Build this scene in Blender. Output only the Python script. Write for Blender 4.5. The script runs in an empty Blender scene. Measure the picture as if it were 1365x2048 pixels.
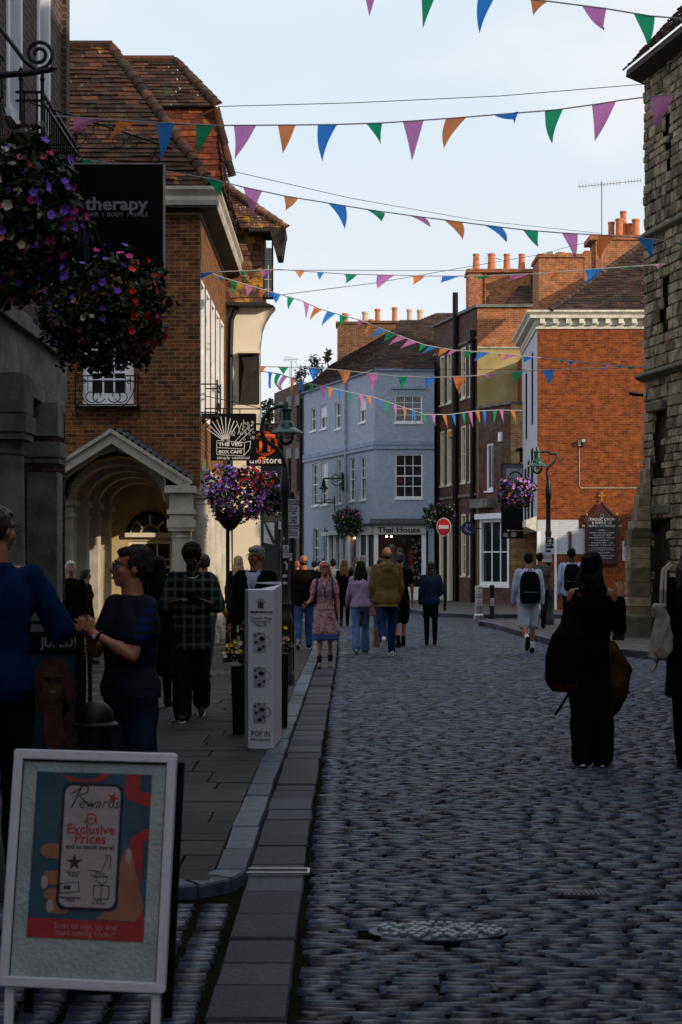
import bpy, bmesh, math, random
import numpy as np
from mathutils import Vector, Matrix, noise
random.seed(7); rnd = random.random
def ru(a, b): return a + (b - a) * random.random()
R = math.radians
SC = bpy.context.scene
COL = SC.collection
# ---------------------------------------------------------------- camera, sky, sun
CAM_H, FP, CX, HY = 1.6, 3050.0, 682.5, 1125.0      # eye height; focal length, centre column and horizon row in photo pixels
cam = bpy.data.cameras.new('camera'); co = bpy.data.objects.new('camera', cam); COL.objects.link(co)
co.location = (0, 0, CAM_H); co.rotation_euler = (R(90), 0, 0)
cam.sensor_fit = 'VERTICAL'; cam.sensor_height = 23.5; cam.lens = 23.5 * FP / 2048
cam.shift_y = (HY - 1024) / 2048; cam.clip_end = 3000
cam.dof.use_dof = True; cam.dof.focus_distance = 25; cam.dof.aperture_fstop = 5.0
SC.camera = co
SUN = Vector((0.82, -0.57, 0)).normalized(); EL = R(17)
W = bpy.data.worlds.new('World'); SC.world = W; W.use_nodes = True
nt = W.node_tree; nt.nodes.clear()
out = nt.nodes.new('ShaderNodeOutputWorld'); bg = nt.nodes.new('ShaderNodeBackground')
sky = nt.nodes.new('ShaderNodeTexSky'); sky.sky_type = 'NISHITA'; sky.sun_disc = False
sky.sun_elevation = EL; sky.sun_rotation = math.atan2(SUN.x, SUN.y); sky.air_density = 1.0; sky.dust_density = 1.2; sky.ozone_density = 1.2
tc = nt.nodes.new('ShaderNodeTexCoord'); nz = nt.nodes.new('ShaderNodeTexNoise'); nz.inputs['Scale'].default_value = 4.2; nz.inputs['Detail'].default_value = 6
mp = nt.nodes.new('ShaderNodeMapping'); mp.inputs['Scale'].default_value = (1, 1, 2.6); mp.inputs['Location'].default_value = (.3, .1, .4)
rp = nt.nodes.new('ShaderNodeValToRGB'); rp.color_ramp.elements[0].position = .42; rp.color_ramp.elements[1].position = .74
rp.color_ramp.elements[0].color = (.88, .88, .88, 1); rp.color_ramp.elements[1].color = (.98, .98, .98, 1)
cl = nt.nodes.new('ShaderNodeMixRGB'); cl.inputs[1].default_value = (8.3, 9.6, 10.7, 1); cl.inputs[2].default_value = (10.1, 9.8, 10.1, 1)   # thin high veil, pinkish where thicker
mx = nt.nodes.new('ShaderNodeMixRGB')
L = nt.links.new
L(tc.outputs['Generated'], mp.inputs['Vector']); L(mp.outputs[0], nz.inputs['Vector']); L(nz.outputs[0], rp.inputs[0])
cr = nt.nodes.new('ShaderNodeMapRange'); cr.inputs[1].default_value = .44; cr.inputs[2].default_value = .68; L(nz.outputs[0], cr.inputs[0]); sz = nt.nodes.new('ShaderNodeSeparateXYZ'); L(tc.outputs['Generated'], sz.inputs[0]); hz = nt.nodes.new('ShaderNodeMapRange'); hz.inputs[1].default_value = .06; hz.inputs[2].default_value = .30; hz.inputs[3].default_value = .75; hz.inputs[4].default_value = 0; L(sz.outputs[2], hz.inputs[0]); mxx = nt.nodes.new('ShaderNodeMath'); mxx.operation = 'MAXIMUM'; L(cr.outputs[0], mxx.inputs[0]); L(hz.outputs[0], mxx.inputs[1]); L(mxx.outputs[0], cl.inputs[0]); L(rp.outputs[0], mx.inputs[0]); L(sky.outputs[0], mx.inputs[1]); L(cl.outputs[0], mx.inputs[2]); L(mx.outputs[0], bg.inputs[0])
bg.inputs[1].default_value = 0.115; L(bg.outputs[0], out.inputs[0])
sl = bpy.data.lights.new('sun', 'SUN'); so = bpy.data.objects.new('sun', sl); COL.objects.link(so)
sl.energy = 5.0; sl.angle = R(.6); sl.color = (1.0, .83, .62)
so.rotation_euler = (-Vector((SUN.x * math.cos(EL), SUN.y * math.cos(EL), math.sin(EL)))).to_track_quat('-Z', 'Y').to_euler()
vs = SC.view_settings; vs.view_transform = 'Standard'; vs.look = 'None'; vs.exposure = -0.25; vs.gamma = 1; vs.use_curve_mapping = False
SC.cycles.max_bounces = 6
# ---------------------------------------------------------------- pixel to place
def GX(px, Y): return (px - CX) / FP * Y
def GZ(py, Y): return CAM_H + (HY - py) / FP * Y
def P(px, py, Y): return Vector((GX(px, Y), Y, GZ(py, Y)))
def GY(py, z=0): return (CAM_H - z) * FP / (py - HY)
# ---------------------------------------------------------------- materials
MC = {}
def nodes(name):
    m = bpy.data.materials.new(name); m.use_nodes = True; t = m.node_tree; b = t.nodes['Principled BSDF']; return m, t, b
def rgb(c): return (c[0], c[1], c[2], 1)
def pm(name, col, rough=.7, var=.25, scale=6, bump=.15, metal=0, col2=None, spec=.4, coat=0, emis=None, bscale=None):
    if name in MC: return MC[name]
    m, t, b = nodes(name); N = t.nodes.new; L = t.links.new
    tc = N('ShaderNodeTexCoord'); n1 = N('ShaderNodeTexNoise'); n1.inputs['Scale'].default_value = scale; n1.inputs['Detail'].default_value = 5
    L(tc.outputs['Object'], n1.inputs['Vector'])
    r = N('ShaderNodeValToRGB'); r.color_ramp.elements[0].position = .3; r.color_ramp.elements[1].position = .7
    c2 = col2 or [min(1, c * (1 + var)) for c in col]; c1 = col if col2 else [c * (1 - var) for c in col]
    r.color_ramp.elements[0].color = rgb(c1); r.color_ramp.elements[1].color = rgb(c2)
    L(n1.outputs[0], r.inputs[0]); L(r.outputs[0], b.inputs['Base Color'])
    if bump:
        n2 = N('ShaderNodeTexNoise'); n2.inputs['Scale'].default_value = bscale or scale * 7; n2.inputs['Detail'].default_value = 4
        L(tc.outputs['Object'], n2.inputs['Vector']); bp = N('ShaderNodeBump'); bp.inputs['Strength'].default_value = bump; bp.inputs['Distance'].default_value = .02
        L(n2.outputs[0], bp.inputs['Height']); L(bp.outputs[0], b.inputs['Normal'])
    b.inputs['Roughness'].default_value = rough; b.inputs['Metallic'].default_value = metal; b.inputs['Specular IOR Level'].default_value = spec
    if emis: b.inputs['Emission Color'].default_value = rgb(emis[:3]); b.inputs['Emission Strength'].default_value = emis[3]
    if coat: b.inputs['Coat Weight'].default_value = coat
    MC[name] = m; return m
def brick(name, c1, c2, mort, bw=.225, rh=.075, ms=.007, bump=.5, stain=.35, blotch=(.2, .18, .16), noise_s=1.1, soft=.1, rough=.85, vr=(.62, 1.25)):
    m, t, b = nodes(name); N = t.nodes.new; L = t.links.new
    uv = N('ShaderNodeUVMap'); bt = N('ShaderNodeTexBrick'); bt.inputs['Scale'].default_value = 1
    nd = N('ShaderNodeTexNoise'); nd.inputs['Scale'].default_value = 9; vm = N('ShaderNodeVectorMath'); vm.operation = 'MULTIPLY_ADD'
    L(uv.outputs[0], nd.inputs['Vector']); L(nd.outputs['Color'], vm.inputs[0]); vm.inputs[1].default_value = (.012, .012, 0); L(uv.outputs[0], vm.inputs[2]); L(vm.outputs[0], bt.inputs['Vector'])
    bt.inputs['Brick Width'].default_value = bw; bt.inputs['Row Height'].default_value = rh; bt.inputs['Mortar Size'].default_value = ms; bt.inputs['Mortar Smooth'].default_value = soft
    bt.inputs['Color1'].default_value = rgb(c1); bt.inputs['Color2'].default_value = rgb(c2); bt.inputs['Mortar'].default_value = rgb(mort)
    n1 = N('ShaderNodeTexNoise'); n1.inputs['Scale'].default_value = noise_s; n1.inputs['Detail'].default_value = 7; n1.inputs['Roughness'].default_value = .65
    L(uv.outputs[0], n1.inputs['Vector'])
    rp = N('ShaderNodeValToRGB'); rp.color_ramp.elements[0].position = .40; rp.color_ramp.elements[1].position = .72
    rp.color_ramp.elements[0].color = (0, 0, 0, 1); rp.color_ramp.elements[1].color = (stain, stain, stain, 1)
    mx = N('ShaderNodeMixRGB'); L(n1.outputs[0], rp.inputs[0]); L(rp.outputs[0], mx.inputs[0]); L(bt.outputs['Color'], mx.inputs[1]); mx.inputs[2].default_value = rgb(blotch)
    n3 = N('ShaderNodeTexNoise'); n3.inputs['Scale'].default_value = 5.3; n3.inputs['Detail'].default_value = 3; L(uv.outputs[0], n3.inputs['Vector'])
    mr = N('ShaderNodeMapRange'); mr.inputs[1].default_value = .3; mr.inputs[2].default_value = .7; mr.inputs[3].default_value = vr[0]; mr.inputs[4].default_value = vr[1]; L(n3.outputs[0], mr.inputs[0])
    mu = N('ShaderNodeMixRGB'); mu.blend_type = 'MULTIPLY'; mu.inputs[0].default_value = 1; L(mx.outputs[0], mu.inputs[1]); L(mr.outputs[0], mu.inputs[2])
    L(mu.outputs[0], b.inputs['Base Color'])
    n2 = N('ShaderNodeTexNoise'); n2.inputs['Scale'].default_value = 40; L(uv.outputs[0], n2.inputs['Vector'])
    ad = N('ShaderNodeMath'); ad.operation = 'MULTIPLY_ADD'; L(bt.outputs['Fac'], ad.inputs[0]); ad.inputs[1].default_value = -1; L(n2.outputs[0], ad.inputs[2])
    bp = N('ShaderNodeBump'); bp.inputs['Strength'].default_value = bump; bp.inputs['Distance'].default_value = .012; L(ad.outputs[0], bp.inputs['Height']); L(bp.outputs[0], b.inputs['Normal'])
    b.inputs['Roughness'].default_value = rough; b.inputs['Specular IOR Level'].default_value = .25
    MC[name] = m; return m
def toned(name, stops, rough=.8, bump=.5, ns=14, spec=.3, moss=None, msc=3.0, mth=.6, ndist=.01):
    """per-piece colour (attribute 'tone', one value per tile / sett / block) plus dirt with its own shape"""
    m, t, b = nodes(name); N = t.nodes.new; L = t.links.new
    at = N('ShaderNodeAttribute'); at.attribute_name = 'tone'
    r = N('ShaderNodeValToRGB'); e = r.color_ramp.elements
    while len(e) < len(stops): e.new(.5)
    for i, (p, c) in enumerate(stops): e[i].position = p; e[i].color = rgb(c)
    L(at.outputs['Fac'], r.inputs[0]); tc = N('ShaderNodeTexCoord')
    n1 = N('ShaderNodeTexNoise'); n1.inputs['Scale'].default_value = ns; n1.inputs['Detail'].default_value = 5; L(tc.outputs['Object'], n1.inputs['Vector'])
    mr = N('ShaderNodeMapRange'); mr.inputs[1].default_value = .3; mr.inputs[2].default_value = .7; mr.inputs[3].default_value = .6; mr.inputs[4].default_value = 1.3; L(n1.outputs[0], mr.inputs[0])
    mu = N('ShaderNodeMixRGB'); mu.blend_type = 'MULTIPLY'; mu.inputs[0].default_value = 1; L(r.outputs[0], mu.inputs[1]); L(mr.outputs[0], mu.inputs[2]); last = mu.outputs[0]
    for k, (mc, sc, th) in enumerate(moss or []):
        n3 = N('ShaderNodeTexNoise'); n3.inputs['Scale'].default_value = sc; n3.inputs['Detail'].default_value = 8; n3.inputs['Roughness'].default_value = .7
        mp = N('ShaderNodeMapping'); mp.inputs['Location'].default_value = (k * 7.3, 2.1, 4); L(tc.outputs['Object'], mp.inputs[0]); L(mp.outputs[0], n3.inputs['Vector'])
        q = N('ShaderNodeMapRange'); q.inputs[1].default_value = th; q.inputs[2].default_value = th + .07; L(n3.outputs[0], q.inputs[0])
        mm = N('ShaderNodeMixRGB'); L(q.outputs[0], mm.inputs[0]); L(last, mm.inputs[1]); mm.inputs[2].default_value = rgb(mc); last = mm.outputs[0]
    L(last, b.inputs['Base Color'])
    bp = N('ShaderNodeBump'); bp.inputs['Strength'].default_value = bump; bp.inputs['Distance'].default_value = ndist; L(n1.outputs[0], bp.inputs['Height']); L(bp.outputs[0], b.inputs['Normal'])
    b.inputs['Roughness'].default_value = rough; b.inputs['Specular IOR Level'].default_value = spec
    MC[name] = m; return m
def clothm(name, col, transl=.35, var=.12):
    if name in MC: return MC[name]
    m, t, b = nodes(name); N = t.nodes.new; L = t.links.new
    n = N('ShaderNodeTexNoise'); n.inputs['Scale'].default_value = 30; tc = N('ShaderNodeTexCoord'); L(tc.outputs['Object'], n.inputs['Vector'])
    r = N('ShaderNodeValToRGB'); r.color_ramp.elements[0].color = rgb([c * (1 - var) for c in col]); r.color_ramp.elements[1].color = rgb([min(1, c * (1 + var)) for c in col]); L(n.outputs[0], r.inputs[0])
    d = N('ShaderNodeBsdfDiffuse'); tr = N('ShaderNodeBsdfTranslucent'); mx = N('ShaderNodeMixShader'); mx.inputs[0].default_value = transl
    L(r.outputs[0], d.inputs[0]); L(r.outputs[0], tr.inputs[0]); L(d.outputs[0], mx.inputs[1]); L(tr.outputs[0], mx.inputs[2]); tp = N('ShaderNodeBsdfTransparent'); L(r.outputs[0], tp.inputs[0]); m2 = N('ShaderNodeMixShader'); m2.inputs[0].default_value = .30; L(mx.outputs[0], m2.inputs[1]); L(tp.outputs[0], m2.inputs[2])
    L(m2.outputs[0], t.nodes['Material Output'].inputs[0]); MC[name] = m; return m
def fab(col, rough=.9, var=.22, name=None, scale=9, bump=.25):
    col = [c * (.5 if sum(col) < .06 else 1) for c in col]; return pm(name or 'fabric_%02x%02x%02x' % tuple(int(min(1, c) * 255) for c in col) + str(round(sum(col), 4)), col, rough, var, scale, bump, spec=.04, bscale=60)
def glass(name='window_glass', col=(.012, .014, .016), rough=.06):
    if name in MC: return MC[name]
    m = pm(name, col, rough, .3, 2, .04, spec=.9, bscale=1.5); return m
def clear_glass():
    if 'clear_glass' in MC: return MC['clear_glass']
    m, t, b = nodes('clear_glass'); N = t.nodes.new; L = t.links.new
    tr = N('ShaderNodeBsdfTransparent'); gl = N('ShaderNodeBsdfGlossy'); gl.inputs['Roughness'].default_value = .03
    fr = N('ShaderNodeFresnel'); fr.inputs[0].default_value = 1.5; mx = N('ShaderNodeMixShader')
    nz = N('ShaderNodeTexNoise'); nz.inputs['Scale'].default_value = 3; rr = N('ShaderNodeValToRGB'); rr.color_ramp.elements[0].color = (.86, .88, .88, 1); rr.color_ramp.elements[1].color = (.95, .96, .96, 1)
    L(nz.outputs[0], rr.inputs[0]); L(rr.outputs[0], tr.inputs[0]); L(fr.outputs[0], mx.inputs[0]); L(tr.outputs[0], mx.inputs[1]); L(gl.outputs[0], mx.inputs[2]); L(mx.outputs[0], t.nodes['Material Output'].inputs[0])
    MC['clear_glass'] = m; return m
white = pm('white_paint', (.80, .81, .84), .5, .06, 5, .1)
cream_p = pm('cream_paint', (.72, .67, .53), .55, .07, 5, .1)
black = pm('black_iron', (.003, .003, .0035), .5, .3, 20, .1, spec=.22)
greenm = pm('green_enamel', (.006, .055, .038), .28, .25, 12, .05, spec=.6)
darkwood = pm('dark_timber', (.018, .013, .010), .7, .4, 10, .3)
lead = pm('lead_sheet', (.09, .10, .12), .6, .3, 9, .3)
stonew = pm('portland_stone', (.31, .285, .24), .8, .3, 3.5, .35, col2=(.50, .46, .39))
stoned = pm('grimy_stone', (.085, .082, .078), .85, .3, 4, .4, col2=(.22, .213, .20))
potm = pm('terracotta', (.50, .17, .075), .8, .25, 7, .2)
potc = pm('buff_clay', (.52, .40, .24), .8, .2, 7, .2)
steel = pm('brushed_steel', (.42, .42, .43), .35, .1, 30, .1, metal=.9)
alu = pm('satin_aluminium', (.78, .79, .88), .42, .06, 30, .05, metal=.12)
# ---------------------------------------------------------------- mesh builder
ORG = {}
class MB:
    def __init__(s): s.v = []; s.f = []; s.t = []; s.tone = None
    def add(s, vs, fs, tone=None):
        o = len(s.v); s.v.extend([tuple(v) for v in vs]); s.f.extend([tuple(i + o for i in f) for f in fs]); s.t.extend([rnd() if tone is None else tone] * len(fs)); return s
    def quad(s, a, b, c, d, tone=None): return s.add([a, b, c, d], [(0, 1, 2, 3)], tone)
    def box(s, x0, x1, y0, y1, z0, z1, tone=None):
        vs = [(x, y, z) for z in (z0, z1) for y in (y0, y1) for x in (x0, x1)]
        return s.add(vs, [(0, 2, 3, 1), (4, 5, 7, 6), (0, 1, 5, 4), (2, 6, 7, 3), (0, 4, 6, 2), (1, 3, 7, 5)], tone)
    def obox(s, c, ax, ay, az, tone=None):
        """box from centre and three half vectors"""
        c, ax, ay, az = map(Vector, (c, ax, ay, az)); vs = [c + ax * i + ay * j + az * k for k in (-1, 1) for j in (-1, 1) for i in (-1, 1)]
        return s.add(vs, [(0, 2, 3, 1), (4, 5, 7, 6), (0, 1, 5, 4), (2, 6, 7, 3), (0, 4, 6, 2), (1, 3, 7, 5)], tone)
    def fbox(s, fr, u0, u1, d0, d1, z0, z1, tone=None):
        vs = [fr.pt(u, d, z) for z in (z0, z1) for d in (d0, d1) for u in (u0, u1)]
        return s.add(vs, [(0, 2, 3, 1), (4, 5, 7, 6), (0, 1, 5, 4), (2, 6, 7, 3), (0, 4, 6, 2), (1, 3, 7, 5)], tone)
    def prism(s, pts, vec, tone=None):
        n = len(pts); vec = Vector(vec); a = [Vector(p) for p in pts]; b = [p + vec for p in a]
        return s.add(a + b, [tuple(range(n))[::-1], tuple(range(n, 2 * n))] + [(i, (i + 1) % n, n + (i + 1) % n, n + i) for i in range(n)], tone)
    def tube(s, pts, r, n=8, closed=False, tone=None):
        pts = [Vector(p) for p in pts]; rs = r if isinstance(r, (list, tuple)) else [r] * len(pts); rings = []; up = None
        for i, p in enumerate(pts):
            d = (pts[min(i + 1, len(pts) - 1)] - pts[max(i - 1, 0)])
            if d.length < 1e-9: d = Vector((0, 0, 1))
            d.normalize()
            if up is None: up = d.orthogonal().normalized()
            else:
                up = up - d * up.dot(d)
                up = up.normalized() if up.length > 1e-6 else d.orthogonal().normalized()
            w = d.cross(up); rings.append([p + (up * math.cos(2 * math.pi * k / n) + w * math.sin(2 * math.pi * k / n)) * rs[i] for k in range(n)])
        vs = [v for q in rings for v in q]; m = len(rings); fs = [(i * n + k, i * n + (k + 1) % n, (i + 1) * n + (k + 1) % n, (i + 1) * n + k) for i in range(m - 1) for k in range(n)]
        fs += [tuple(range(n))[::-1], tuple((m - 1) * n + k for k in range(n))]
        return s.add(vs, fs, tone)
    def lathe(s, c, prof, n=20, tone=None, sx=1, sy=1):
        vs = [(c[0] + r * sx * math.cos(2 * math.pi * k / n), c[1] + r * sy * math.sin(2 * math.pi * k / n), c[2] + z) for r, z in prof for k in range(n)]; m = len(prof)
        fs = [(i * n + k, i * n + (k + 1) % n, (i + 1) * n + (k + 1) % n, (i + 1) * n + k) for i in range(m - 1) for k in range(n)] + [tuple(range(n))[::-1], tuple((m - 1) * n + k for k in range(n))]
        return s.add(vs, fs, tone)
    def ell(s, c, r, M=None, nu=14, nv=9, tone=None):
        c = Vector(c); vs = []; fs = []
        for j in range(1, nv):
            a = math.pi * j / nv
            for i in range(nu):
                b = 2 * math.pi * i / nu; v = Vector((r[0] * math.sin(a) * math.cos(b), r[1] * math.sin(a) * math.sin(b), r[2] * math.cos(a))); vs.append(c + (M @ v if M else v))
        t = Vector((0, 0, r[2])); vs += [c + (M @ t if M else t), c - (M @ t if M else t)]; T = len(vs) - 2
        for j in range(nv - 2):
            for i in range(nu): fs.append((j * nu + i, (j + 1) * nu + i, (j + 1) * nu + (i + 1) % nu, j * nu + (i + 1) % nu))
        for i in range(nu): fs += [(T, i, (i + 1) % nu), (T + 1, (nv - 2) * nu + (i + 1) % nu, (nv - 2) * nu + i)]
        return s.add(vs, fs, tone)
    def cap(s, p0, p1, r0, r1, n=12):
        p0, p1 = Vector(p0), Vector(p1); d = (p1 - p0); l = max(d.length, 1e-5); d = d / l; pts = []; rr = []
        for k in range(1, 5): a = math.pi / 2 * k / 4; pts.append(p0 - d * r0 * math.cos(a)); rr.append(r0 * math.sin(a))
        for k in range(0, 4): a = math.pi / 2 * k / 4; pts.append(p1 + d * r1 * math.sin(a)); rr.append(r1 * math.cos(a))
        return s.tube(pts, rr, n)
    def chain(s, pts, rs, n=12):
        for i in range(len(pts) - 1): s.cap(pts[i], pts[i + 1], rs[i], rs[i + 1], n)
        return s
    def loft(s, rings, n=24):
        """rings: (cx, cy, z, rx, ry) closed at both ends"""
        vs = []; 
        for cx, cy, z, rx, ry in rings:
            for k in range(n):
                a = 2 * math.pi * k / n; c, q = math.cos(a), math.sin(a); e = .85
                vs.append((cx + rx * math.copysign(abs(c) ** e, c), cy + ry * math.copysign(abs(q) ** e, q), z))
        m = len(rings); fs = [(i * n + k, i * n + (k + 1) % n, (i + 1) * n + (k + 1) % n, (i + 1) * n + k) for i in range(m - 1) for k in range(n)] + [tuple(range(n))[::-1], tuple((m - 1) * n + k for k in range(n))]
        return s.add(vs, fs)
    def mesh(s, name, org=None, uv=True, smooth=False):
        me = bpy.data.meshes.new(name); o = org or Vector((0, 0, 0)); V = np.array(s.v, dtype=np.float64).reshape(-1, 3) - np.array(o)
        me.from_pydata([tuple(v) for v in V], [], s.f)
        if uv and len(s.f) < 200000:
            ul = me.uv_layers.new(name='UVMap').data
            for p in me.polygons:
                n = p.normal
                if abs(n.z) > .97: t, b = Vector((1, 0, 0)), Vector((0, 1, 0))
                else: t = Vector((-n.y, n.x, 0)).normalized(); b = n.cross(t)
                for li in p.loop_indices:
                    q = Vector(s.v[me.loops[li].vertex_index]); ul[li].uv = (q.dot(t), q.dot(b))
        at = me.attributes.new('tone', 'FLOAT', 'FACE'); at.data.foreach_set('value', s.t)
        if smooth: me.polygons.foreach_set('use_smooth', [True] * len(me.polygons))
        me.update(); return me
    def pieces(s, name, mat, parent, **k):
        """each separate piece becomes a part of its own"""
        par = list(range(len(s.v)))
        def find(i):
            while par[i] != i: par[i] = par[par[i]]; i = par[i]
            return i
        for f in s.f:
            for j in f[1:]: par[find(j)] = find(f[0])
        g = {}
        for n, f in enumerate(s.f): g.setdefault(find(f[0]), []).append(n)
        for fs in g.values():
            m = MB(); mp = {}
            for n in fs:
                for i in s.f[n]:
                    if i not in mp: mp[i] = len(m.v); m.v.append(s.v[i])
                m.f.append(tuple(mp[i] for i in s.f[n])); m.t.append(s.t[n])
            o = m.build(name, mat, parent, **k)
        return o
    def build(s, name, mat, parent=None, smooth=False, bev=0, **tg):
        org = ORG.get(parent.name, Vector((0, 0, 0))) if parent else Vector((0, 0, 0))
        me = s.mesh(name, org, smooth=smooth); me.materials.append(mat); o = bpy.data.objects.new(name, me); COL.objects.link(o)
        if parent: o.parent = parent; ORG[o.name] = org
        if bev: md = o.modifiers.new('bevel', 'BEVEL'); md.width = bev; md.segments = 2; md.limit_method = 'ANGLE'
        if smooth == 'auto':
            me.polygons.foreach_set('use_smooth', [True] * len(me.polygons)); me.set_sharp_from_angle(angle=R(35))
        for k, v in tg.items(): o[k] = v
        return o
def thing(name, label, cat, loc=(0, 0, 0), group=None):
    o = bpy.data.objects.new(name, None); COL.objects.link(o); o.location = loc; o['label'] = label; o['category'] = cat
    if group: o['group'] = group
    o.empty_display_size = .2; ORG[o.name] = Vector(loc); return o
def tag(o, label, cat, group=None):
    o['label'] = label; o['category'] = cat
    if group: o['group'] = group
    return o
def copy_tree(o, parent=None):
    c = o.copy(); COL.objects.link(c); c.parent = parent; ORG[c.name] = ORG.get(o.name, Vector((0, 0, 0)))
    for ch in [x for x in bpy.data.objects if x.parent == o]: copy_tree(ch, c)
    return c
class FR:
    """a wall's own frame: u along it, d outwards, z up"""
    def __init__(s, p0, p1, out=1):
        s.p = Vector((p0[0], p0[1], 0)); d = Vector((p1[0], p1[1], 0)) - s.p; s.L = d.length; s.t = d.normalized(); s.n = Vector((s.t.y, -s.t.x, 0)) * out
    def pt(s, u, d, z): q = s.p + s.t * u + s.n * d; return Vector((q.x, q.y, z))
    def u(s, px): k = (px - CX) / FP; return (k * s.p.y - s.p.x) / (s.t.x - k * s.t.y)
    def Y(s, px): return s.p.y + s.t.y * s.u(px)
    def z(s, px, py): return GZ(py, s.Y(px))
def wall(mb, fr, U0, U1, Z0, Z1, ops=(), th=.14, core=None):
    us = sorted({U0, U1, *[o[0] for o in ops], *[o[1] for o in ops]}); zs = sorted({Z0, Z1, *[o[2] for o in ops], *[o[3] for o in ops]})
    us = [u for u in us if U0 <= u <= U1]; zs = [z for z in zs if Z0 <= z <= Z1]
    for i in range(len(us) - 1):
        for j in range(len(zs) - 1):
            mu, mz = (us[i] + us[i + 1]) / 2, (zs[j] + zs[j + 1]) / 2
            if any(o[0] < mu < o[1] and o[2] < mz < o[3] for o in ops): continue
            mb.quad(fr.pt(us[i], 0, zs[j]), fr.pt(us[i + 1], 0, zs[j]), fr.pt(us[i + 1], 0, zs[j + 1]), fr.pt(us[i], 0, zs[j + 1]))
    for a, b, c, d in ops:
        mb.quad(fr.pt(a, 0, c), fr.pt(a, -th, c), fr.pt(a, -th, d), fr.pt(a, 0, d)); mb.quad(fr.pt(b, -th, c), fr.pt(b, 0, c), fr.pt(b, 0, d), fr.pt(b, -th, d))
        mb.quad(fr.pt(a, 0, c), fr.pt(b, 0, c), fr.pt(b, -th, c), fr.pt(a, -th, c)); mb.quad(fr.pt(a, -th, d), fr.pt(b, -th, d), fr.pt(b, 0, d), fr.pt(a, 0, d))
    return mb
def window(parent, fr, u0, u1, z0, z1, cols=2, rows=4, fm=None, gm=None, dep=-.10, fw=.055, sill=True, proud=0, bar=.022, curtain=None):
    fm = fm or white; gm = gm or glass(); m = MB(); d0, d1 = dep - .02, dep + .05 + proud
    m.fbox(fr, u0 + .002, u0 + fw, d0, d1, z0, z1); m.fbox(fr, u1 - fw, u1 - .002, d0, d1, z0, z1)
    m.fbox(fr, u0 + fw, u1 - fw, d0, d1, z1 - fw, z1 - .002); m.fbox(fr, u0 + fw, u1 - fw, d0, d1, z0 + .002, z0 + fw * 1.2)
    a, b, c, d = u0 + fw, u1 - fw, z0 + fw * 1.2, z1 - fw; mid = (c + d) / 2
    if rows > 1: m.fbox(fr, a, b, dep - .015, dep + .035, mid - .022, mid + .022)
    for i in range(1, cols): x = a + (b - a) * i / cols; m.fbox(fr, x - bar / 2, x + bar / 2, dep - .01, dep + .016, c, d)
    for j in range(1, rows):
        z = c + (d - c) * j / rows
        if abs(z - mid) > .03: m.fbox(fr, a, b, dep - .008, dep + .013, z - bar / 2, z + bar / 2)
    w = m.build('window', fm, parent); g = MB(); g.quad(fr.pt(a - .01, dep, c - .01), fr.pt(b + .01, dep, c - .01), fr.pt(b + .01, dep, d + .01), fr.pt(a - .01, dep, d + .01)); g.build('pane', gm, w)
    if curtain:
        k = MB(); k.fbox(fr, a, b, dep + .002, dep + .005, d - (d - c) * curtain, d); k.build('blind', white, w)
    if sill: q = MB(); q.fbox(fr, u0 - .05, u1 + .05, -.02, .05, z0 - .07, z0 - .002); q.build('sill', fm, w)
    return w
def roofp(mb, A, B, C, D, step=.105, lift=.02, tw=.17, jit=.006, tiles=True):
    A, B, C, D = map(Vector, (A, B, C, D)); n = (B - A).cross(D - A).normalized()
    if n.z < 0: n = -n
    N = max(1, int(((D - A).length + (C - B).length) / 2 / step))
    for i in range(N):
        t0, t1 = i / N, (i + 1) / N; l0, r0, l1, r1 = A.lerp(D, t0), B.lerp(C, t0), A.lerp(D, t1), B.lerp(C, t1); w = (r0 - l0).length
        k = max(1, int(w / tw)) if tiles else 1; off = (.5 / k) * (i % 2) if k > 1 else 0; xs = [0] + [min(1, (j + ru(-.06, .06)) / k + off) for j in range(1 if off == 0 else 0, k)] + [1]
        xs = sorted(set(x for x in xs if 0 <= x <= 1))
        for a, b in zip(xs[:-1], xs[1:]):
            h = lift + ru(-jit, jit * 1.6); s0 = (l0 - l1).normalized() * (.02 + ru(-.008, .008)); tn = rnd()
            p = [l0.lerp(r0, a) + n * h + s0, l0.lerp(r0, b) + n * (h + ru(-jit, jit) * .5) + s0, l1.lerp(r1, b) + n * .004, l1.lerp(r1, a) + n * .004, l0.lerp(r0, b) + s0 - n * .004, l0.lerp(r0, a) + s0 - n * .004]
            mb.add(p, [(0, 1, 2, 3), (5, 4, 1, 0)], tn)
    return mb
def bonnets(mb, p0, p1, r=.12, step=.2, up=(0, 0, 1)):
    p0, p1 = Vector(p0), Vector(p1); d = p1 - p0; n = max(1, int(d.length / step)); u = d.normalized(); s = u.cross(Vector(up)).normalized(); w = s.cross(u)
    for i in range(n):
        a = p0 + d * (i / n); b = p0 + d * ((i + 1.25) / n); q = []; j = ru(-.01, .01)
        for c, rr in ((a, r * .86), (b, r * 1.08)):
            for k in range(7): an = math.pi * k / 6; q.append(c + s * math.cos(an) * rr + w * (math.sin(an) * rr * .8 + j))
        mb.add(q, [(k, k + 1, 7 + k + 1, 7 + k) for k in range(6)] + [tuple(range(7, 14))])
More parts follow.
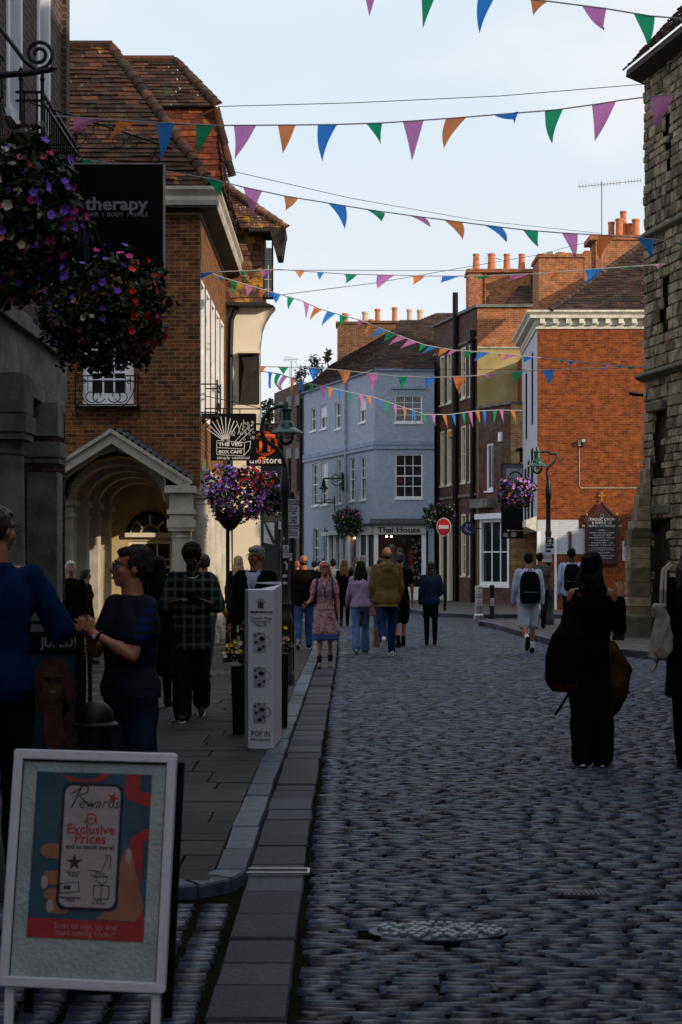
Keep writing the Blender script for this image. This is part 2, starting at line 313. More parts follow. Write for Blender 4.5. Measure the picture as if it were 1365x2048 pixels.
def text(s, size, mat, parent, o, r, u, align='CENTER', ext=.002, name='lettering', sx=1.0, bold=0):
    cu = bpy.data.curves.new('t', 'FONT'); cu.body = s; cu.size = size; cu.align_x = align; cu.align_y = 'CENTER'; cu.extrude = ext; cu.offset = bold; cu.resolution_u = 2
    ob = bpy.data.objects.new('t', cu); COL.objects.link(ob); dg = bpy.context.evaluated_depsgraph_get(); me = bpy.data.meshes.new_from_object(ob.evaluated_get(dg)); bpy.data.objects.remove(ob)
    r, u = Vector(r).normalized(), Vector(u).normalized(); n = r.cross(u); org = ORG.get(parent.name, Vector((0, 0, 0))); o = Vector(o) - org
    for v in me.vertices: c = v.co.copy(); v.co = o + r * c.x * sx + u * c.y + n * c.z
    me.materials.clear(); me.materials.append(mat); ob = bpy.data.objects.new(name, me); COL.objects.link(ob); ob.parent = parent; ORG[ob.name] = org
    return ob
class FL:
    """flat drawing frame on a board: origin, right, up"""
    def __init__(s, o, r, u): s.o, s.r, s.u = Vector(o), Vector(r).normalized(), Vector(u).normalized(); s.n = s.r.cross(s.u)
    def p(s, a, b, d=0): return s.o + s.r * a + s.u * b + s.n * d
    def poly(s, mb, pts, d0, d1): mb.prism([s.p(a, b, d0) for a, b in pts], s.n * (d1 - d0))
    def rect(s, mb, a, b, c, d, d0, d1): s.poly(mb, [(a, c), (b, c), (b, d), (a, d)], d0, d1)
    def line(s, mb, pts, w, d0, d1):
        for (a, b), (c, e) in zip(pts[:-1], pts[1:]):
            v = Vector((c - a, e - b)); l = v.length
            if l < 1e-6: continue
            v /= l; q = Vector((-v.y, v.x)) * w / 2; v = v * w * .3
            s.poly(mb, [(a - v.x - q.x, b - v.y - q.y), (c + v.x - q.x, e + v.y - q.y), (c + v.x + q.x, e + v.y + q.y), (a - v.x + q.x, b - v.y + q.y)], d0, d1)
    def rrect(s, mb, a, b, c, d, r, d0, d1):
        pts = []
        for cx, cy, a0 in ((b - r, c + r, -90), (b - r, d - r, 0), (a + r, d - r, 90), (a + r, c + r, 180)):
            for k in range(6): an = R(a0 + 18 * k); pts.append((cx + r * math.cos(an), cy + r * math.sin(an)))
        s.poly(mb, pts, d0, d1)
    def ring(s, mb, cx, cy, r, w, d0, d1, a0=0, a1=360, n=28):
        s.line(mb, [(cx + r * math.cos(R(a0 + (a1 - a0) * k / n)), cy + r * math.sin(R(a0 + (a1 - a0) * k / n))) for k in range(n + 1)], w, d0, d1)
def arc(c, r, a0, a1, n, ux, uy, turns=0):
    c, ux, uy = Vector(c), Vector(ux), Vector(uy); return [c + ux * math.cos(R(a0 + (a1 - a0) * k / n)) * r * (1 - turns * k / n) + uy * math.sin(R(a0 + (a1 - a0) * k / n)) * r * (1 - turns * k / n) for k in range(n + 1)]
# ---------------------------------------------------------------- setting: ground, road, kerbs, pavements
def struct(mb, name, mat, **k): o = mb.build(name, mat, **k); o['kind'] = 'structure'; return o
asph = pm('dark_joint_soil', (.010, .006, .005), 1, .4, 5, .6, col2=(.009, .013, .004), spec=.02)
g = MB(); g.quad((-900, -900, -.06), (900, -900, -.06), (900, 900, -.06), (-900, 900, -.06)); struct(g, 'ground', pm('bare_ground', (.05, .048, .044), .95, .3, 1.5, .4))
g = MB(); g.quad((-4.2, -8, -.03), (9, -8, -.03), (9, 62, -.03), (-4.2, 62, -.03)); struct(g, 'road_bed', asph)
settm = toned('granite_setts', [(0, (.010, .008, .010)), (.2, (.017, .021, .038)), (.7, (.036, .050, .096)), (.94, (.066, .088, .155)), (1, (.038, .024, .022))], rough=.40, bump=.6, ns=22, spec=.5, moss=[((.030, .036, .016), 1.4, .66)], ndist=.012)
slabm = toned('granite_slabs', [(0, (.012, .011, .015)), (.5, (.026, .027, .040)), (1, (.062, .066, .092))], rough=.6, bump=.8, ns=38, spec=.2, moss=[((.05, .045, .035), 2.2, .64)], ndist=.006)
kerbm = toned('bluish_kerb_granite', [(0, (.022, .028, .044)), (.5, (.050, .064, .10)), (1, (.10, .125, .175))], rough=.5, bump=.7, ns=16, spec=.35, moss=[((.06, .055, .05), 3, .62)], ndist=.01)
flagm = toned('york_flagstone', [(0, (.009, .006, .007)), (.5, (.020, .015, .017)), (1, (.042, .037, .042))], rough=.7, bump=.4, ns=9, spec=.35, moss=[((.05, .042, .034), 1.8, .58)])
def leftedge(y): return -.18 + .055 * max(0, min(1, (y - 10) / 16)) * 2 - max(0, y - 36) * .1
def setts(name, rows, xl, xr, hole=(), wmin=.11, wmax=.25, colgap=None):
    """every sett is its own long thin stone with a tone of its own"""
    rs = np.random.RandomState(3); V = []; T = []; F = []; TT = []; base = 0
    G = {0: (np.array([0, .05, .5, .95, 1.0]), np.array([-.026, -.002, .001, -.002, -.026]), np.array([0, .2, .5, .8, 1.0]), np.array([-.022, -.002, .002, -.002, -.022])),
         1: (np.array([0, .07, .93, 1.0]), np.array([-.024, 0, 0, -.024]), np.array([0, .3, .7, 1.0]), np.array([-.018, 0, 0, -.018]))}
    for y, dp in rows:
        a, b = xl(y), xr(y); lim = .2238 * (y + .3) * 1.12 + .8; b = min(b, lim); x = a + rs.uniform(0, .04 if wmax > .16 else .012)
        gx, hx, gy, hy = G[0 if y < 12 else 1]; nx, ny = len(gx), len(gy); rowz = rs.normal(0, .002)
        while x < b - .05:
            w = rs.uniform(wmin, wmax); w = min(w, b - x)
            if w < .05: break
            if not any((x + w / 2 - hx_) ** 2 / rx ** 2 + (y - hy_) ** 2 / ry ** 2 < 1 for hx_, hy_, rx, ry in hole) and rs.rand() > .012:
                gap = rs.uniform(.006, .030); dz = rowz * .6 + rs.normal(0, .0020); tx, ty = rs.normal(0, .006), rs.normal(0, .010)
                X0, X1 = x + gap * .5, x + w - gap * .5; off = .008 * math.sin(x * .9 + y * .5) + .002 * math.sin(x * 4.1 + y * 1.3)
                Y0, Y1 = y + off + rs.uniform(0, .006), y + off + dp - rs.uniform(.006, .016); sk = rs.uniform(-.003, .003)
                px = np.broadcast_to((X0 + gx * (X1 - X0))[None, :], (ny, nx)) + rs.normal(0, .002, (ny, nx)); py = np.broadcast_to((Y0 + gy * (Y1 - Y0))[:, None], (ny, nx)) + sk * gx[None, :] + rs.normal(0, .0011, (ny, nx))
                zz = np.minimum(hx[None, :], hy[:, None]) + dz + rs.normal(0, .0010, (ny, nx)) + (gx[None, :] - .5) * tx + (gy[:, None] - .5) * ty * .4 + .004 * math.sin(y * .7 + x * .7)
                V.append(np.stack([px, py, zz], -1).reshape(-1, 3)); nf_ = (nx - 1) * (ny - 1); T.append(np.full(nf_, rs.rand()))
                q = np.array([(j * nx + i, j * nx + i + 1, (j + 1) * nx + i + 1, (j + 1) * nx + i) for j in range(ny - 1) for i in range(nx - 1)]) + base; F.append(q); base += nx * ny
            x += w
    V = np.concatenate(V); F = np.concatenate(F).reshape(-1); T = np.concatenate(T); nf = len(T)
    me = bpy.data.meshes.new(name); me.vertices.add(len(V)); me.vertices.foreach_set('co', V.reshape(-1))
    me.loops.add(nf * 4); me.loops.foreach_set('vertex_index', F); me.polygons.add(nf); me.polygons.foreach_set('loop_start', np.arange(nf) * 4); me.polygons.foreach_set('loop_total', np.full(nf, 4))
    me.update(calc_edges=True); at = me.attributes.new('tone', 'FLOAT', 'FACE'); at.data.foreach_set('value', T); me.polygons.foreach_set('use_smooth', [True] * nf)
    me.materials.append(settm); o = bpy.data.objects.new(name, me); COL.objects.link(o); o['kind'] = 'structure'; return o
rows = []; y = 4.4
while y < 38:
    d = ru(.042, .062) if y < 24 else ru(.055, .08)
    if 6.9 < y < 7.6 and rnd() < .3: d = .085
    rows.append((y, d)); y += d
MH = [(.42, 6.62, .33, .17), (1.18, 7.36, .13, .07)]
setts('road', rows, leftedge, lambda y: 9, MH)
rows2 = []; y = 4.4
while y < 7.15: d = ru(.045, .07); rows2.append((y, d)); y += d
for k in range(12): setts('side_lane', rows2, lambda y, k=k: -.50 - (k + 1) * .165, lambda y, k=k: -.50 - k * .165 - .012, wmin=.15, wmax=.153)
farb = brick('far_setts', (.022, .026, .045), (.05, .06, .09), (.012, .012, .014), .22, .11, .012, .8, .3, (.06, .06, .065), rough=.45)
g = MB(); g.quad((-12, 37.9, -.008), (14, 37.9, -.008), (14, 80, -.008), (-12, 80, -.008)); struct(g, 'far_road', farb)
def slab(mb, pts, z0, z1, bev=.012, tone=None, zj=.003):
    c = sum((Vector((p[0], p[1], 0)) for p in pts), Vector()) / len(pts); n = len(pts); zz = z1 + ru(-zj, zj)
    ins = []
    for p in pts: d = c - Vector((p[0], p[1], 0)); ins.append(Vector((p[0], p[1], 0)) + d.normalized() * bev)
    vs = [(p[0], p[1], z0) for p in pts] + [(p[0], p[1], zz - bev * .8) for p in pts] + [(q.x, q.y, zz) for q in ins]
    fs = [(i, (i + 1) % n, n + (i + 1) % n, n + i) for i in range(n)] + [(n + i, n + (i + 1) % n, 2 * n + (i + 1) % n, 2 * n + i) for i in range(n)] + [tuple(range(2 * n, 3 * n))]
    mb.add(vs, fs, tone)
g = MB(); y = 4.2
while y < 42:
    l = ru(.26, .55); a = leftedge(y) - .005; b = leftedge(y + l) - .005; w = ru(-.012, .012)
    e1, e2 = ru(-.005, .005), ru(-.005, .005); slab(g, [(a - .29 + w * .4, y + e1), (a + w * .4, y + ru(-.005, .005)), (b + w * .4 + ru(-.004, .004), y + l - .014 + e2), (b - .29 + w * .4, y + l - .014)], -.03, .004, .014, zj=.006); y += l
struct(g, 'gutter', slabm, smooth='auto')
g = MB(); y = 7.75
while y < 42:
    l = ru(.38, .8); a = leftedge(y) - .30; b = leftedge(y + l) - .30
    slab(g, [(a - .16 + ru(-.01, .01), y), (a + ru(-.008, .008), y), (b, y + l - .012), (b - .16, y + l - .012)], -.03, .045, .016, zj=.005); y += l
cx_, cy_ = -.90, 7.75
for k in range(3):       # the kerb turns the corner into the lane
    a0, a1 = R(-k * 30 - 1), R(-(k + 1) * 30 + 1); q = [(cx_ + r * math.cos(a), cy_ + r * math.sin(a)) for a, r in ((a0, .42), (a1, .42), (a1, .25), (a0, .25))]
    slab(g, q[::-1], -.03, .04, .014)
x = -.92
while x > -3.0: l = ru(.4, .6); slab(g, [(x - l + .012, 7.33), (x, 7.33), (x, 7.5), (x - l + .012, 7.5)], -.03, .04, .014); x -= l
struct(g, 'kerb', kerbm, smooth='auto')
g = MB(); g.quad((-4.5, 7.5, .022), (-.62, 7.5, .022), (-.62, 42, .022), (-4.5, 42, .022)); struct(g, 'pavement_bed', asph)
g = MB(); y = 7.5
while y < 42:
    d = ru(.2, .44) if rnd() < .8 else ru(.5, .6); x = leftedge(y) - .30 - .165; x -= ru(0, .0)
    first = True
    while x > -4.4:
        l = ru(.45, 1.0) * (ru(.3, 1) if first else 1); first = False
        slab(g, [(x - l + .011, y + ru(-.004, .004)), (x, y), (x, y + d - .012), (x - l + .011, y + d - .012)], .01, .04, .006, zj=.003); x -= l
    y += d
struct(g, 'pavement', flagm, smooth='auto')
# right-hand pavement by the tower, and the corner pavement in front of the far shops
RK = [(5.9, 21.5), (5.46, 24.4), (4.77, 26.1), (4.3, 28.2), (4.05, 29.8), (3.86, 33), (3.72, 36.7), (3.5, 38.8), (3.9, 39.9), (5.4, 40.6), (7.5, 40.8)]
FK = [(-8, 58), (-4, 57.5), (-1.2, 56), (1.0, 54), (1.9, 51.0), (2.35, 48), (2.9, 45.3), (3.8, 44.0), (6.2, 43.8), (9, 44)]
def pave(poly, edge, name, kn, zt=.10, beam=.15):
    m = MB(); m.prism([(p[0], p[1], -.02) for p in poly], (0, 0, zt + .015)); struct(m, name, brick('flags_' + name, (.085, .075, .066), (.13, .115, .10), (.03, .028, .025), .7, .42, .012, .4, .4, (.05, .045, .04), rough=.7))
    k = MB(); 
    for (a, b), (c, d) in zip(edge[:-1], edge[1:]):
        v = Vector((c - a, d - b)); n = max(1, int(v.length / .8)); q = Vector((-v.y, v.x)).normalized() * beam
        for i in range(n):
            p0 = Vector((a, b)) + v * (i / n); p1 = Vector((a, b)) + v * ((i + .985) / n); slab(k, [(p0.x + q.x, p0.y + q.y), (p1.x + q.x, p1.y + q.y), (p1.x, p1.y), (p0.x, p0.y)][::1], -.03, zt + .012, .015)
    struct(k, kn, kerbm, smooth='auto')
pave(RK + [(14, 40.8), (14, 21.5)], RK, 'tower_pavement', 'tower_kerb', .11, -.15)
pave(FK + [(14, 44), (14, 62), (-8, 62)], FK, 'corner_pavement', 'corner_kerb', .10, .15)
# things let into the ground
t = thing('drain_cover', 'narrow steel drain channel set across the granite gutter', 'drain cover', (-.36, 7.85, .01))
m = MB(); m.box(-.50, -.16, 7.80, 7.815, 0, .016).box(-.50, -.16, 7.905, 7.92, 0, .016).box(-.50, -.485, 7.816, 7.904, 0, .016).box(-.175, -.16, 7.816, 7.904, 0, .016); m.build('frame', steel, t, bev=.002)
m = MB()
for i in range(16): m.box(-.478 + i * .019, -.468 + i * .019, 7.818, 7.902, 0, .008)
m.build('grating', black, t)
t = thing('manhole_cover', 'oval worn iron manhole cover with pale setts let into it', 'manhole cover', (.42, 6.62, 0), )
m = MB(); m.lathe((.42, 6.62, -.02), [(.0, 0), (.30, 0), (.305, .016), (.30, .020), (.29, .019), (0, .018)], 40, sy=.5); m.build('cover', pm('worn_iron', (.045, .05, .07), .35, .4, 20, .2, metal=.6), t)
m = MB(); rs = random.Random(2)
for i in range(-7, 8):
    for j in range(-3, 4):
        x, y = .42 + i * .038 + (j % 2) * .019, 6.62 + j * .04
        if ((x - .42) / .29) ** 2 + ((y - 6.62) / .135) ** 2 < 1 and rs.random() < .8: w = .016; slab(m, [(x - w, y - .008), (x, y - .016), (x + w, y - .008), (x + w, y + .008), (x, y + .016), (x - w, y + .008)], 0, .014, .003)
m.build('inlaid_setts', pm('pale_inlay', (.26, .29, .35), .4, .3, 20, .2), t)
t = thing('valve_cover', 'small rectangular iron valve cover among the setts', 'valve cover', (1.18, 7.36, 0))
m = MB(); m.box(1.07, 1.29, 7.31, 7.41, -.02, .008); m.build('cover', pm('cast_iron', (.05, .055, .065), .45, .4, 20, .3, metal=.5), t, bev=.004)
m = MB()
for i in range(9): m.box(1.08 + i * .0235, 1.09 + i * .0235, 7.32, 7.40, .008, .013)
m.build('ribs', MC['cast_iron'], t)
# ---------------------------------------------------------------- buildings
brk2 = brick('warm_stock_brick', (.20, .060, .016), (.042, .020, .012), (.25, .16, .065), bump=.5, stain=.5, blotch=(.20, .075, .03), noise_s=3.5)
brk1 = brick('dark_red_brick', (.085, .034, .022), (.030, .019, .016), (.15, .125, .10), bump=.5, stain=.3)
redb = brick('orange_red_brick', (.27, .060, .012), (.11, .025, .008), (.26, .10, .042), bump=.35, stain=.4, blotch=(.21, .05, .012), noise_s=1.4)
stockr = brick('weathered_red_brick', (.40, .115, .040), (.20, .075, .038), (.42, .27, .15), bump=.5, stain=.45, blotch=(.46, .20, .10), noise_s=2.2)
maroon = brick('maroon_brick', (.11, .036, .028), (.065, .026, .022), (.13, .085, .07), bump=.4)
yellb = brick('yellow_stock_brick', (.46, .26, .09), (.36, .17, .055), (.45, .34, .2), bump=.4)
brownb = brick('brown_brick', (.17, .085, .06), (.12, .055, .04), (.055, .045, .04), .225, .078, .014, bump=.6)
blueb = brick('blue_painted_brick', (.37, .435, .56), (.39, .455, .58), (.31, .375, .505), .225, .078, .010, bump=.9, stain=.55, blotch=(.34, .40, .52), soft=.5, rough=.6, vr=(.86, 1.08), noise_s=1.6)
whiteb = brick('white_painted_brick', (.52, .54, .60), (.55, .57, .62), (.46, .48, .54), bump=.5, stain=.1, rough=.6, vr=(.93, 1.05))
render_c = pm('cream_render', (.72, .645, .52), .85, .07, 1.2, .25, bscale=40)
render_t = pm('ochre_render', (.30, .215, .085), .9, .4, 1.6, .3, col2=(.44, .345, .16))
tilem = toned('clay_tiles', [(0, (.012, .006, .004)), (.35, (.030, .012, .006)), (.7, (.054, .019, .009)), (1, (.10, .036, .016))], bump=.6, ns=16, moss=[((.15, .14, .11), 9, .65), ((.26, .125, .018), 1.9, .62), ((.045, .048, .020), 1.3, .57)])
tileL = toned('lichen_tiles', [(0, (.06, .026, .018)), (.5, (.12, .05, .03)), (1, (.20, .11, .065))], bump=.6, ns=16, moss=[((.30, .26, .19), 5, .60), ((.42, .22, .02), 2.0, .53)])
tiler = toned('hung_red_tiles', [(0, (.07, .017, .008)), (.5, (.13, .030, .012)), (1, (.26, .065, .022))], bump=.4, ns=9)
tiled = toned('dark_clay_tiles', [(0, (.022, .014, .011)), (.6, (.050, .026, .018)), (1, (.10, .045, .028))], bump=.5, ns=12, moss=[((.07, .06, .045), 3, .62)])
def bigcore(mb, fr, U0, U1, dep, z0, z1, inset=.3): mb.fbox(fr, U0 + .02, U1 - .02, -dep, -inset, z0, z1 - .02)
# --- near house on the left: stone columns below, brick and iron balcony above
X1 = -3.03
h1 = thing('corner_house', 'nearest dark brick house with stone columns and iron balcony at left', 'house', (X1, 15, 0))
F1 = FR((X1, 4.5), (X1, 16.75), 1)
wins = [(9.3, 9.92), (10.68, 11.3), (5.6, 6.3), (2.6, 3.3)]
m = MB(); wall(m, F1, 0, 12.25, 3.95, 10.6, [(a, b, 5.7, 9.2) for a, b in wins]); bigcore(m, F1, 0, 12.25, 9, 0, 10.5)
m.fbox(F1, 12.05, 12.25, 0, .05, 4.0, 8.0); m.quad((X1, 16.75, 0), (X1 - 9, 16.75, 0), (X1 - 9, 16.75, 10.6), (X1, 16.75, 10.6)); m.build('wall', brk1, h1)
for a, b in wins:
    for z0, z1 in ((5.7, 9.2),): window(h1, F1, a, b, z0, z1, 3, 4, proud=.07, fw=.08)
m = MB(); m.fbox(F1, 0, 12.26, -.3, .02, 3.35, 3.95); m.fbox(F1, 0, 12.0, -.3, .05, 3.2, 3.34); m.fbox(F1, 0, 12.0, -.3, .08, 3.78, 3.94)
m.fbox(F1, 12.0, 12.3, -.2, .08, 8.0, 8.18); m.pieces('entablature', stoned, h1, bev=.01)
m = MB(); m.fbox(F1, 0, 12.2, -.28, -.24, 0, 3.2); m.build('shop_glass', glass(), h1)
def col(parent, x, y, r, z0, z1, mat, sq=False):
    m = MB(); h = z1 - z0
    if sq: m.box(x - r, x + r, y - r, y + r, z0 + .3, z1 - .3)
    else: m.lathe((x, y, 0), [(r * 1.05, z0 + .28), (r * 1.02, z0 + h * .4), (r * .9, z1 - .34), (r * .98, z1 - .33), (r * .98, z1 - .30), (r * .9, z1 - .29), (r * .9, z1 - .22), (r * 1.1, z1 - .15)], 28)
    m.box(x - r * 1.28, x + r * 1.28, y - r * 1.28, y + r * 1.28, z1 - .15, z1); m.box(x - r * 1.18, x + r * 1.18, y - r * 1.18, y + r * 1.18, z1 - .21, z1 - .155)
    m.box(x - r * 1.3, x + r * 1.3, y - r * 1.3, y + r * 1.3, z0, z0 + .18); m.box(x - r * 1.15, x + r * 1.15, y - r * 1.15, y + r * 1.15, z0 + .18, z0 + .27)
    return m.build('column', mat, parent, smooth='auto')
for yy in (9.2, 13.0): col(h1, -2.86, yy, .17, .03, 2.85, stoned)
for yy in (15.35,): col(h1, -2.98, yy, .15, .03, 2.80, stoned, True)
for yy, xx, w in ((13.0, -2.86, .2), (15.35, -2.98, .16), (9.2, -2.86, .2)):
    m = MB(); m.box(xx - w, xx + w, yy - w, yy + w, 2.86, 3.2); m.box(xx - w - .03, xx + w + .03, yy - w - .03, yy + w + .03, 3.951, 4.02); m.pieces('plinth_block', stoned, h1, bev=.008)
bl = MB()      # balcony with spikes
zb, zt = 5.2, 5.98; yb0, yb1, xb = 14.2, 16.0, X1 + .25
for z in (zb, zb + .1, zt - .08, zt): bl.box(xb - .012, xb + .012, yb0, yb1, z - .01, z + .01); bl.box(X1, xb, yb0 - .012, yb0 + .012, z - .01, z + .01); bl.box(X1, xb, yb1 - .012, yb1 + .012, z - .01, z + .01)
y = yb0
while y <= yb1: bl.tube([(xb, y, zb), (xb, y, zt + .02)], .009, 6); bl.tube(arc((xb, y + .05, zb + .3), .05, 0, 330, 8, (0, 1, 0), (0, 0, 1)), .006, 5); y += .115
for x in (X1 + .08, X1 + .2): bl.tube([(x, yb0, zb), (x, yb0, zt)], .009, 6); bl.tube(arc((x + .05, yb0, zb + .35), .05, 0, 330, 8, (1, 0, 0), (0, 0, 1)), .007, 5)
for x, y in ((xb, yb0), (xb, yb1), (X1 + .05, yb0)): bl.tube([(x, y, zb - .1), (x, y, zt + .1), (x, y, zt + .12), (x, y, zt + .16), (x, y, zt + .21), (x, y, zt + .24)], [.017, .017, .026, .014, .022, .002], 8)
bl.box(X1, xb, yb0, yb1, zb - .06, zb - .02); bl.build('balcony', black, h1)
# --- house with the gabled porch
h2 = thing('porch_house', 'brown brick house with tiled mansard roof, gabled stone porch and sashes', 'house', (-3.8, 28, 0))
xc = GX(400, 28); F2 = FR((-9.5, 28), (xc, 28), 1); S2 = FR((xc, 28), (xc, 34.3), 1)
U = lambda px: F2.u(px); Z = lambda py: GZ(py, 28)
wu0, wu1, wz0, wz1 = U(165), U(268), Z(808), Z(682)
uA0, uA1 = U(128), U(336); uc = (uA0 + uA1) / 2; zs_ = Z(985); ra = (uA1 - uA0) / 2
zc = 8.05
m = MB(); wall(m, F2, 0, F2.L, 3.0, zc, [(wu0, wu1, wz0, wz1), (uA0 - .1, uA1 + .1, 3.0, zs_ + ra + .1), (U(165) - 2.6, U(268) - 2.6, wz0, wz1)], .14)
for i in range(16):       # brick around the arch
    a0, a1 = math.pi * i / 16, math.pi * (i + 1) / 16; q0, q1 = (uc - ra * math.cos(a0), max(3.0, zs_ + ra * math.sin(a0))), (uc - ra * math.cos(a1), max(3.0, zs_ + ra * math.sin(a1)))
    m.quad(F2.pt(q0[0], 0, q0[1]), F2.pt(q1[0], 0, q1[1]), F2.pt(q1[0], 0, zs_ + ra + .1), F2.pt(q0[0], 0, zs_ + ra + .1))
m.quad(F2.pt(uA0 - .1, 0, 3.0), F2.pt(uA0, 0, 3.0), F2.pt(uA0, 0, zs_ + ra + .1), F2.pt(uA0 - .1, 0, zs_ + ra + .1)); m.quad(F2.pt(uA1, 0, 3.0), F2.pt(uA1 + .1, 0, 3.0), F2.pt(uA1 + .1, 0, zs_ + ra + .1), F2.pt(uA1, 0, zs_ + ra + .1))
sw = [(.12 + 1.18 * i, .92 + 1.18 * i) for i in range(5)]
wall(m, S2, 0, S2.L, 3.0, zc, [(a, b, 4.3, 6.85) for a, b in sw]); m.box(-9.4, xc - .3, 28.3, 34.2, 3.7, zc - .1); m.box(-9.4, -5.6, 28.3, 34.2, 0, 3.69); m.box(-5.6, xc - .3, 33.2, 34.2, 0, 3.69); m.build('wall', brk2, h2)
for a, b in ((wu0, wu1), (wu0 - 2.6, wu1 - 2.6)): window(h2, F2, a, b, wz0, wz1, 3, 3, fw=.17, bar=.03)
for a, b in sw: window(h2, S2, a, b, 4.3, 6.85, 3, 4, proud=.055, fw=.07, sill=False)
def balc(parent, fr, u0, u1, z0, z1, d=.26):
    b = MB()
    for z in (z0, z1, z1 - .1): b.fbox(fr, u0, u1, d - .012, d + .012, z - .011, z + .011)
    for u in (u0, u1):
        for z in (z0, z1): b.fbox(fr, u - .011, u + .011, 0, d, z - .011, z + .011)
        b.tube([fr.pt(u, d, z0 - .04), fr.pt(u, d, z1 + .08)], .016, 6); b.tube([fr.pt(u, d, z0), fr.pt(u, .02, z0 - .22)], .012, 6)
    w = u1 - u0; c = (u0 + u1) / 2; r = fr.t; up = Vector((0, 0, 1)); hh = z1 - z0
    for s in (-1, 1):
        for k in (.5, .9): b.tube(arc(fr.pt(c + s * w * .25 * k * 1.1, d, z0 + hh * .30), w * .12, 200, 560, 16, r * s, up, .7), .010, 5)
        b.tube(arc(fr.pt(c, d, z0 + hh * .75), w * .45, 270, 350, 10, r * s, up), .009, 5)
        for k in range(3): b.tube([fr.pt(c + s * w * (.3 + .08 * k), d, z1), fr.pt(c + s * w * (.3 + .08 * k), d, z0 + hh * .45)], .008, 5)
        b.tube(arc(fr.pt(c + s * w * .36, d, z1 - .2 * hh), .05, 0, 500, 14, r * s, up, .6), .008, 5)
    b.fbox(fr, u0, u1, 0, d, z0 - .05, z0 - .02); return b.build('balcony', black, parent)
balc(h2, F2, U(156), U(280), Z(812), Z(755)); balc(h2, S2, .25, 1.0, Z(822), Z(765), .30)
# cornice with its soffit, front and street side
m = MB(); pr = [(0, 7.98), (.03, 7.98), (.03, 8.05), (.33, 8.09), (.36, 8.17), (.36, 8.24), (.30, 8.26), (.40, 8.36), (.40, 8.42), (0, 8.46)]
A = [Vector((-9.5, 28 - d, z)) for d, z in pr]; B = [Vector((xc + d, 28 - d, z)) for d, z in pr]; C = [Vector((xc + d, 34.3, z)) for d, z in pr]; n = len(pr)
m.add(A + B + C, [(i, i + 1, n + i + 1, n + i) for i in range(n - 1)] + [(n + i, n + i + 1, 2 * n + i + 1, 2 * n + i) for i in range(n - 1)] + [tuple(range(2 * n, 3 * n))]); m.build('cornice', stonew, h2)
m = MB(); m.prism([(-9.5, 27.985, 8.02), (xc + .02, 27.985, 8.02), (xc + .33, 27.68, 8.05), (-9.5, 27.68, 8.05)], (0, 0, .02)); m.prism([(xc + .02, 27.985, 8.02), (xc + .02, 34.3, 8.02), (xc + .33, 34.3, 8.05), (xc + .33, 27.68, 8.05)], (0, 0, .021)); m.build('soffit', darkwood, h2)
m = MB(); ez = 8.45; e1, e2, rl = Vector((-9.5, 27.66, ez)), Vector((xc + .32, 27.66, ez)), 0
rA, rB = P(137, 92, 30), P(220, 92, 30); rA.x = -9.5
roofp(m, e1, e2, rB, rA, .135, .03, .27, .012); roofp(m, e2, Vector((xc + .32, 31, ez)), P(222, 96, 31.2), rB, .135, .03, .3)
rC, rD = P(235, 119, 32.2), P(349, 119, 32.2); q0, q1 = P(296, 212, 30.9), P(428, 212, 30.9); q0b = P(200, 212, 30.9); rC0 = P(180, 119, 32.2)
roofp(m, q0b, q1, rD, rC0, .13, .03, .26, .012); roofp(m, q1, P(440, 240, 34.5), P(372, 150, 34.5), rD, .13, .03, .3)
roofp(m, Vector((xc + .25, 30.95, ez)), Vector((xc + .25, 34.4, ez)), P(440, 215, 34.4), P(431, 215, 30.95), .13, .03, .25, .014)
m.build('roof', tilem, h2)
m = MB(); bonnets(m, P(222, 92, 30), e2 + Vector((-.1, 0, .05)), .10, .22, (0, -1, .6)); m.tube([rA + Vector((0, 0, .02)), rB + Vector((.05, 0, .02))], .09, 8); bonnets(m, rD, q1 + Vector((.06, 0, .05)), .10, .22, (0, -1, .6))
m.tube([rC0, rD], .09, 8); bonnets(m, P(431, 215, 30.9), P(462, 345, 31.3), .10, .28, (1, -1, .2)); m.build('ridge_tiles', tilem, h2)
m = MB(); zb_ = ez + .1; roofp(m, P(296, 385, 31), P(452, 385, 31), P(432, 213, 31), P(296, 213, 31), .115, .02, .24, .01); m.build('tile_hung_wall', tiler, h2)
m = MB(); m.box(-9.4, GX(428, 31), 31.05, 34.3, ez, 10.8); m.build('attic', tiler, h2)
# porch: gabled stone hood on columns, vault behind, fanlight window in the far bay
zap = Z(868); hood = MB(); dpt = .55
def hoodside(s):
    ua, ub = uc, uc + s * (ra + .42); za, zb = zap, Z(968); q = .16
    hood.prism([F2.pt(ua, dpt, za), F2.pt(ub, dpt, zb), F2.pt(ub, dpt, zb - q), F2.pt(ua, dpt, za - q * 1.35)], F2.n * -dpt)
    hood.prism([F2.pt(ua, dpt + .06, za + .05), F2.pt(ub + s * .08, dpt + .06, zb + .03), F2.pt(ub + s * .08, dpt + .06, zb - .03), F2.pt(ua, dpt + .06, za - .03)], F2.n * -.059)
hoodside(1); hoodside(-1)
for k in range(10):      # stone infill between hood and arch
    a0, a1 = math.pi * k / 10, math.pi * (k + 1) / 10
    def top(u): return zap - .2 - abs(u - uc) / (ra + .42) * (zap - Z(968))
    u0, u1 = uc - ra * math.cos(a0), uc - ra * math.cos(a1); z0, z1 = zs_ + ra * .8 * math.sin(a0), zs_ + ra * .8 * math.sin(a1)
    hood.prism([F2.pt(u0, .3, min(z0, top(u0) - .01)), F2.pt(u1, .3, min(z1, top(u1) - .01)), F2.pt(u1, .3, top(u1)), F2.pt(u0, .3, top(u0))], F2.n * -.29)
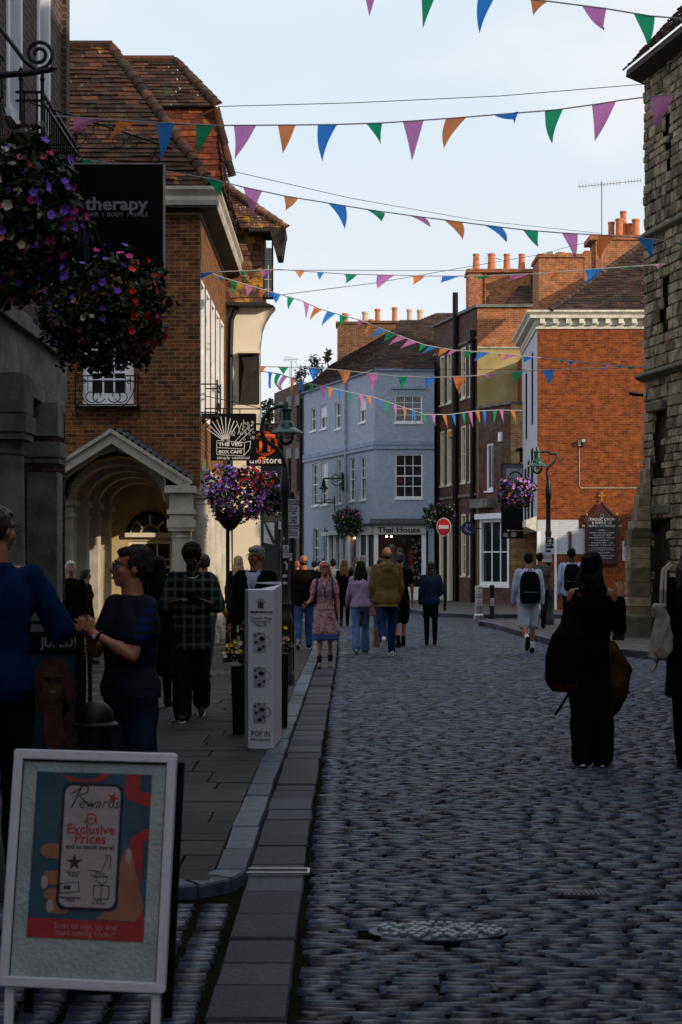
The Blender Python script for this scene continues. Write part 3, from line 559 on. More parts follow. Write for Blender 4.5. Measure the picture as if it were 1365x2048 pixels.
for s in (-1, 1): u = uc + s * (ra + .28); hood.fbox(F2, u - .28, u + .26, .0, .56, zs_ - .03, zs_ + .10); hood.fbox(F2, u - .2, u + .2, .0, .46, zs_ - .32, zs_ - .031); hood.fbox(F2, u - .24, u + .24, 0, .50, zs_ - .41, zs_ - .321); hood.fbox(F2, u - .2, u + .2, 0, .46, zs_ - .50, zs_ - .411)
hood.build('porch_hood', stonew, h2, bev=.008)
m = MB()
for s in (-1, 1):
    N = 13
    for k in range(N):
        t = (k + .5) / N; u = uc + s * (ra + .45) * t; z = zap + .045 - t * (zap - Z(968)); m.fbox(F2, u - .085, u + .085, 0, .12, z - .08, z + .085)
m.pieces('stepped_flashing', lead, h2)
for s in (-1, 1):
    u = uc + s * (ra + .28); p = F2.pt(u, .26, 0); col(h2, p.x, p.y,   .19, .03, zs_ - .505, stonew)
for yy in (28.28, 29.75, 31.2, 32.65, 34.05): col(h2, xc - .02, yy,   .17, .03, 3.0, stonew)
m = MB()       # arcade arches on the street side
for i, (y0, y1) in enumerate(((28.45, 29.58), (29.92, 31.03), (31.37, 32.48), (32.82, 33.88))):
    c = (y0 + y1) / 2; r = (y1 - y0) / 2
m.box(xc - .12, xc + .10, 28.1, 34.3, 3.001, 3.22); m.box(xc - .12, xc + .16, 28.1, 34.3, 3.22, 3.3); m.build('architrave', stonew, h2)
m = MB()        # vault ribs, left jambs and back wall inside the porch
xl, xr = GX(128, 28), GX(336, 28)
for yy, dr in ((28.35, .0), (29.3, .08), (30.2, .16), (31.1, .24)):
    r = ra - dr; cxp = (xl + xr) / 2; N = 14
    for k in range(N):
        a0, a1 = math.pi * k / N, math.pi * (k + 1) / N; q = [(cxp - r * math.cos(a), yy, zs_ - .15 + r * .82 * math.sin(a)) for a in (a0, a1)] + [(cxp - (r - .12) * math.cos(a), yy, zs_ - .15 + (r - .12) * .82 * math.sin(a)) for a in (a1, a0)]; m.prism(q, (0, .3, 0))
    xj = cxp - r; m.box(xj - .2, xj + .13, yy, yy + .3, .08, zs_ - .15); m.box(xj - .2, xj + .19, yy - .05, yy + .35, zs_ - .23, zs_ - .12); m.box(xj - .2, xj + .16, yy - .03, yy + .33, zs_ - .45, zs_ - .38); m.box(xj - .2, xj + .17, yy - .03, yy + .33, .08, .5)
m.build('vault_ribs', stonew, h2, bev=.01)
m = MB(); N = 14; cxp = (xl + xr) / 2; r = ra + .04
for k in range(N):
    a0, a1 = math.pi * k / N, math.pi * (k + 1) / N; m.quad(*[(cxp - r * math.cos(a), yy, zs_ - .15 + r * .86 * math.sin(a)) for a, yy in ((a0, 28.32), (a1, 28.32), (a1, 32.9), (a0, 32.9))])
m.box(xl - .4, xl - .03, 28.3, 32.9, 0, zs_ - .1); m.build('vault', pm('ochre_plaster', (.46, .36, .20), .85, .2, 2, .3), h2)
Fb = FR((xl - .1, 32.0), (xc - .34, 32.0), 1); ub0, ub1, zb0, zb1 = Fb.u(258), Fb.u(345), .95, GZ(1082, 32)
m = MB(); wall(m, Fb, 0, Fb.L, .0, 4.5, [(ub0, ub1, zb0, zb1)], .2); m.build('porch_back_wall', pm('ochre_plaster', (.46, .36, .20)), h2)
window(h2, Fb, ub0, ub1, zb0, zb1, 3, 3, cream_p, fw=.06, dep=-.08, bar=.03)
m = MB(); fc = Fb.pt((ub0 + ub1) / 2, .03, GZ(1070, 32)); rr = (ub1 - ub0) / 2
fl = FL(fc, (1, 0, 0), (0, 0, 1)); fl.ring(m, 0, 0, rr, .09, 0, .06, 0, 180); fl.ring(m, 0, 0, rr * .45, .035, 0, .05, 0, 180, 14); fl.line(m, [(-rr - .04, 0), (rr + .04, 0)], .09, 0, .07)
for a in (45, 90, 135): fl.line(m, [(rr * .45 * math.cos(R(a)), rr * .45 * math.sin(R(a))), (rr * math.cos(R(a)), rr * math.sin(R(a)))], .035, 0, .05)
fo = m.build('fanlight', cream_p, h2); m = MB(); fl.poly(m, [(rr * math.cos(R(a)), rr * math.sin(R(a))) for a in range(0, 181, 12)], -.01, .006); m.build('pane', glass(), fo)
m = MB(); m.tube([P(472, 595, 34.4), P(473, 615, 34.4), P(463, 640, 34.4), P(461, 700, 34.4), P(461, 1260, 34.4)], .06, 8); m.tube([P(480, 580, 34.4), P(472, 625, 34.4), P(466, 640, 34.4)], .02, 6); m.pieces('drainpipe', black, h2)
# --- cream jettied house
h3 = thing('cream_house', 'cream rendered house with lichen covered tiles and jettied oriel window', 'house', (-2.2, 34.5, 0))
x0, x1 = GX(448, 34.5), GX(520, 34.5); F3 = FR((x0, 34.5), (x1, 34.5), 1); z3 = GZ(612, 34.5)
m = MB(); m.box(x0 - 3, x1, 34.5, 35.0, 0, z3); m.box(x0 - 3, x1 - .5, 35.0, 42, 0, z3 + 1); m.build('wall', render_c, h3)
m = MB()       # coved jetty at the top right
pr = [(0, GZ(690, 34.5)), (.04, GZ(660, 34.5)), (.12, GZ(640, 34.5)), (.25, GZ(622, 34.5)), (.34, GZ(613, 34.5)), (0, GZ(613, 34.5))]
m.prism([(x1 + a, 34.5, z) for a, z in pr], (0, .5, 0)); m.build('cove', render_c, h3)
m = MB(); y = 34.35; ztop = GZ(455, y)
roofp(m, P(452, 604, y), P(526, 604, y), P(526, 457, y), P(440, 457, y), .115, .02, .2, .012); roofp(m, P(438, 457, y), P(498, 457, y), P(455, 372, 35.2), P(436, 372, 35.2), .115, .03, .2, .012)
roofp(m, P(482, 456, 34.0), P(569, 456, 34.0), P(455, 374, 35.2), P(450, 374, 35.2), .11, .03, .2, .014); m.build('roof', tileL, h3)
m = MB(); bonnets(m, P(449, 370, 35.1), P(570, 455, 34.0), .10, .2, (0, -1, .5)); m.build('ridge_tiles', tileL, h3)
m = MB(); a = P(498, 456, 33.95); b = P(572, 456, 33.95); m.prism([a, b, b + Vector((0, 1.0, 0)), a + Vector((0, 1.0, 0))], (0, 0, -.07)); m.prism([b + Vector((-.35, 0, -.07)), b + Vector((0, 0, -.07)), b + Vector((-.08, 0, -.62)), b + Vector((-.2, 0, -.62)),], (0, .8, 0))
a = P(446, 604, 34.2); b = P(548, 611, 34.2); m.prism([a, P(530, 604, 34.2), b, a + Vector((0, 0, -.07))], (0, .5, 0)); m.build('eaves', darkwood, h3)
m = MB(); q = GX(527, 34.35); q2 = GX(547, 34.35); zz0, zz1 = GZ(598, 34.35), GZ(495, 34.35); m.box(x0, q - .01, 34.4, 36, zz0, ztop); m.box(q, q2, 34.37, 34.42, zz0, zz0 + .05); m.box(q, q + .03, 34.37, 34.42, zz0, ztop); m.box(q2 - .035, q2, 34.37, 34.42, zz0, ztop); m.build('oriel', darkwood, h3)
m = MB()
for k in range(1, 5): m.box(q + .03, q2 - .035, 34.375, 34.39, zz0 + k * .22, zz0 + k * .22 + .012)
m.box((q + q2) / 2 - .006, (q + q2) / 2 + .006, 34.375, 34.39, zz0, zz1); wo = m.build('window', white, h3); m = MB(); m.quad((q, 34.40, zz0), (q2, 34.40, zz0), (q2, 34.40, zz1), (q, 34.40, zz1)); m.build('pane', glass(), wo)
m = MB(); m.box(GX(478, 34.45), GX(519, 34.45), 34.47, 34.496, GZ(808, 34.45), GZ(708, 34.45)); m.build('recess', darkwood, h3)
m = MB(); a, b = GX(480, 34.4), GX(518, 34.4); m.prism([(b, 34.34, GZ(708, 34.4)), (a + .05, 34.34, GZ(716, 34.4)), (a + .1, 34.34, GZ(735, 34.4)), (a + .06, 34.34, GZ(760, 34.4)), (a + .02, 34.34, GZ(800, 34.4)), (a, 34.34, GZ(806, 34.4)), (a + .14, 34.34, GZ(778, 34.4)), (a + .16, 34.34, GZ(760, 34.4)), (b, 34.34, GZ(735, 34.4))], (0, .12, 0)); m.build('console', darkwood, h3)
m = MB(); m.box(GX(476, 34.3), GX(520, 34.3), 34.2, 34.5, GZ(707, 34.3), GZ(703, 34.3)); m.build('shelf', render_c, h3)
# --- blue corner shop
h4 = thing('blue_shop_house', 'pale blue painted brick corner house with a restaurant shopfront', 'house', (1.35, 61, 0))
ca, cb, cc = (GX(608, 69.4), 69.4), (GX(750, 61), 61), (GX(869, 61), 61); FL4 = FR(ca, cb, 1); FR4 = FR(cb, cc, 1); zt4 = GZ(738, 61)
lw = []
for a, b, t, bo in ((622, 633, 817, 863), (641, 654, 812, 859), (671, 682, 806, 859), (719, 732, 797, 846), (625, 637, 929, 1012), (643, 656, 924, 1010), (674, 683, 921, 1008), (699, 711, 917, 1002), (720, 732, 914, 1000), (627, 638, 1057, 1135), (648, 657, 1057, 1135)):
    lw.append((FL4.u(a), FL4.u(b), FL4.z(a, bo), FL4.z(a, t)))
rw = [(FR4.u(790), FR4.u(845), GZ(845, 61), GZ(790, 61)), (FR4.u(791), FR4.u(846), GZ(996, 61), GZ(908, 61))]
m = MB(); uf = FL4.u(703); wall(m, FL4, 0, FL4.L, 0, zt4, lw + [(uf, FL4.L, .5, 2.85)], .12); wall(m, FR4, 0, FR4.L, 0, zt4, rw + [(0, FR4.u(857), .5, 2.85)], .12); bigcore(m, FL4, 0, FL4.L, 6, 3.0, zt4, .4); m.box(1.4, 3.6, 61.5, 67, 3.0, zt4)
m.build('wall', blueb, h4)
for i, w in enumerate(lw): window(h4, FL4, *w, 2, 4 if i > 3 else 2, curtain=.45 if i in (1, 5, 3) else None)
window(h4, FR4, *rw[0], 3, 4); window(h4, FR4, *rw[1], 3, 4, bar=.028)
m = MB()
for fr in (FL4, FR4): m.fbox(fr, 0, fr.L, 0, .07, GZ(898, 61), GZ(892, 61)); m.fbox(fr, 0, fr.L, 0, .11, zt4 - .07, zt4 + .02); m.fbox(fr, 0, fr.L, 0, .045, GZ(890, 61), GZ(881, 61))
m.fbox(FR4, FR4.u(783), FR4.u(852), 0, .08, GZ(778, 61), GZ(774, 61)); m.tube([FL4.pt(FL4.u(695), .08, 0.1), FL4.pt(FL4.u(695), .08, zt4 + .3)], .05, 8); m.pieces('string_course', pm('blue_trim', (.25, .31, .44)), h4)
m = MB(); e0, e1, e2 = FL4.pt(0, .15, zt4 + .02), FL4.pt(FL4.L, .15, zt4 + .02), FR4.pt(FR4.L, .15, zt4 + .02); p1 = P(800, 652, 66); p0 = P(640, 700, 74); p2 = P(905, 635, 66)
roofp(m, e0, e1, p1, P(665, 728, 74), .16, .03, .3); roofp(m, e1, e2, P(880, 640, 66), P(835, 640, 66), .16, .03, .3); roofp(m, e1, e1 + Vector((.02, 0, 0)), P(835, 640, 66), P(800, 640, 66), .16, .03, .3); roofp(m, P(790, 660, 66.5), P(925, 655, 66.5), P(905, 626, 68), P(875, 626, 68), .16, .03, .3); m.build('roof', tiled, h4)
# shopfront
m = MB(); za, zb = 2.72, 3.06
for fr, u0, u1 in ((FL4, FL4.u(712), FL4.L + .03), (FR4, -.03, FR4.u(852))):
    m.fbox(fr, u0, u1, .02, .2, za, zb + .02); 
fa = m.build('fascia', pm('grey_fascia', (.48, .47, .44), .6, .1), h4)
m = MB(); m.fbox(FL4, FL4.u(712), FL4.L + .3, .0, .34, 3.10, 3.16); m.fbox(FR4, -.2, FR4.u(856), .0, .34, 3.10, 3.17); m.prism([FR4.pt(-.2, .34, 3.17), FR4.pt(-.2, 0, 3.17), FR4.pt(-.2, 0, 3.36)], FR4.t * (FR4.u(856) + .2)); m.build('canopy', pm('dark_lead', (.05, .05, .052)), h4)
lt = pm('black_lettering', (.012, .010, .010), .6); text('Thai House', .30, lt, fa, FR4.pt(FR4.u(798), .215, 2.89), FR4.t, (0, 0, 1), sx=1.22, bold=.008); text('Thai House', .20, lt, fa, FL4.pt(FL4.u(729), .215, 2.89), FL4.t, (0, 0, 1), sx=1.1, bold=.006)
m = MB()
for u in (FR4.u(751) + .03, FR4.u(848)): m.fbox(FR4, u - .09, u + .09, 0, .12, .1, 2.72)
for px in (722, 737): u = FL4.u(px); m.fbox(FL4, u - .05, u + .05, 0, .09, .1, 2.72)
for px in (663, 676, 688, 700): u = FL4.u(px); m.fbox(FL4, u - .14, u + .14, .01, .16, .1, 2.75)
m.fbox(FL4, FL4.u(655), FL4.u(705), 0, .3, 2.76, 2.9); m.fbox(FR4, -.05, FR4.u(857), 0, .10, .1, .62); m.fbox(FL4, FL4.u(706), FL4.L, 0, .10, .1, .5); m.pieces('shopfront', white, h4, bev=.01)
m = MB(); m.fbox(FL4, FL4.u(680), FL4.u(698), .0, .08, .1, 2.7); m.build('door', pm('grey_door', (.24, .24, .25)), h4)
m = MB(); m.quad(FR4.pt(.1, -.04, .6), FR4.pt(FR4.u(848), -.04, .6), FR4.pt(FR4.u(848), -.04, 2.75), FR4.pt(.1, -.04, 2.75)); m.quad(FL4.pt(uf, -.04, .5), FL4.pt(FL4.L, -.04, .5), FL4.pt(FL4.L, -.04, 2.8), FL4.pt(uf, -.04, 2.8)); m.build('shop_window', clear_glass(), h4)
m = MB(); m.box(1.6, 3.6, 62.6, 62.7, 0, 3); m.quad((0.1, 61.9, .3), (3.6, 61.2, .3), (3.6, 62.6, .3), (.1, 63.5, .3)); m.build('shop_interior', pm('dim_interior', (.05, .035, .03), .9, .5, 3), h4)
rs = random.Random(5)
for px, py, w, h, c in ((785, 1110, .35, .9, (.16, .18, .15)), (800, 1115, .35, .8, (.22, .24, .22)), (757, 1120, .25, .9, (.25, .06, .04)), (812, 1130, .3, .9, (.03, .05, .12)), (822, 1125, .28, 1.0, (.30, .05, .02))):
    m = MB(); c0 = P(px, py, 62.1); m.loft([(c0.x, c0.y, c0.z - h / 2, w * .5, .12), (c0.x, c0.y, c0.z, w * .42, .12), (c0.x, c0.y, c0.z + h * .35, w * .55, .13), (c0.x, c0.y, c0.z + h * .5, w * .2, .08)]); m.pieces('displayed_garment', fab(c), h4)
m = MB()
for k in range(46): c = P(rs.uniform(825, 843), rs.uniform(1075, 1160), 61.4); m.box(c.x - .025, c.x + .025, c.y, c.y + .02, c.z - .03, c.z + .03)
m.build('postcards', pm('pale_card', (.5, .5, .5)), h4)
for px, py, c, e in ((710, 1076, (1, .45, .15), 25), (774, 1073, (1, .9, .8), 30), (783, 1073, (1, .9, .8), 30)):
    m = MB(); m.ell(P(px, py, 61.9 if px > 750 else 63.4), (.035, .035, .035)); m.build('lit_bulb', pm('bulb_%d' % px, c, .5, 0, emis=(*c, e)), h4)
# --- brown terrace beyond, running on the same line
h5 = thing('brown_terrace', 'brown brick terrace with stone lintels left of the blue house', 'house', (-2.4, 70, 0))
F5 = FR((GX(549, 74.6), 74.6), (GX(607, 69.5), 69.5), 1); z5 = F5.z(607, 762); m = MB()
w5 = [(F5.u(a), F5.u(b), F5.z(a, bo), F5.z(a, t)) for a, b, t, bo in ((576, 583, 815, 880), (594, 602, 812, 878), (576, 583, 918, 990), (594, 602, 918, 985), (560, 566, 825, 890), (560, 566, 925, 995))]
wall(m, F5, 0, F5.L, 0, z5, w5); bigcore(m, F5, 0, F5.L, 6, 0, z5); m.build('wall', brownb, h5)
for w in w5: window(h5, F5, *w, 2, 2, fm=darkwood)
m = MB()
for a, b, c, d in w5: m.fbox(F5, a - .12, b + .12, 0, .04, d + .003, d + .5)
m.pieces('lintel', pm('grey_lintel', (.16, .16, .17)), h5); m = MB(); m.tube([F5.pt(F5.L - .1, .1, 0), F5.pt(F5.L - .1, .1, z5 - .4)], .07, 8); m.pieces('drainpipe', black, h5)
h5b = thing('timber_house', 'half timbered house with dark shopfront beyond the cream wall', 'house', (-3.5, 62, 0))
y = 60; m = MB(); m.box(GX(430, y), GX(557, y), y, y + 6, 0, GZ(880, y)); m.box(GX(552, y), GX(584, y), y + .1, y + 6, 0, GZ(985, y)); m.build('wall', pm('black_weatherboard', (.012, .012, .012)), h5b)
m = MB(); m.prism([P(528, 1045, y - .02), P(549, 1045, y - .02), P(549, 1090, y - .02), P(528, 1085, y - .02)], (0, .015, 0)); m.box(GX(555, y), GX(577, y), y + .07, y + .095, 2.9, 3.8); m.build('plaster_panel', pm('white_plaster', (.45, .45, .46)), h5b)
m = MB(); m.prism([P(528, 1045, y - .08), P(532, 1045, y - .08), P(550, 1082, y - .08), P(546, 1088, y - .08)], (0, .06, 0)); m.build('brace', darkwood, h5b)
m = MB(); roofp(m, P(500, 880, y - .2), P(560, 880, y - .2), P(560, 848, y + 3), P(500, 848, y + 3), .18, .03, .3); m.build('roof', tiled, h5b)
# --- tall brick house and its ochre flank
h6 = thing('sash_window_house', 'tall maroon brick house with white sashes and ochre rendered flank wall', 'house', (5.09, 57, 0))
ca, cb = (GX(869, 61.9), 61.9), (GX(955, 57), 57); F6 = FR(ca, cb, 1); G6 = FR(cb, (9, 57), 1); zt = GZ(615, 57)
w6 = []
for a, b in ((881, 889), (895, 903), (908.5, 916), (923, 932), (939, 947)):
    w6 += [(F6.u(a), F6.u(b), 7.9, 9.85), (F6.u(a), F6.u(b), 4.67, 6.84)]
    if a > 920: w6.append((F6.u(a), F6.u(b), 1.1, 3.46))
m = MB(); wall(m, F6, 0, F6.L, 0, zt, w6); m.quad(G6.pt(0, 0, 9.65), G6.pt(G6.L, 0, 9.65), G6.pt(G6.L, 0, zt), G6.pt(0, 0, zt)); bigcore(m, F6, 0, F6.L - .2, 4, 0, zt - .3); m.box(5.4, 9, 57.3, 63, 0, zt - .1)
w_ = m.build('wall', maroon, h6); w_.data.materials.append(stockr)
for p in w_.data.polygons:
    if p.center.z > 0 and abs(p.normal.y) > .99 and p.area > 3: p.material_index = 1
for w in w6: window(h6, F6, *w, 2, 4, fm=cream_p, fw=.07, proud=.05)
m = MB(); m.quad(G6.pt(0, 0, 0), G6.pt(G6.L, 0, 0), G6.pt(G6.L, 0, 9.60), G6.pt(0, 0, 9.60)); m.build('rendered_flank', render_t, h6)
m = MB(); m.fbox(G6, 0, G6.L, 0, .06, 9.6, 9.65); m.build('flashing', pm('green_lead', (.35, .42, .33)), h6)
m = MB(); m.fbox(F6, -.05, F6.L + .1, -.3, .1, zt, zt + .11); m.fbox(G6, 0, G6.L, -.25, .1, zt + .002, zt + .112); m.fbox(F6, 0, F6.L, 0, .06, 4.1, 4.2); m.fbox(F6, 0, F6.L, 0, .05, 9.95, 10.05); m.pieces('coping', stoned, h6)
m = MB(); yb = 59.5; xb = lambda p: GX(p, yb); m.box(xb(937), xb(965), yb, yb + 1.1, 9, GZ(545, yb)); m.box(xb(965), xb(1062), yb + .1, yb + 1.1, 9, GZ(545, yb)); m.box(xb(970), xb(973), yb, yb + .2, 9, GZ(548, yb)); m.box(xb(934), xb(1066), yb - .08, yb + 1.2, GZ(545, yb), GZ(538, yb)); m.build('chimney', stockr, h6)
for px in (955, 986, 1017, 1047):
    m = MB(); s = 1; m.lathe((xb(px), yb + .5, GZ(538, yb)), [(.15, 0), (.145, .02), (.115, .62), (.135, .63), (.135, .68), (.10, .68)] if px != 986 else [(.17, 0), (.165, .02), (.13, .62), (.15, .63), (.15, .69), (.10, .69)], 16); m.build('chimney_pot', potm, h6, smooth='auto')
m = MB(); roofp(m, P(1005, 612, 58.2), P(1110, 612, 58.2), P(1100, 535, 61), P(1072, 535, 61), .15, .03, .3); m.build('roof', tiled, h6)
m = MB(); m.tube([F6.pt(F6.u(917), .12, 0), F6.pt(F6.u(917), .12, GZ(585, 59))], .11, 10); m.build('flue_pipe', black, h6)
m = MB(); m.tube([F6.pt(F6.u(950.5), .1, 0), F6.pt(F6.u(950.5), .1, 10.0)], .09, 8); m.fbox(F6, F6.u(945), F6.u(953), .02, .25, 9.9, 10.3); m.tube([F6.pt(F6.u(873), .1, 0), F6.pt(F6.u(873), .1, 9.0)], .07, 8); m.fbox(F6, F6.u(868), F6.u(875), .02, .25, 8.9, 9.3); m.pieces('drainpipe', black, h6)
m = MB()
for px in (888, 904): u = F6.u(px); m.fbox(F6, u - .1, u + .1, 0, .16, .1, 3.0)
m.fbox(F6, F6.u(883), F6.u(909), 0, .25, 3.0, 3.3); m.fbox(F6, F6.u(882), F6.u(910), 0, .32, 3.3, 3.38); m.build('doorcase', cream_p, h6, bev=.01); m = MB(); m.fbox(F6, F6.u(890), F6.u(902), 0, .03, .1, 2.9); m.build('door', pm('black_door', (.012, .012, .014)), h6)
# --- low brick shop
h7 = thing('low_brick_shop', 'low two storey brick shop with a white shop window', 'house', (6, 55, 0))
F7 = FR((GX(957.5, 56.8), 56.8), (GX(1022, 55), 55), 1); G7 = FR((GX(1022, 55), 55), (7.2, 55), 1); z7 = GZ(808, 55)
w7 = [(F7.u(972), F7.u(986.5), 4.25, 6.0), (F7.u(960), F7.u(1019), .75, 3.2)]
m = MB(); wall(m, F7, 0, F7.L, 0, z7, w7); bigcore(m, F7, 0, F7.L, 3, 3.4, z7); m.build('wall', maroon, h7)
m = MB(); wall(m, G7, .001, G7.L, 0, z7); m.build('flank_wall', yellb, h7)
m = MB(); m.fbox(F7, 0, F7.L + .05, -.3, .08, z7, z7 + .09); m.fbox(G7, .1, G7.L, -.3, .08, z7 + .001, z7 + .091); m.fbox(F7, F7.u(955), F7.u(990), .0, .35, 3.62, 3.95); m.pieces('coping', stoned, h7)
window(h7, F7, *w7[0], 2, 1, fw=.09); window(h7, F7, w7[1][0], w7[1][1], .75, 3.2, 3, 2, fw=.12, bar=.06, proud=.06)
m = MB(); m.fbox(F7, F7.u(958), F7.u(1020), .0, .2, 3.2, 3.4); m.build('fascia', white, h7)
m = MB(); m.fbox(F7, F7.u(1000), F7.u(1006), .0, .09, 6.0, 6.34); m.build('alarm_box', white, h7, bev=.01)
m = MB(); m.fbox(F6, F6.u(902), F6.u(907), .0, .12, 6.5, 6.75); m.build('alarm_box', pm('orange_box', (.55, .25, .03)), h6, bev=.01)
# --- orange-red brick house with white cornice
h8 = thing('red_brick_house', 'orange red brick house with white dentil cornice beside the stone tower', 'house', (8, 49, 0))
xa = GX(1075, 49); F8 = FR((xa, 49), (12, 49), 1); G8 = FR((GX(1044.5, 55.2), 55.2), (xa, 49), 1); zt = GZ(658, 49)
m = MB(); wall(m, F8, 0, F8.L, 0, zt); m.box(xa + .3, 12, 49.3, 57, 2.7, zt); m.box(xa + 1.2, 12, 49.3, 57, 0, 2.69); m.build('wall', redb, h8)
m = MB(); slits = [(G8.u(1052), G8.u(1055), 5.9, 8.2), (G8.u(1064), G8.u(1067), 6.2, 8.6), (G8.u(1050), G8.u(1053.5), 3.0, 4.9), (G8.u(1056), G8.u(1059.5), 3.0, 5.1), (G8.u(1063), G8.u(1067), 3.0, 5.4)]
wall(m, G8, 0, G8.L, 2.6, zt, slits); m.build('street_wall', whiteb, h8)
for s in slits: window(h8, G8, *s, 1, 2, fm=darkwood, sill=False, proud=.06)
m = MB(); pr = [(0, zt), (.05, zt), (.05, zt + .10), (.08, zt + .12), (.08, zt + .30), (.26, zt + .32), (.26, zt + .42), (.36, zt + .50), (.36, zt + .56), (0, zt + .58)]
A = [F8.pt(F8.L, d, z) for d, z in pr]; B = [Vector((xa, 49, z)) + (F8.n + G8.n * 1.0) * d for d, z in pr]; C = [G8.pt(0, d, z) for d, z in pr]; n = len(pr)
m.add(A + B + C, [(i, i + 1, n + i + 1, n + i) for i in range(n - 1)] + [(n + i, n + i + 1, 2 * n + i + 1, 2 * n + i) for i in range(n - 1)] + [tuple(range(2 * n, 3 * n))])
u = .06
while u < F8.L: m.fbox(F8, u, u + .16, .08, .22, zt + .15, zt + .318); u += .42
m.build('cornice', pm('ivory_paint', (.62, .58, .50)), h8)
m = MB(); zz = zt + .58; e0 = Vector((GX(1100, 49), 48.7, zz)); roofp(m, e0, Vector((12, 48.7, zz)), Vector((12, 53.0, P(1300, 478, 53).z)), P(1300, 478, 53), .14, .03, .25, .012); m.build('roof', tiled, h8)
m = MB(); bonnets(m, P(1300, 478, 53), e0, .1, .25, (0, -1, .6)); m.build('ridge_tiles', tiled, h8)
m = MB(); yb = 51.5; m.box(GX(1078, yb), GX(1167, yb), yb, yb + 1.6, zt, GZ(515, yb)); m.box(GX(1075, yb), GX(1171, yb), yb - .06, yb + 1.7, GZ(515, yb), GZ(508, yb)); m.build('chimney', stockr, h8)
for px, r, h, mt in ((1104, .16, .17, steel), (1123, .13, .17, potm), (1139, .12, .14, potm), (1155, .1, .1, potm)):
    m = MB(); m.lathe((GX(px, yb + .6), yb + .6, GZ(508, yb)), [(r, 0), (r, h * .8), (r * 1.1, h * .82), (r * 1.1, h), (r * .8, h)], 16); m.build('chimney_pot', mt, h8, smooth='auto')
m = MB(); wp = [(0, GZ(1040, 49)), (F8.u(1158), GZ(1040, 49)), (F8.u(1158), GZ(1057, 49)), (F8.u(1170), GZ(1057, 49)), (F8.u(1170), GZ(1080, 49)), (0, GZ(1108, 49))]
m.fbox(F8, 0, F8.u(1158), .0, .006, GZ(1080, 49), GZ(1040, 49)); m.fbox(F8, F8.u(1158), F8.u(1170), 0, .006, GZ(1080, 49), GZ(1057, 49)); m.fbox(F8, 0, F8.u(1170), 0, .006, GZ(1108, 49), GZ(1080, 49)); m.build('painted_patch', whiteb, h8)
m = MB(); m.prism([G8.pt(0, .02, 2.6), G8.pt(0, .36, 2.75), G8.pt(0, .36, 2.95), G8.pt(0, .02, 3.1)], G8.t * G8.L); m.build('jetty_moulding', pm('ivory_paint', (.62, .58, .50)), h8)
m = MB(); m.fbox(G8, 0, G8.L, -1.1, -1.0, 0, 2.6); m.build('recessed_shop_wall', maroon, h8); m = MB(); m.fbox(F8, .0, .10, -.15, .03, 0, 2.6); m.fbox(F8, .55, .62, -.1, .05, 0, 2.4); m.pieces('shop_post', white, h8)
m = MB(); m.fbox(F8, F8.u(1156), F8.u(1162), 0, .09, GZ(892, 49), GZ(881, 49)); jb = m.build('junction_box', pm('buff_plastic', (.45, .42, .33)), h8)
m = MB(); m.tube([F8.pt(F8.u(1159), .02, GZ(892, 49)), F8.pt(F8.u(1159), .02, GZ(972, 49)), F8.pt(F8.u(1162), .02, GZ(976, 49)), F8.pt(F8.u(1280), .02, GZ(976, 49))], .012, 5); m.build('cable', pm('buff_plastic', (.45, .42, .33)), h8)
t = thing('floodlight', 'small black floodlight fixed to the orange brick wall', 'floodlight', F8.pt(F8.u(1164), 0, GZ(886, 49)))
m = MB(); m.fbox(F8, F8.u(1158.5) + .09, F8.u(1171), .08, .22, GZ(887, 49), GZ(878, 49)); m.fbox(F8, F8.u(1163), F8.u(1166), 0, .1, GZ(894, 49), GZ(884, 49)); m.build('housing', black, t); m = MB(); m.fbox(F8, F8.u(1162), F8.u(1169), .22, .225, GZ(885.5, 49), GZ(879.5, 49)); m.build('lens', pm('lens_glass', (.4, .38, .36), .2), t)
# church notice board
t = thing('church_notice_board', 'carved wooden church notice board with gilt cross on red brick wall', 'notice board', F8.pt(F8.u(1204), .1, 2))
s = 49 / FP; fl = FL(F8.pt(F8.u(1203), .05, GZ(1125, 49)), (1, 0, 0), (0, 0, 1)); wd = pm('oxblood_timber', (.045, .010, .007), .45, .4)
m = MB(); hw = 30 * s; H0 = 90 * s; fl.poly(m, [(-hw, 0), (hw, 0), (hw, H0), (hw * .55, H0 + 11 * s), (0, H0 + 27 * s), (-hw * .55, H0 + 11 * s), (-hw, H0)], 0, .06)
for x in (-hw, hw): fl.rect(m, x - .05, x + .05, -.05, H0 + .05, 0, .1)
fl.rect(m, -hw, hw, -.06, .0, 0, .1); fl.line(m, [(-hw, H0), (-hw * .55, H0 + 11 * s), (0, H0 + 29 * s), (hw * .55, H0 + 11 * s), (hw, H0)], .06, .06, .09); m.build('frame', wd, t, bev=.006)
m = MB(); fl.poly(m, [(-hw + .1, .1), (hw - .1, .1), (hw - .1, H0 - .12), (hw * .4, H0 + .06), (0, H0 + .14), (-hw * .4, H0 + .06), (-hw + .1, H0 - .12)], .061, .07); pb = m.build('panel', pm('black_panel', (.008, .010, .016), .4), t)
pw = pm('pale_lettering', (.62, .62, .64), .6, .05)
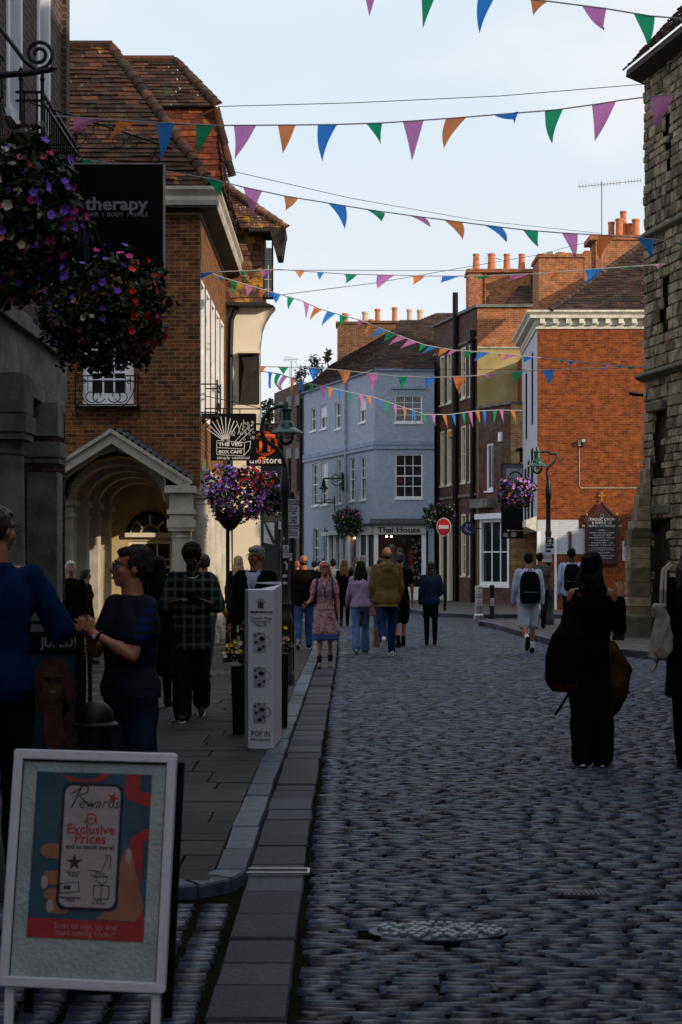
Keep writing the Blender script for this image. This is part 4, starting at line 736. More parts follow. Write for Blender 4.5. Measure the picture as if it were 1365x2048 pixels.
for k, (tx, sz) in enumerate((('CATHOLIC CHURCH', .105), ('& SHRINE OF', .095), ('ST THOMAS of CANTERBURY', .085), ('— MASS —', .065), ('Monday - Saturday 12 noon', .062), ('Saturday Vigil 18.00', .062), ('Sunday 08.00 09.30 11.00 & 18.00', .062), ('— Reconciliation —', .06), ('Wednesday 10.30 - 11.30', .06), ('Saturday 10.30 - 11.30 & 16.30 - 17.30', .055), ('In the Martyrs Chapel are relics of', .045), ('St Thomas of Canterbury & St Oscar Romero', .045), ('TEL: 01227 462896', .055), ('EMAIL: canterbury@rcaos.org.uk', .05), ('stthomasofcanterbury.com', .05))):
    text(tx, sz * 1.15, pw, pb, fl.p(0, H0 - .07 - (0, .11, .21, .34, .42, .50, .58, .66, .74, .82, .91, .97, 1.06, 1.15, 1.23)[k], .075), fl.r, fl.u, ext=.001)
m = MB(); fl.ring(m, 0, H0 + .045, .055, .012, .071, .076); m.build('emblem', pw, pb)
gold = pm('gilt', (.50, .26, .05), .35, .2, 10, .1, metal=.6); m = MB(); fl.rect(m, -.022, .022, H0 + 32 * s, H0 + 52 * s, .02, .05); fl.rect(m, -.11, .11, H0 + 42 * s, H0 + 45 * s, .018, .052); m.build('cross', gold, t)
m = MB()
for x in (-hw, hw): c = fl.p(x, H0 + .06, .05); m.lathe(c, [(.035, 0), (.04, .03), (.005, .1)], 8)
m.pieces('finial', gold, t)
t = thing('wall_notice', 'white paper notice in a frame on red brick beside the tower', 'notice', F8.pt(F8.u(1252), .03, 1.9))
m = MB(); fl2 = FL(F8.pt(F8.u(1245), .02, GZ(1121, 49)), (1, 0, 0), (0, 0, 1)); fl2.rect(m, 0, .26, 0, .62, 0, .02); m.build('sheet', pm('notice_paper', (.5, .52, .6)), t); m = MB(); fl2.rect(m, .05, .08, .45, .5, .021, .024)
for k in range(9): fl2.rect(m, .05, .05 + (.1 + .08 * ((k * 7) % 3) / 2), .40 - k * .038, .412 - k * .038, .021, .024)
m.build('print', lt, t)
# --- chimney behind, with an aerial
h9 = thing('back_chimney_house', 'distant chimney stack with clustered terracotta pots behind the red house', 'house', (10, 57, 0))
m = MB(); y = 57; m.box(GX(1192, y), GX(1284, y), y, y + 1.3, 8, GZ(480, y)); m.box(GX(1180, y), GX(1287, y), y - .06, y + 1.4, GZ(480, y), GZ(470, y)); m.box(GX(1170, y), GX(1192, y), y + .1, y + 1, 8, GZ(500, y)); m.box(GX(1000, y), 14, y + .6, y + 6, 0, 9); m.build('chimney', stockr, h9)
for px, t0, r in ((1226, 435, .13), (1239, 432, .15), (1250, 413, .13), (1262, 438, .12), (1272, 433, .15), (1192, 470, .13)):
    b0 = GZ(470 if px > 1200 else 508, y); m = MB(); hh = GZ(t0, y) - b0; m.lathe((GX(px, y + .5), y + .5 + (px % 3) * .15, b0), [(r, 0), (r * .95, .05), (r * .9, hh - .08), (r * 1.05, hh - .07), (r * 1.05, hh), (r * .8, hh)], 14); m.build('chimney_pot', potm, h9, smooth='auto')
t = thing('television_aerial', 'long many toothed television aerial on a mast above the right chimneys', 'aerial', (GX(1204, 56), 56, GZ(540, 56)))
m = MB(); y = 56; m.tube([P(1204, 560, y), P(1204, 363, y)], .022, 6); m.build('mast', pm('galvanised', (.25, .25, .26), .5, metal=.5), t)
m = MB(); m.tube([P(1155, 374, y), P(1283, 361, y)], .012, 5)
for k in range(21):
    px = 1160 + k * 6.1
    if 1241 < px < 1249: continue
    c = P(px, 374 - (px - 1155) * 13 / 128, y); hh = .16 if k > 3 else .32; m.tube([c + Vector((0, 0, -.07)), c + Vector((0, 0, .07))], .012, 4); m.tube([c + Vector((-.01, -hh, -hh * .9)), c + Vector((.01, hh, hh * .9))], .004, 4)
m.build('antenna_elements', pm('galvanised', (.25, .25, .26)), t)
# --- chimney and pots above the blue house
h10 = thing('ridge_chimney_house', 'brick house behind the blue one with a long stack of mixed chimney pots', 'house', (.9, 72, 0))
y = 72; m = MB(); m.box(GX(675, y), GX(716, y), y - .4, y + 1, 8, GZ(650, y)); m.box(GX(716, y), GX(880, y), y - .2, y + 1, 8, GZ(648, y)); m.box(GX(672, y), GX(718, y), y - .48, y + 1.1, GZ(650, y), GZ(646, y)); m.box(GX(718, y), GX(882, y), y - .3, y + 1.1, GZ(648, y), GZ(643, y)); m.box(GX(700, y), 5.5, y + .2, y + 7, 0, 9); m.build('chimney', brick('sooty_brown_brick', (.20, .075, .03), (.09, .045, .028), (.30, .22, .13), bump=.5, stain=.5, blotch=(.08, .05, .035), noise_s=1.8), h10)
for px, t0, r, mt in ((691, 625, .15, potm), (731, 622, .15, potc), (743, 637, .12, potm), (756, 616, .13, potm), (790, 613, .13, potm), (820, 617, .13, potc), (841, 618, .14, potc)):
    b0 = GZ(646, y); hh = GZ(t0, y) - b0; m = MB(); m.lathe((GX(px, y), y + .3, b0), [(r * 1.05, 0), (r * .95, hh * .1), (r * .9, hh - .12), (r * 1.1, hh - .1), (r * 1.1, hh), (r * .8, hh)], 14); m.build('chimney_pot', mt, h10, smooth='auto')
m = MB(); roofp(m, P(640, 765, 71), P(760, 765, 71), P(740, 715, 73), P(690, 715, 73), .18, .03, .3); m.build('roof', tiled, h10)
t = thing('forked_aerial', 'small grid television aerial over the brown terrace', 'aerial', P(583, 770, 75)); m = MB(); y = 75
m.tube([P(583, 775, y), P(583, 722, y)], .02, 5); m.tube([P(580, 768, y), P(580, 735, y)], .015, 4); m.tube([P(590, 722, y), P(606, 752, y)], .015, 4); m.tube([P(568, 720, y), P(598, 718, y)], .015, 4)
for k in range(7): c = P(569 + k * 4, 719, y); m.tube([c + Vector((0, 0, -.12)), c + Vector((0, 0, .10))], .01, 4)
m.tube([P(570, 714, y), P(584, 714, y)], .01, 4); m.build('antenna_elements', pm('galvanised', (.25, .25, .26)), t)
t = thing('pale_aerial', 'thin pale television aerial behind the four chimney pots', 'aerial', P(1000, 540, 62)); m = MB(); m.tube([P(984, 545, 62), P(984, 503, 62)], .012, 4)
for k in range(5): m.tube([P(969, 507 + k * 5, 62), P(977, 507 + k * 5, 62)], .008, 4)
m.tube([P(990, 517, 62), P(1004, 519, 62)], .02, 4); m.build('antenna_elements', pm('galvanised', (.25, .25, .26)), t)
# --- stone tower on the right
h11 = thing('stone_tower', 'old rough stone church tower with slit windows and buttress at right', 'tower', (6.3, 31, 0))
T0 = Vector((GX(1290, 31.5), 31.5)); td = Vector((.21, -1)).normalized(); F11 = FR((T0.x, T0.y), (T0.x + td.x * 3.0, T0.y + td.y * 3.0), -1)
if F11.n.x > 0: F11.n = -F11.n
stm = toned('rag_stone', [(0, (.085, .066, .042)), (.4, (.18, .145, .095)), (.8, (.31, .255, .175)), (1, (.20, .19, .13))], bump=.9, ns=5, moss=[((.035, .032, .026), 1.2, .58), ((.11, .12, .07), 2.2, .66)], ndist=.05)
op = [(F11.u(1332), F11.u(1341), GZ(360, 31), GZ(250, 31)), (F11.u(1322), F11.u(1334), GZ(672, 31), GZ(565, 31)), (F11.u(1308), F11.u(1331), GZ(962, 31), GZ(825, 31)), (F11.u(1308), F11.u(1345), GZ(1200, 31), GZ(1030, 31))]
m = MB(); z = 0; ztw = GZ(150, 31.5)
bt = lambda z: max(0, 4.35 - z) * .02
while z < ztw:
    hgt = ru(.13, .28); u = ru(-.1, 0)
    while u < 3.0:
        w = ru(.11, .36); uc_ = u + w / 2; zc_ = z + hgt / 2
        inside = [o for o in op if o[0] - .02 < uc_ < o[1] + .02 and o[2] < zc_ < o[3]]
        d0 = ru(.0, .05) + bt(z)
        if not inside:
            ua = max(u, -.05 - bt(z) * .5 + ru(-.02, .02)); vs = []
            n_ = 5
            for a in range(n_):
                for b in range(4):
                    fa_, fb_ = (0, .09, .5, .91, 1)[a], (0, .12, .88, 1)[b]; edge = (a in (0, n_ - 1)) or (b in (0, 3)); vs.append(F11.pt(ua + (u + w - ua) * fa_ + ru(-.008, .008), (-.022 if edge else d0 * .7 + ru(-.014, .014)) + bt(z), z + hgt * fb_ + ru(-.01, .01)))
            m.add(vs, [(a * 4 + b, (a + 1) * 4 + b, (a + 1) * 4 + b + 1, a * 4 + b + 1) for a in range(n_ - 1) for b in range(3)], rnd())
            if ua < .1: p = F11.pt(ua, d0 * .5, z); q = F11.pt(ua, -.6, z); m.add([F11.pt(ua - ru(0, .03), -.02, z + .01), F11.pt(ua, -.6, z + .01), F11.pt(ua, -.6, z + hgt - .01), F11.pt(ua - ru(0, .03), -.02, z + hgt - .01)], [(0, 1, 2, 3)], rnd())
        u += w
    z += hgt
m.build('wall', stm, h11)
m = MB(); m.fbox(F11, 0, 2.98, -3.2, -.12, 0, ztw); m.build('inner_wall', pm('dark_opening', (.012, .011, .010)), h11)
m = MB()
for py, hh, d in ((474, .12, .12), (752, .14, .2)): z = GZ(py, 31.5); m.prism([F11.pt(-.1, 0, z - hh), F11.pt(-.1, d, z - hh * .4), F11.pt(-.1, d, z - hh * .1), F11.pt(-.1, 0, z + .1)], F11.t * 3.1)
o = op[2]; m.fbox(F11, o[0] - .12, o[1] + .12, .0, .14, o[3] + .0, o[3] + .2); o = op[3]; m.fbox(F11, o[0] - .12, o[1] + .1, 0, .12, o[3], o[3] + .2); m.pieces('string_course', pm('mossy_stone', (.09, .085, .065), .9, .3, 6, .5), h11, bev=.03)
m = MB(); z0 = ztw; e = F11.pt(-.14, .32, z0 - .02); ew = F11.pt(-.14, -.3, z0 + .35); m.prism([F11.pt(-.14, .34, z0 + .12), F11.pt(-.14, .36, z0 - .02), F11.pt(-.14, -.1, z0 - .18), F11.pt(-.14, -.1, z0 + .2)], F11.t * 3.2); m.build('eaves', darkwood, h11)
m = MB(); roofp(m, F11.pt(-.2, .38, z0 + .14), F11.pt(3.1, .38, z0 + .14), F11.pt(3.1, -1.5, z0 + 2.2), F11.pt(-.2, -1.5, z0 + 2.2), .16, .03, .22, .012); m.build('roof', tiled, h11)
m = MB()     # buttress
def btx(z): return GX(1290, 31.4) + (GX(1252, 31.4) - GX(1290, 31.4)) * min(1, max(0, (GZ(925, 31.4) - z) / 1.6))
z = 0
while z < GZ(925, 31.4):
    hgt = ru(.16, .3); xl_ = btx(z + hgt / 2) + ru(-.02, .02)
    for ya, yb in ((30.9, 31.2), (31.2, 31.5)): m.box(xl_, GX(1292, 31.4), ya + ru(0, .03), yb, z + .004, z + hgt - .004)
    z += hgt
m.build('buttress', stm, h11, bev=.02)
m = MB(); m.box(GX(1228, 31), GX(1296, 31), 30.5, 31.9, 0, .55); m.box(GX(1165, 34), GX(1300, 34), 33.8, 34.4, 0, .62); m.pieces('plinth', pm('mossy_stone', (.09, .085, .065)), h11, bev=.05)
m = MB(); m.tube([P(1258, 786, 31.2), P(1268, 789, 31.2), P(1285, 790, 31.4)], .035, 8); m.build('water_spout', black, h11)
# --- the unseen rest of the street, partly added or shaped to steer sun and shade
def plain_house(label, x0, x1, y0, y1, h, mat=maroon):
    t = thing('unseen_house', label, 'house', (x0, y0, 0)); m = MB(); m.box(x0, x1, y0, y1, 0, h); m.build('wall', mat, t); m = MB(); d = 1 if abs(x0) < abs(x1) else -1
    xm = (x0 + x1) / 2; m.prism([(x0 - .2, y0, h), (x1 + .2, y0, h), (xm, y0, h + 2.4)], (0, y1 - y0, 0)); m.build('roof', tiled, t)
    xf = x0 if x0 > 0 else x1; fr = FR((xf, y0), (xf, y1), -1 if x0 > 0 else 1); fr.n = Vector((-1 if x0 > 0 else 1, 0, 0)); u = 1
    while u < fr.L - 1.2:
        for z in (1, 4.2, 7.2):
            if z + 1.7 < h: q = MB(); q.fbox(fr, u, u + 1, .003, .05, z, z + 1.7); w = q.build('window', white, t); q = MB(); q.fbox(fr, u + .08, u + .92, .051, .056, z + .1, z + 1.6); q.build('pane', glass(), w)
        u += 2
    return t
plain_house('maroon brick terrace house nearest on the right of the street', 5.2, 13, 4, 12, 9.5); plain_house('unseen brick terrace house on the right, shaped to leave a sunlit gap', 5.9, 7.4, 12.02, 21.3, 11, stockr)  # unseen second house, cut short and thin so sun reaches the porch
plain_house('brick terrace house behind the viewer at right', 4.6, 12, -9, 3.9, 9.5, brownb); plain_house('brick terrace house behind the viewer at left', -12, -3.2, -12, 4.4, 10, maroon)
plain_house('added unseen hall behind the stone tower, shading the red wall', 17, 26, 27, 50, 5.4, stockr); plain_house('added unseen brown terrace far to the right, setting the shadow line', 30, 38, 0, 26, 11.8, brownb)  # both added out of view: hall shades the red wall, terrace sets shadow height
plain_house('terrace house closing the street far behind the viewer', -6, 16, -40, -30, 12, stockr)
# ---------------------------------------------------------------- flowers, signs, lamps, street furniture
leafm = toned('basket_leaves', [(0, (.006, .014, .005)), (.6, (.016, .036, .010)), (1, (.045, .075, .016))], rough=.5, bump=.1, ns=30)
def flm(name, c): return toned(name, [(0, [x * .6 for x in c]), (.6, c), (1, [min(1, x * 1.35 + .01) for x in c])], rough=.6, bump=.1, ns=50)
FC = {'purple': flm('purple_petals', (.24, .10, .72)), 'violet': flm('violet_petals', (.55, .24, .80)), 'pink': flm('pink_petals', (.70, .06, .28)), 'red': flm('red_petals', (.68, .018, .012)), 'white': flm('cream_petals', (.62, .55, .42)), 'peach': flm('peach_petals', (.72, .24, .15)), 'yellow': flm('yellow_petals', (.75, .48, .01))}
def leaf(mb, c, size, rs, tone=None):
    a = Vector((rs.gauss(0, 1), rs.gauss(0, 1), rs.gauss(-.3, .7))).normalized(); b = a.orthogonal().normalized(); b.rotate(Matrix.Rotation(rs.uniform(0, 6.28), 3, a)); n = a.cross(b); l, w = size, size * .34
    mb.add([c, c + a * l * .45 + b * w + n * w * .3, c + a * l + n * -.1 * l, c + a * l * .45 - b * w + n * w * .3, c + a * l * .5], [(0, 1, 4), (1, 2, 4), (2, 3, 4), (3, 0, 4)], rs.random() if tone is None else tone)
def bloom(mb, c, n, r, rs, deep=.35):
    n = n.normalized(); a = n.orthogonal().normalized(); b = n.cross(a); N = 10; ph = rs.uniform(0, 6); vs = [c - n * r * deep]
    for k in range(N): an = ph + 2 * math.pi * k / N; rr = r * (1 if k % 2 else .80); vs.append(c + (a * math.cos(an) + b * math.sin(an)) * rr + n * r * rs.uniform(-.1, .12))
    mb.add(vs, [(0, k + 1, (k + 1) % N + 1) for k in range(N)], rs.random())
def shape_pt(rs, c, r, lobes, surf):
    while True:
        v = Vector((rs.gauss(0, 1), rs.gauss(0, 1), rs.gauss(0, 1))).normalized(); q = 1 + .42 * noise.noise(v * lobes + c)
        if surf or rs.random() < .8: f = q * rs.uniform(.82, 1.05)
        else: f = q * rs.random() ** .5
        p = Vector((v.x * r[0] * f, v.y * r[1] * f, v.z * r[2] * f))
        if p.z < 0: p.z *= 1.0
        return c + p, v
def basket(label, c, r, mix, seed, nl=1500, nf=200, ls=.09, fs=.028, zones=None, group='flower baskets', hang=None, bowl=True):
    rs = random.Random(seed); t = thing('flower_basket', label, 'flower basket', c, group); m = MB(); c = Vector(c)
    for k in range(nl): p, v = shape_pt(rs, c, r, 2.2, False); leaf(m, p, ls * rs.uniform(.6, 1.3), rs)
    for k in range(nl // 25):      # trailing stems
        a = rs.uniform(0, 6.28); p = c + Vector((math.cos(a) * r[0] * .7, math.sin(a) * r[1] * .7, -r[2] * rs.uniform(.5, .9)))
        for j in range(rs.randint(2, 6)): leaf(m, p + Vector((rs.gauss(0, .02), rs.gauss(0, .02), -j * ls * .4)), ls * .7, rs)
    m.build('foliage', leafm, t); bl = {}
    for k in range(nf):
        p, v = shape_pt(rs, c, (r[0] * 1.02, r[1] * 1.02, r[2] * 1.02), 2.2, True)
        if v.y > .35: continue
        if zones: w = zones(v, rs)
        else: w = rs.choice(mix)
        bloom(bl.setdefault(w, MB()), p + v * .02, v + Vector((rs.gauss(0, .3), rs.gauss(-.25, .3), rs.gauss(0, .3))), fs * rs.uniform(.75, 1.2), rs)
    for w, b in bl.items(): b.build(w + '_flowers', FC[w], t)
    if bowl: m = MB(); m.lathe((c.x, c.y, c.z - r[2] * .5), [(.03, 0), (r[0] * .3, .04), (r[0] * .45, r[2] * .35), (r[0] * .46, r[2] * .38)], 14); m.build('bowl', black, t)
    if hang is not None:
        m = MB()
        for a in (0, 2.1, 4.2): m.tube([c + Vector((math.cos(a) * r[0] * .45, math.sin(a) * r[0] * .45, -r[2] * .1)), hang], .005, 4)
        m.build('chain', black, t)
    return t
def zA(v, rs):
    if v.x > .35 and rs.random() < .6: return 'purple' if rs.random() < .6 else 'pink'
    return rs.choice(['purple', 'purple', 'white', 'peach', 'pink', 'pink', 'white', 'purple', 'red'])
def zB(v, rs):
    if v.x > .45: return 'red' if rs.random() < .85 else 'pink'
    if v.z > .2: return rs.choice(['purple', 'purple', 'pink', 'purple'])
    return rs.choice(['purple', 'purple', 'white', 'pink', 'purple', 'pink'])
def zC(v, rs):
    if v.x > .3 and v.z < .1: return 'violet' if rs.random() < .85 else 'pink'
    if v.x > .1 and v.z > -.1: return 'red' if rs.random() < .7 else 'pink'
    return rs.choice(['violet', 'purple', 'white', 'purple', 'pink', 'violet'])
hb = thing('hanging_bracket', 'wrought iron bracket with a big spiral scroll at top left', 'bracket', (-3.03, 9.4, 4.6))
m = MB(); Yb = 9.6; bar = pm('wrought_iron', (.007, .007, .008), .45, .3, 20, .2)
m.tube([Vector((-3.03, Yb, GZ(150, Yb))), P(-20, 152, Yb), P(60, 146, Yb), P(100, 140, Yb), P(106, 137, Yb), P(116, 136, Yb)], [.022, .022, .020, .018, .022, .002], 8); m.tube([P(-40, -10, Yb), P(0, 55, Yb), P(30, 95, Yb), P(50, 122, Yb), P(72, 138, Yb)], .014, 8); m.tube(arc(P(78, 108, Yb), .095, -95, 560, 34, (1, 0, 0), (0, 0, 1), .78), .012, 8)
m.tube([Vector((-3.03, Yb, GZ(150, Yb))), Vector((-3.03, Yb, GZ(-60, Yb))), P(-40, -10, Yb)], .014, 6); m.tube(arc(P(-8, 122, Yb), .05, 0, 400, 16, (1, 0, 0), (0, 0, 1), .5), .01, 6); m.tube([P(4, 150, Yb), P(5, 195, Yb), P(0, 200, Yb)], .008, 6); m.build('scrollwork', bar, hb)
basket('big nearest flower basket of purple, pink and cream blooms at left edge', P(38, 425, 10), (.37, .36, .50), None, 11, 3200, 360, .075, .034, zA, hang=P(0, 195, 9.6), bowl=True)
basket('dark flower basket below the black hanging sign with red geraniums at its right', P(212, 622, 12.8), (.50, .42, .42), None, 12, 3400, 250, .07, .031, zB, hang=P(165, 400, 13.2))
pl = basket('bright violet and red flower basket on a post before the cream wall', P(473, 985, 24), (.46, .40, .40), None, 13, 1800, 620, .07, .033, zC, bowl=False)
fp = thing('flower_post', 'dark post with a bowl carrying the bright flower basket', 'post', (GX(457, 24), 24, .04)); m = MB(); m.tube([(GX(456, 24), 24, .04), P(456, 1040, 24)], .03, 10); m.lathe((GX(460, 24), 24, GZ(1062, 24)), [(.03, 0), (.10, .05), (.2, .18), (.22, .28), (.18, .28)], 16); m.lathe((GX(456, 24), 24, .04), [(.08, 0), (.08, .12), (.05, .2), (.03, .4)], 14); m.build('column', black, fp)
basket('looser green flower basket with pink blooms behind the bright one', P(542, 985, 27), (.30, .25, .36), ['violet', 'pink', 'white', 'pink', 'violet'], 14, 1400, 200, .07, .03)
basket('small purple flower basket hanging beside the far street lamp', P(1034, 983, 36.3), (.40, .3, .34), ['violet', 'purple', 'violet', 'peach'], 15, 1500, 330, .08, .038, hang=P(1058, 945, 36.4))
basket('dark flower basket hanging at the corner of the restaurant front', P(696, 1042, 58), (.52, .4, .5), ['pink', 'violet', 'pink', 'purple'], 16, 1500, 60, .11, .04)
basket('dark leafy flower basket above the round no entry sign', P(880, 1030, 53), (.52, .4, .42), ['violet', 'pink', 'white'], 17, 1500, 60, .1, .04)
# hanging signs
def hsign(name, label, px0, px1, py0, py1, Y, mt, wallx=None, brk=None, th=.02, edge=None):
    a = P(px0, py1, Y); b = P(px1, py1, Y); h = (py1 - py0) * Y / FP; t = thing(name, label, 'sign', ((a.x + b.x) / 2, Y, a.z + h)); fl = FL(a, (1, 0, 0), (0, 0, 1)); w = b.x - a.x
    m = MB(); fl.rrect(m, 0, w, 0, h, .02, -.04, 0); bo = m.build('board', mt, t)
    if edge: m = MB(); fl.rect(m, w - .012, w + .004, 0, h, -.045, .004); fl.rect(m, 0, w - .013, h - .008, h + .004, -.045, .004); m.build('edge', edge, t)
    return t, fl, w, h, bo
blk = pm('black_sign_paint', (.0025, .0025, .003), .7, .3, 8, .03, spec=.1); wtx = pm('white_lettering', (.55, .55, .57), .6, .05); gtx = pm('grey_lettering', (.20, .20, .23), .6, .05)
t, fl, w, h, bo = hsign('hanging_sign', 'large black salon sign reading therapy hair body nails', 112, 329, 327, 545, 14.4, blk, edge=pm('grey_edge', (.3, .3, .32)))
text('therapy', .17, gtx, bo, fl.p(w * .56, h * .625, .004), fl.r, fl.u, sx=1.12, bold=.004); text('HAIR  I  BODY  I  NAILS', .056, gtx, bo, fl.p(w * .56, h * .53, .004), fl.r, fl.u, sx=1.02); text('76 76 77', .085, gtx, bo, fl.p(w * .62, h * .085, .004), fl.r, fl.u)
m = MB(); q = 14.4
m.tube([P(75, 296, q), P(345, 297, q)], .009, 6); m.tube([P(60, 205, q), P(160, 236, q), P(345, 296, q)], .009, 6)
for cx, cy, r in ((205, 262, 22), (238, 283, 14), (268, 282, 14), (160, 275, 16)): m.tube(arc(P(cx, cy, q), r * q / FP, 0, 500, 26, (1, 0, 0), (0, 0, 1), .4), .005, 5)
for px in (157, 312): m.tube(arc(P(px, 318, q), .035, 0, 360, 10, (1, 0, 0), (0, 0, 1)), .008, 5); m.tube([P(px, 297, q), P(px, 312, q)], .008, 5)
m.build('bracket', bar, t)
t, fl, w, h, bo = hsign('hanging_sign', 'square black cafe sign with white vegetable crate drawing', 422, 513, 827, 921, 28.9, blk)
s = w / 91; m = MB(); q = lambda x, y: ((x - 422) * s, (921 - y) * s)
for k in range(9): a = R(145 - k * 11); m_ = q(452, 884); fl.line(m, [m_, (m_[0] + math.cos(a) * 52 * s * (1 - abs(k - 3.5) * .035), m_[1] + math.sin(a) * 52 * s * (1 - abs(k - 3.5) * .035))], .016, .001, .004)
for a, b in (((457, 890), (462, 862)), ((462, 862), (470, 872)), ((474, 888), (508, 856)), ((470, 884), (500, 850)), ((474, 842), (482, 870)), ((484, 846), (476, 868)), ((488, 840), (486, 862)), ((434, 881), (490, 885)), ((434, 881), (434, 909)), ((434, 909), (488, 912)), ((490, 885), (488, 912)), ((434, 895), (489, 898)), ((490, 885), (502, 882)), ((502, 882), (500, 898)), ((500, 898), (488, 912))): fl.line(m, [q(*a), q(*b)], .011, .001, .004)
rs = random.Random(4)
for k in range(26): c = q(rs.uniform(484, 510), rs.uniform(842, 882)); fl.ring(m, c[0], c[1], .018, .007, .001, .004, 0, 300, 5)
fl.ring(m, *q(466, 866), .045, .009, .001, .004, 0, 360, 12); m.build('drawing', wtx, bo)
text('THE VEG', .092, wtx, bo, fl.p(*q(461, 889), .005), fl.r, fl.u, sx=1.25, bold=.003); text('BOX CAFE', .084, wtx, bo, fl.p(*q(461, 904), .005), fl.r, fl.u, sx=1.12, bold=.003); text('simply seasonal', .085, wtx, bo, fl.p(*q(467, 915.5), .005), fl.r, fl.u, sx=1.2)
m = MB(); Yq = 28.9; m.tube([P(401, 817, Yq), P(522, 818, Yq)], .012, 6); m.tube([P(401, 790, Yq), P(460, 802, Yq), P(522, 817, Yq)], .008, 6); m.tube(arc(P(468, 797, Yq), .06, 0, 480, 18, (1, 0, 0), (0, 0, 1), .6), .007, 5); m.tube([P(480, 818, Yq), P(480, 828, Yq)], .01, 5); m.tube([P(447, 818, Yq), P(447, 828, Yq)], .01, 5); m.build('bracket', bar, t)
t, fl, w, h, bo = hsign('hanging_sign', 'black computer shop sign with orange ring logo', 493, 567, 861, 932, 33.2, blk)
orm = pm('orange_sign', (.80, .12, .025), .5, .05); s = w / 74; q = lambda x, y: ((x - 493) * s, (932 - y) * s); m = MB(); fl.ring(m, *q(531, 887), 22 * s, .055, .001, .006); fl.rrect(m, q(519, 0)[0], q(525, 0)[0], q(0, 903)[1], q(0, 882)[1], .02, .001, .008); fl.rrect(m, q(535, 0)[0], q(542, 0)[0], q(0, 903)[1], q(0, 872)[1], .02, .001, .008); fl.rrect(m, q(527, 0)[0], q(551, 0)[0], q(0, 876)[1], q(0, 868)[1], .02, .001, .009); m.build('logo', orm, bo)
m = MB(); fl.ring(m, *q(521, 874), 2 * s, 4 * s, .001, .012, n=12); m.build('dot', wtx, bo); text('the', .20, wtx, bo, fl.p(*q(511, 921), .006), fl.r, fl.u, bold=.003); text('iT', .20, orm, bo, fl.p(*q(524.5, 921.5), .006), fl.r, fl.u, bold=.008); text('store', .20, wtx, bo, fl.p(*q(545, 921), .006), fl.r, fl.u, bold=.003)
m = MB(); m.tube([P(458, 848, 33.2), P(570, 848, 33.2)], .02, 5); m.tube([P(510, 848, 33.2), P(510, 862, 33.2)], .012, 5); m.tube([P(552, 848, 33.2), P(552, 862, 33.2)], .012, 5); m.build('bracket', bar, t)
t, fl, w, h, bo = hsign('hanging_sign', 'dark bridal shop board partly behind the near lamp post', 528, 583, 1000, 1043, 46, pm('charcoal_board', (.016, .016, .017)))
text('VICTORIA C', .15, wtx, bo, fl.p(w * .42, h * .60, .005), fl.r, fl.u, sx=.8); text('BRIDAL', .10, wtx, bo, fl.p(w * .52, h * .38, .005), fl.r, fl.u)
m = MB(); m.tube([P(515, 998, 46), P(585, 998, 46)], .02, 5); m.build('bracket', bar, t)
t, fl, w, h, bo = hsign('hanging_sign', 'small pale sign with a round drawing behind the flowers', 527, 554, 946, 968, 42, pm('pale_board', (.45, .46, .46)))
m = MB(); fl.ring(m, w / 2, h / 2, .10, .03, .001, .004); fl.ring(m, w * .48, h * .55, .03, .03, .001, .004); m.build('drawing', gtx, bo); m = MB(); m.tube([P(520, 944, 42), P(556, 944, 42)], .02, 5); m.build('bracket', bar, t)
t, fl, w, h, bo = hsign('hanging_sign', 'tall black hanging sign with grey emblem panel on the white side wall', 1003, 1047, 927, 1060, 50.5, blk)
m = MB(); fl.rect(m, .16, w - .02, h - .95, h - .16, .001, .006); m.build('panel', pm('grey_panel', (.20, .21, .24)), bo); m = MB(); fl.ring(m, .47, h - .5, .22, .05, .007, .01, 0, 300); m.build('emblem', pm('dark_grey_emblem', (.06, .065, .08)), bo); m = MB(); fl.rect(m, .04, w - .02, h - 1.4, h - .03, -.001, .0009); m.build('surround', pm('slate_panel', (.055, .05, .065)), bo)
t, fl, w, h, bo = hsign('hanging_sign', 'small low black sign with two pale squares under the tall one', 1003, 1047, 1062, 1077, 50.4, blk)
m = MB(); fl.rect(m, .07, .22, .05, .18, .001, .005); fl.rect(m, .32, .5, .06, .2, .001, .005); m.build('stickers', gtx, bo)
t, fl, w, h, bo = hsign('wall_lantern', 'black wall lantern at the white street wall', 1040, 1046, 895, 925, 51, black)
m = MB(); m.prism([P(1030, 902, 51), P(1047, 902, 51), P(1044, 896, 51), P(1036, 896, 51)], (0, .3, 0)); m.tube([P(1040, 925, 51), P(1036, 930, 51), P(1040, 934, 51), P(1046, 930, 51)], .03, 5); m.build('hood', black, t)
t = thing('round_sign', 'round dark blue sign sprinkled with white dots', 'sign', P(938, 1057, 54.6)); fl = FL(P(938, 1057, 54.6), (1, 0, 0), (0, 0, 1)); m = MB(); fl.poly(m, [(.27 * math.cos(R(a)), .25 * math.sin(R(a))) for a in range(0, 360, 15)], -.05, 0); m.build('board', pm('navy_board', (.012, .016, .06)), t); m = MB(); rs = random.Random(3)
for k in range(46): a = rs.uniform(60, 300); rr = rs.uniform(.07, .17); x, y = rr * math.cos(R(a)), rr * math.sin(R(a)); z = rs.uniform(.005, .012); fl.rect(m, x - z, x + z, y - z, y + z, .001, .004)
m.pieces('dot', wtx, t); m = MB(); m.tube([P(950, 1057, 54.62), P(962, 1057, 54.62)], .02, 5); m.build('bracket', bar, t)
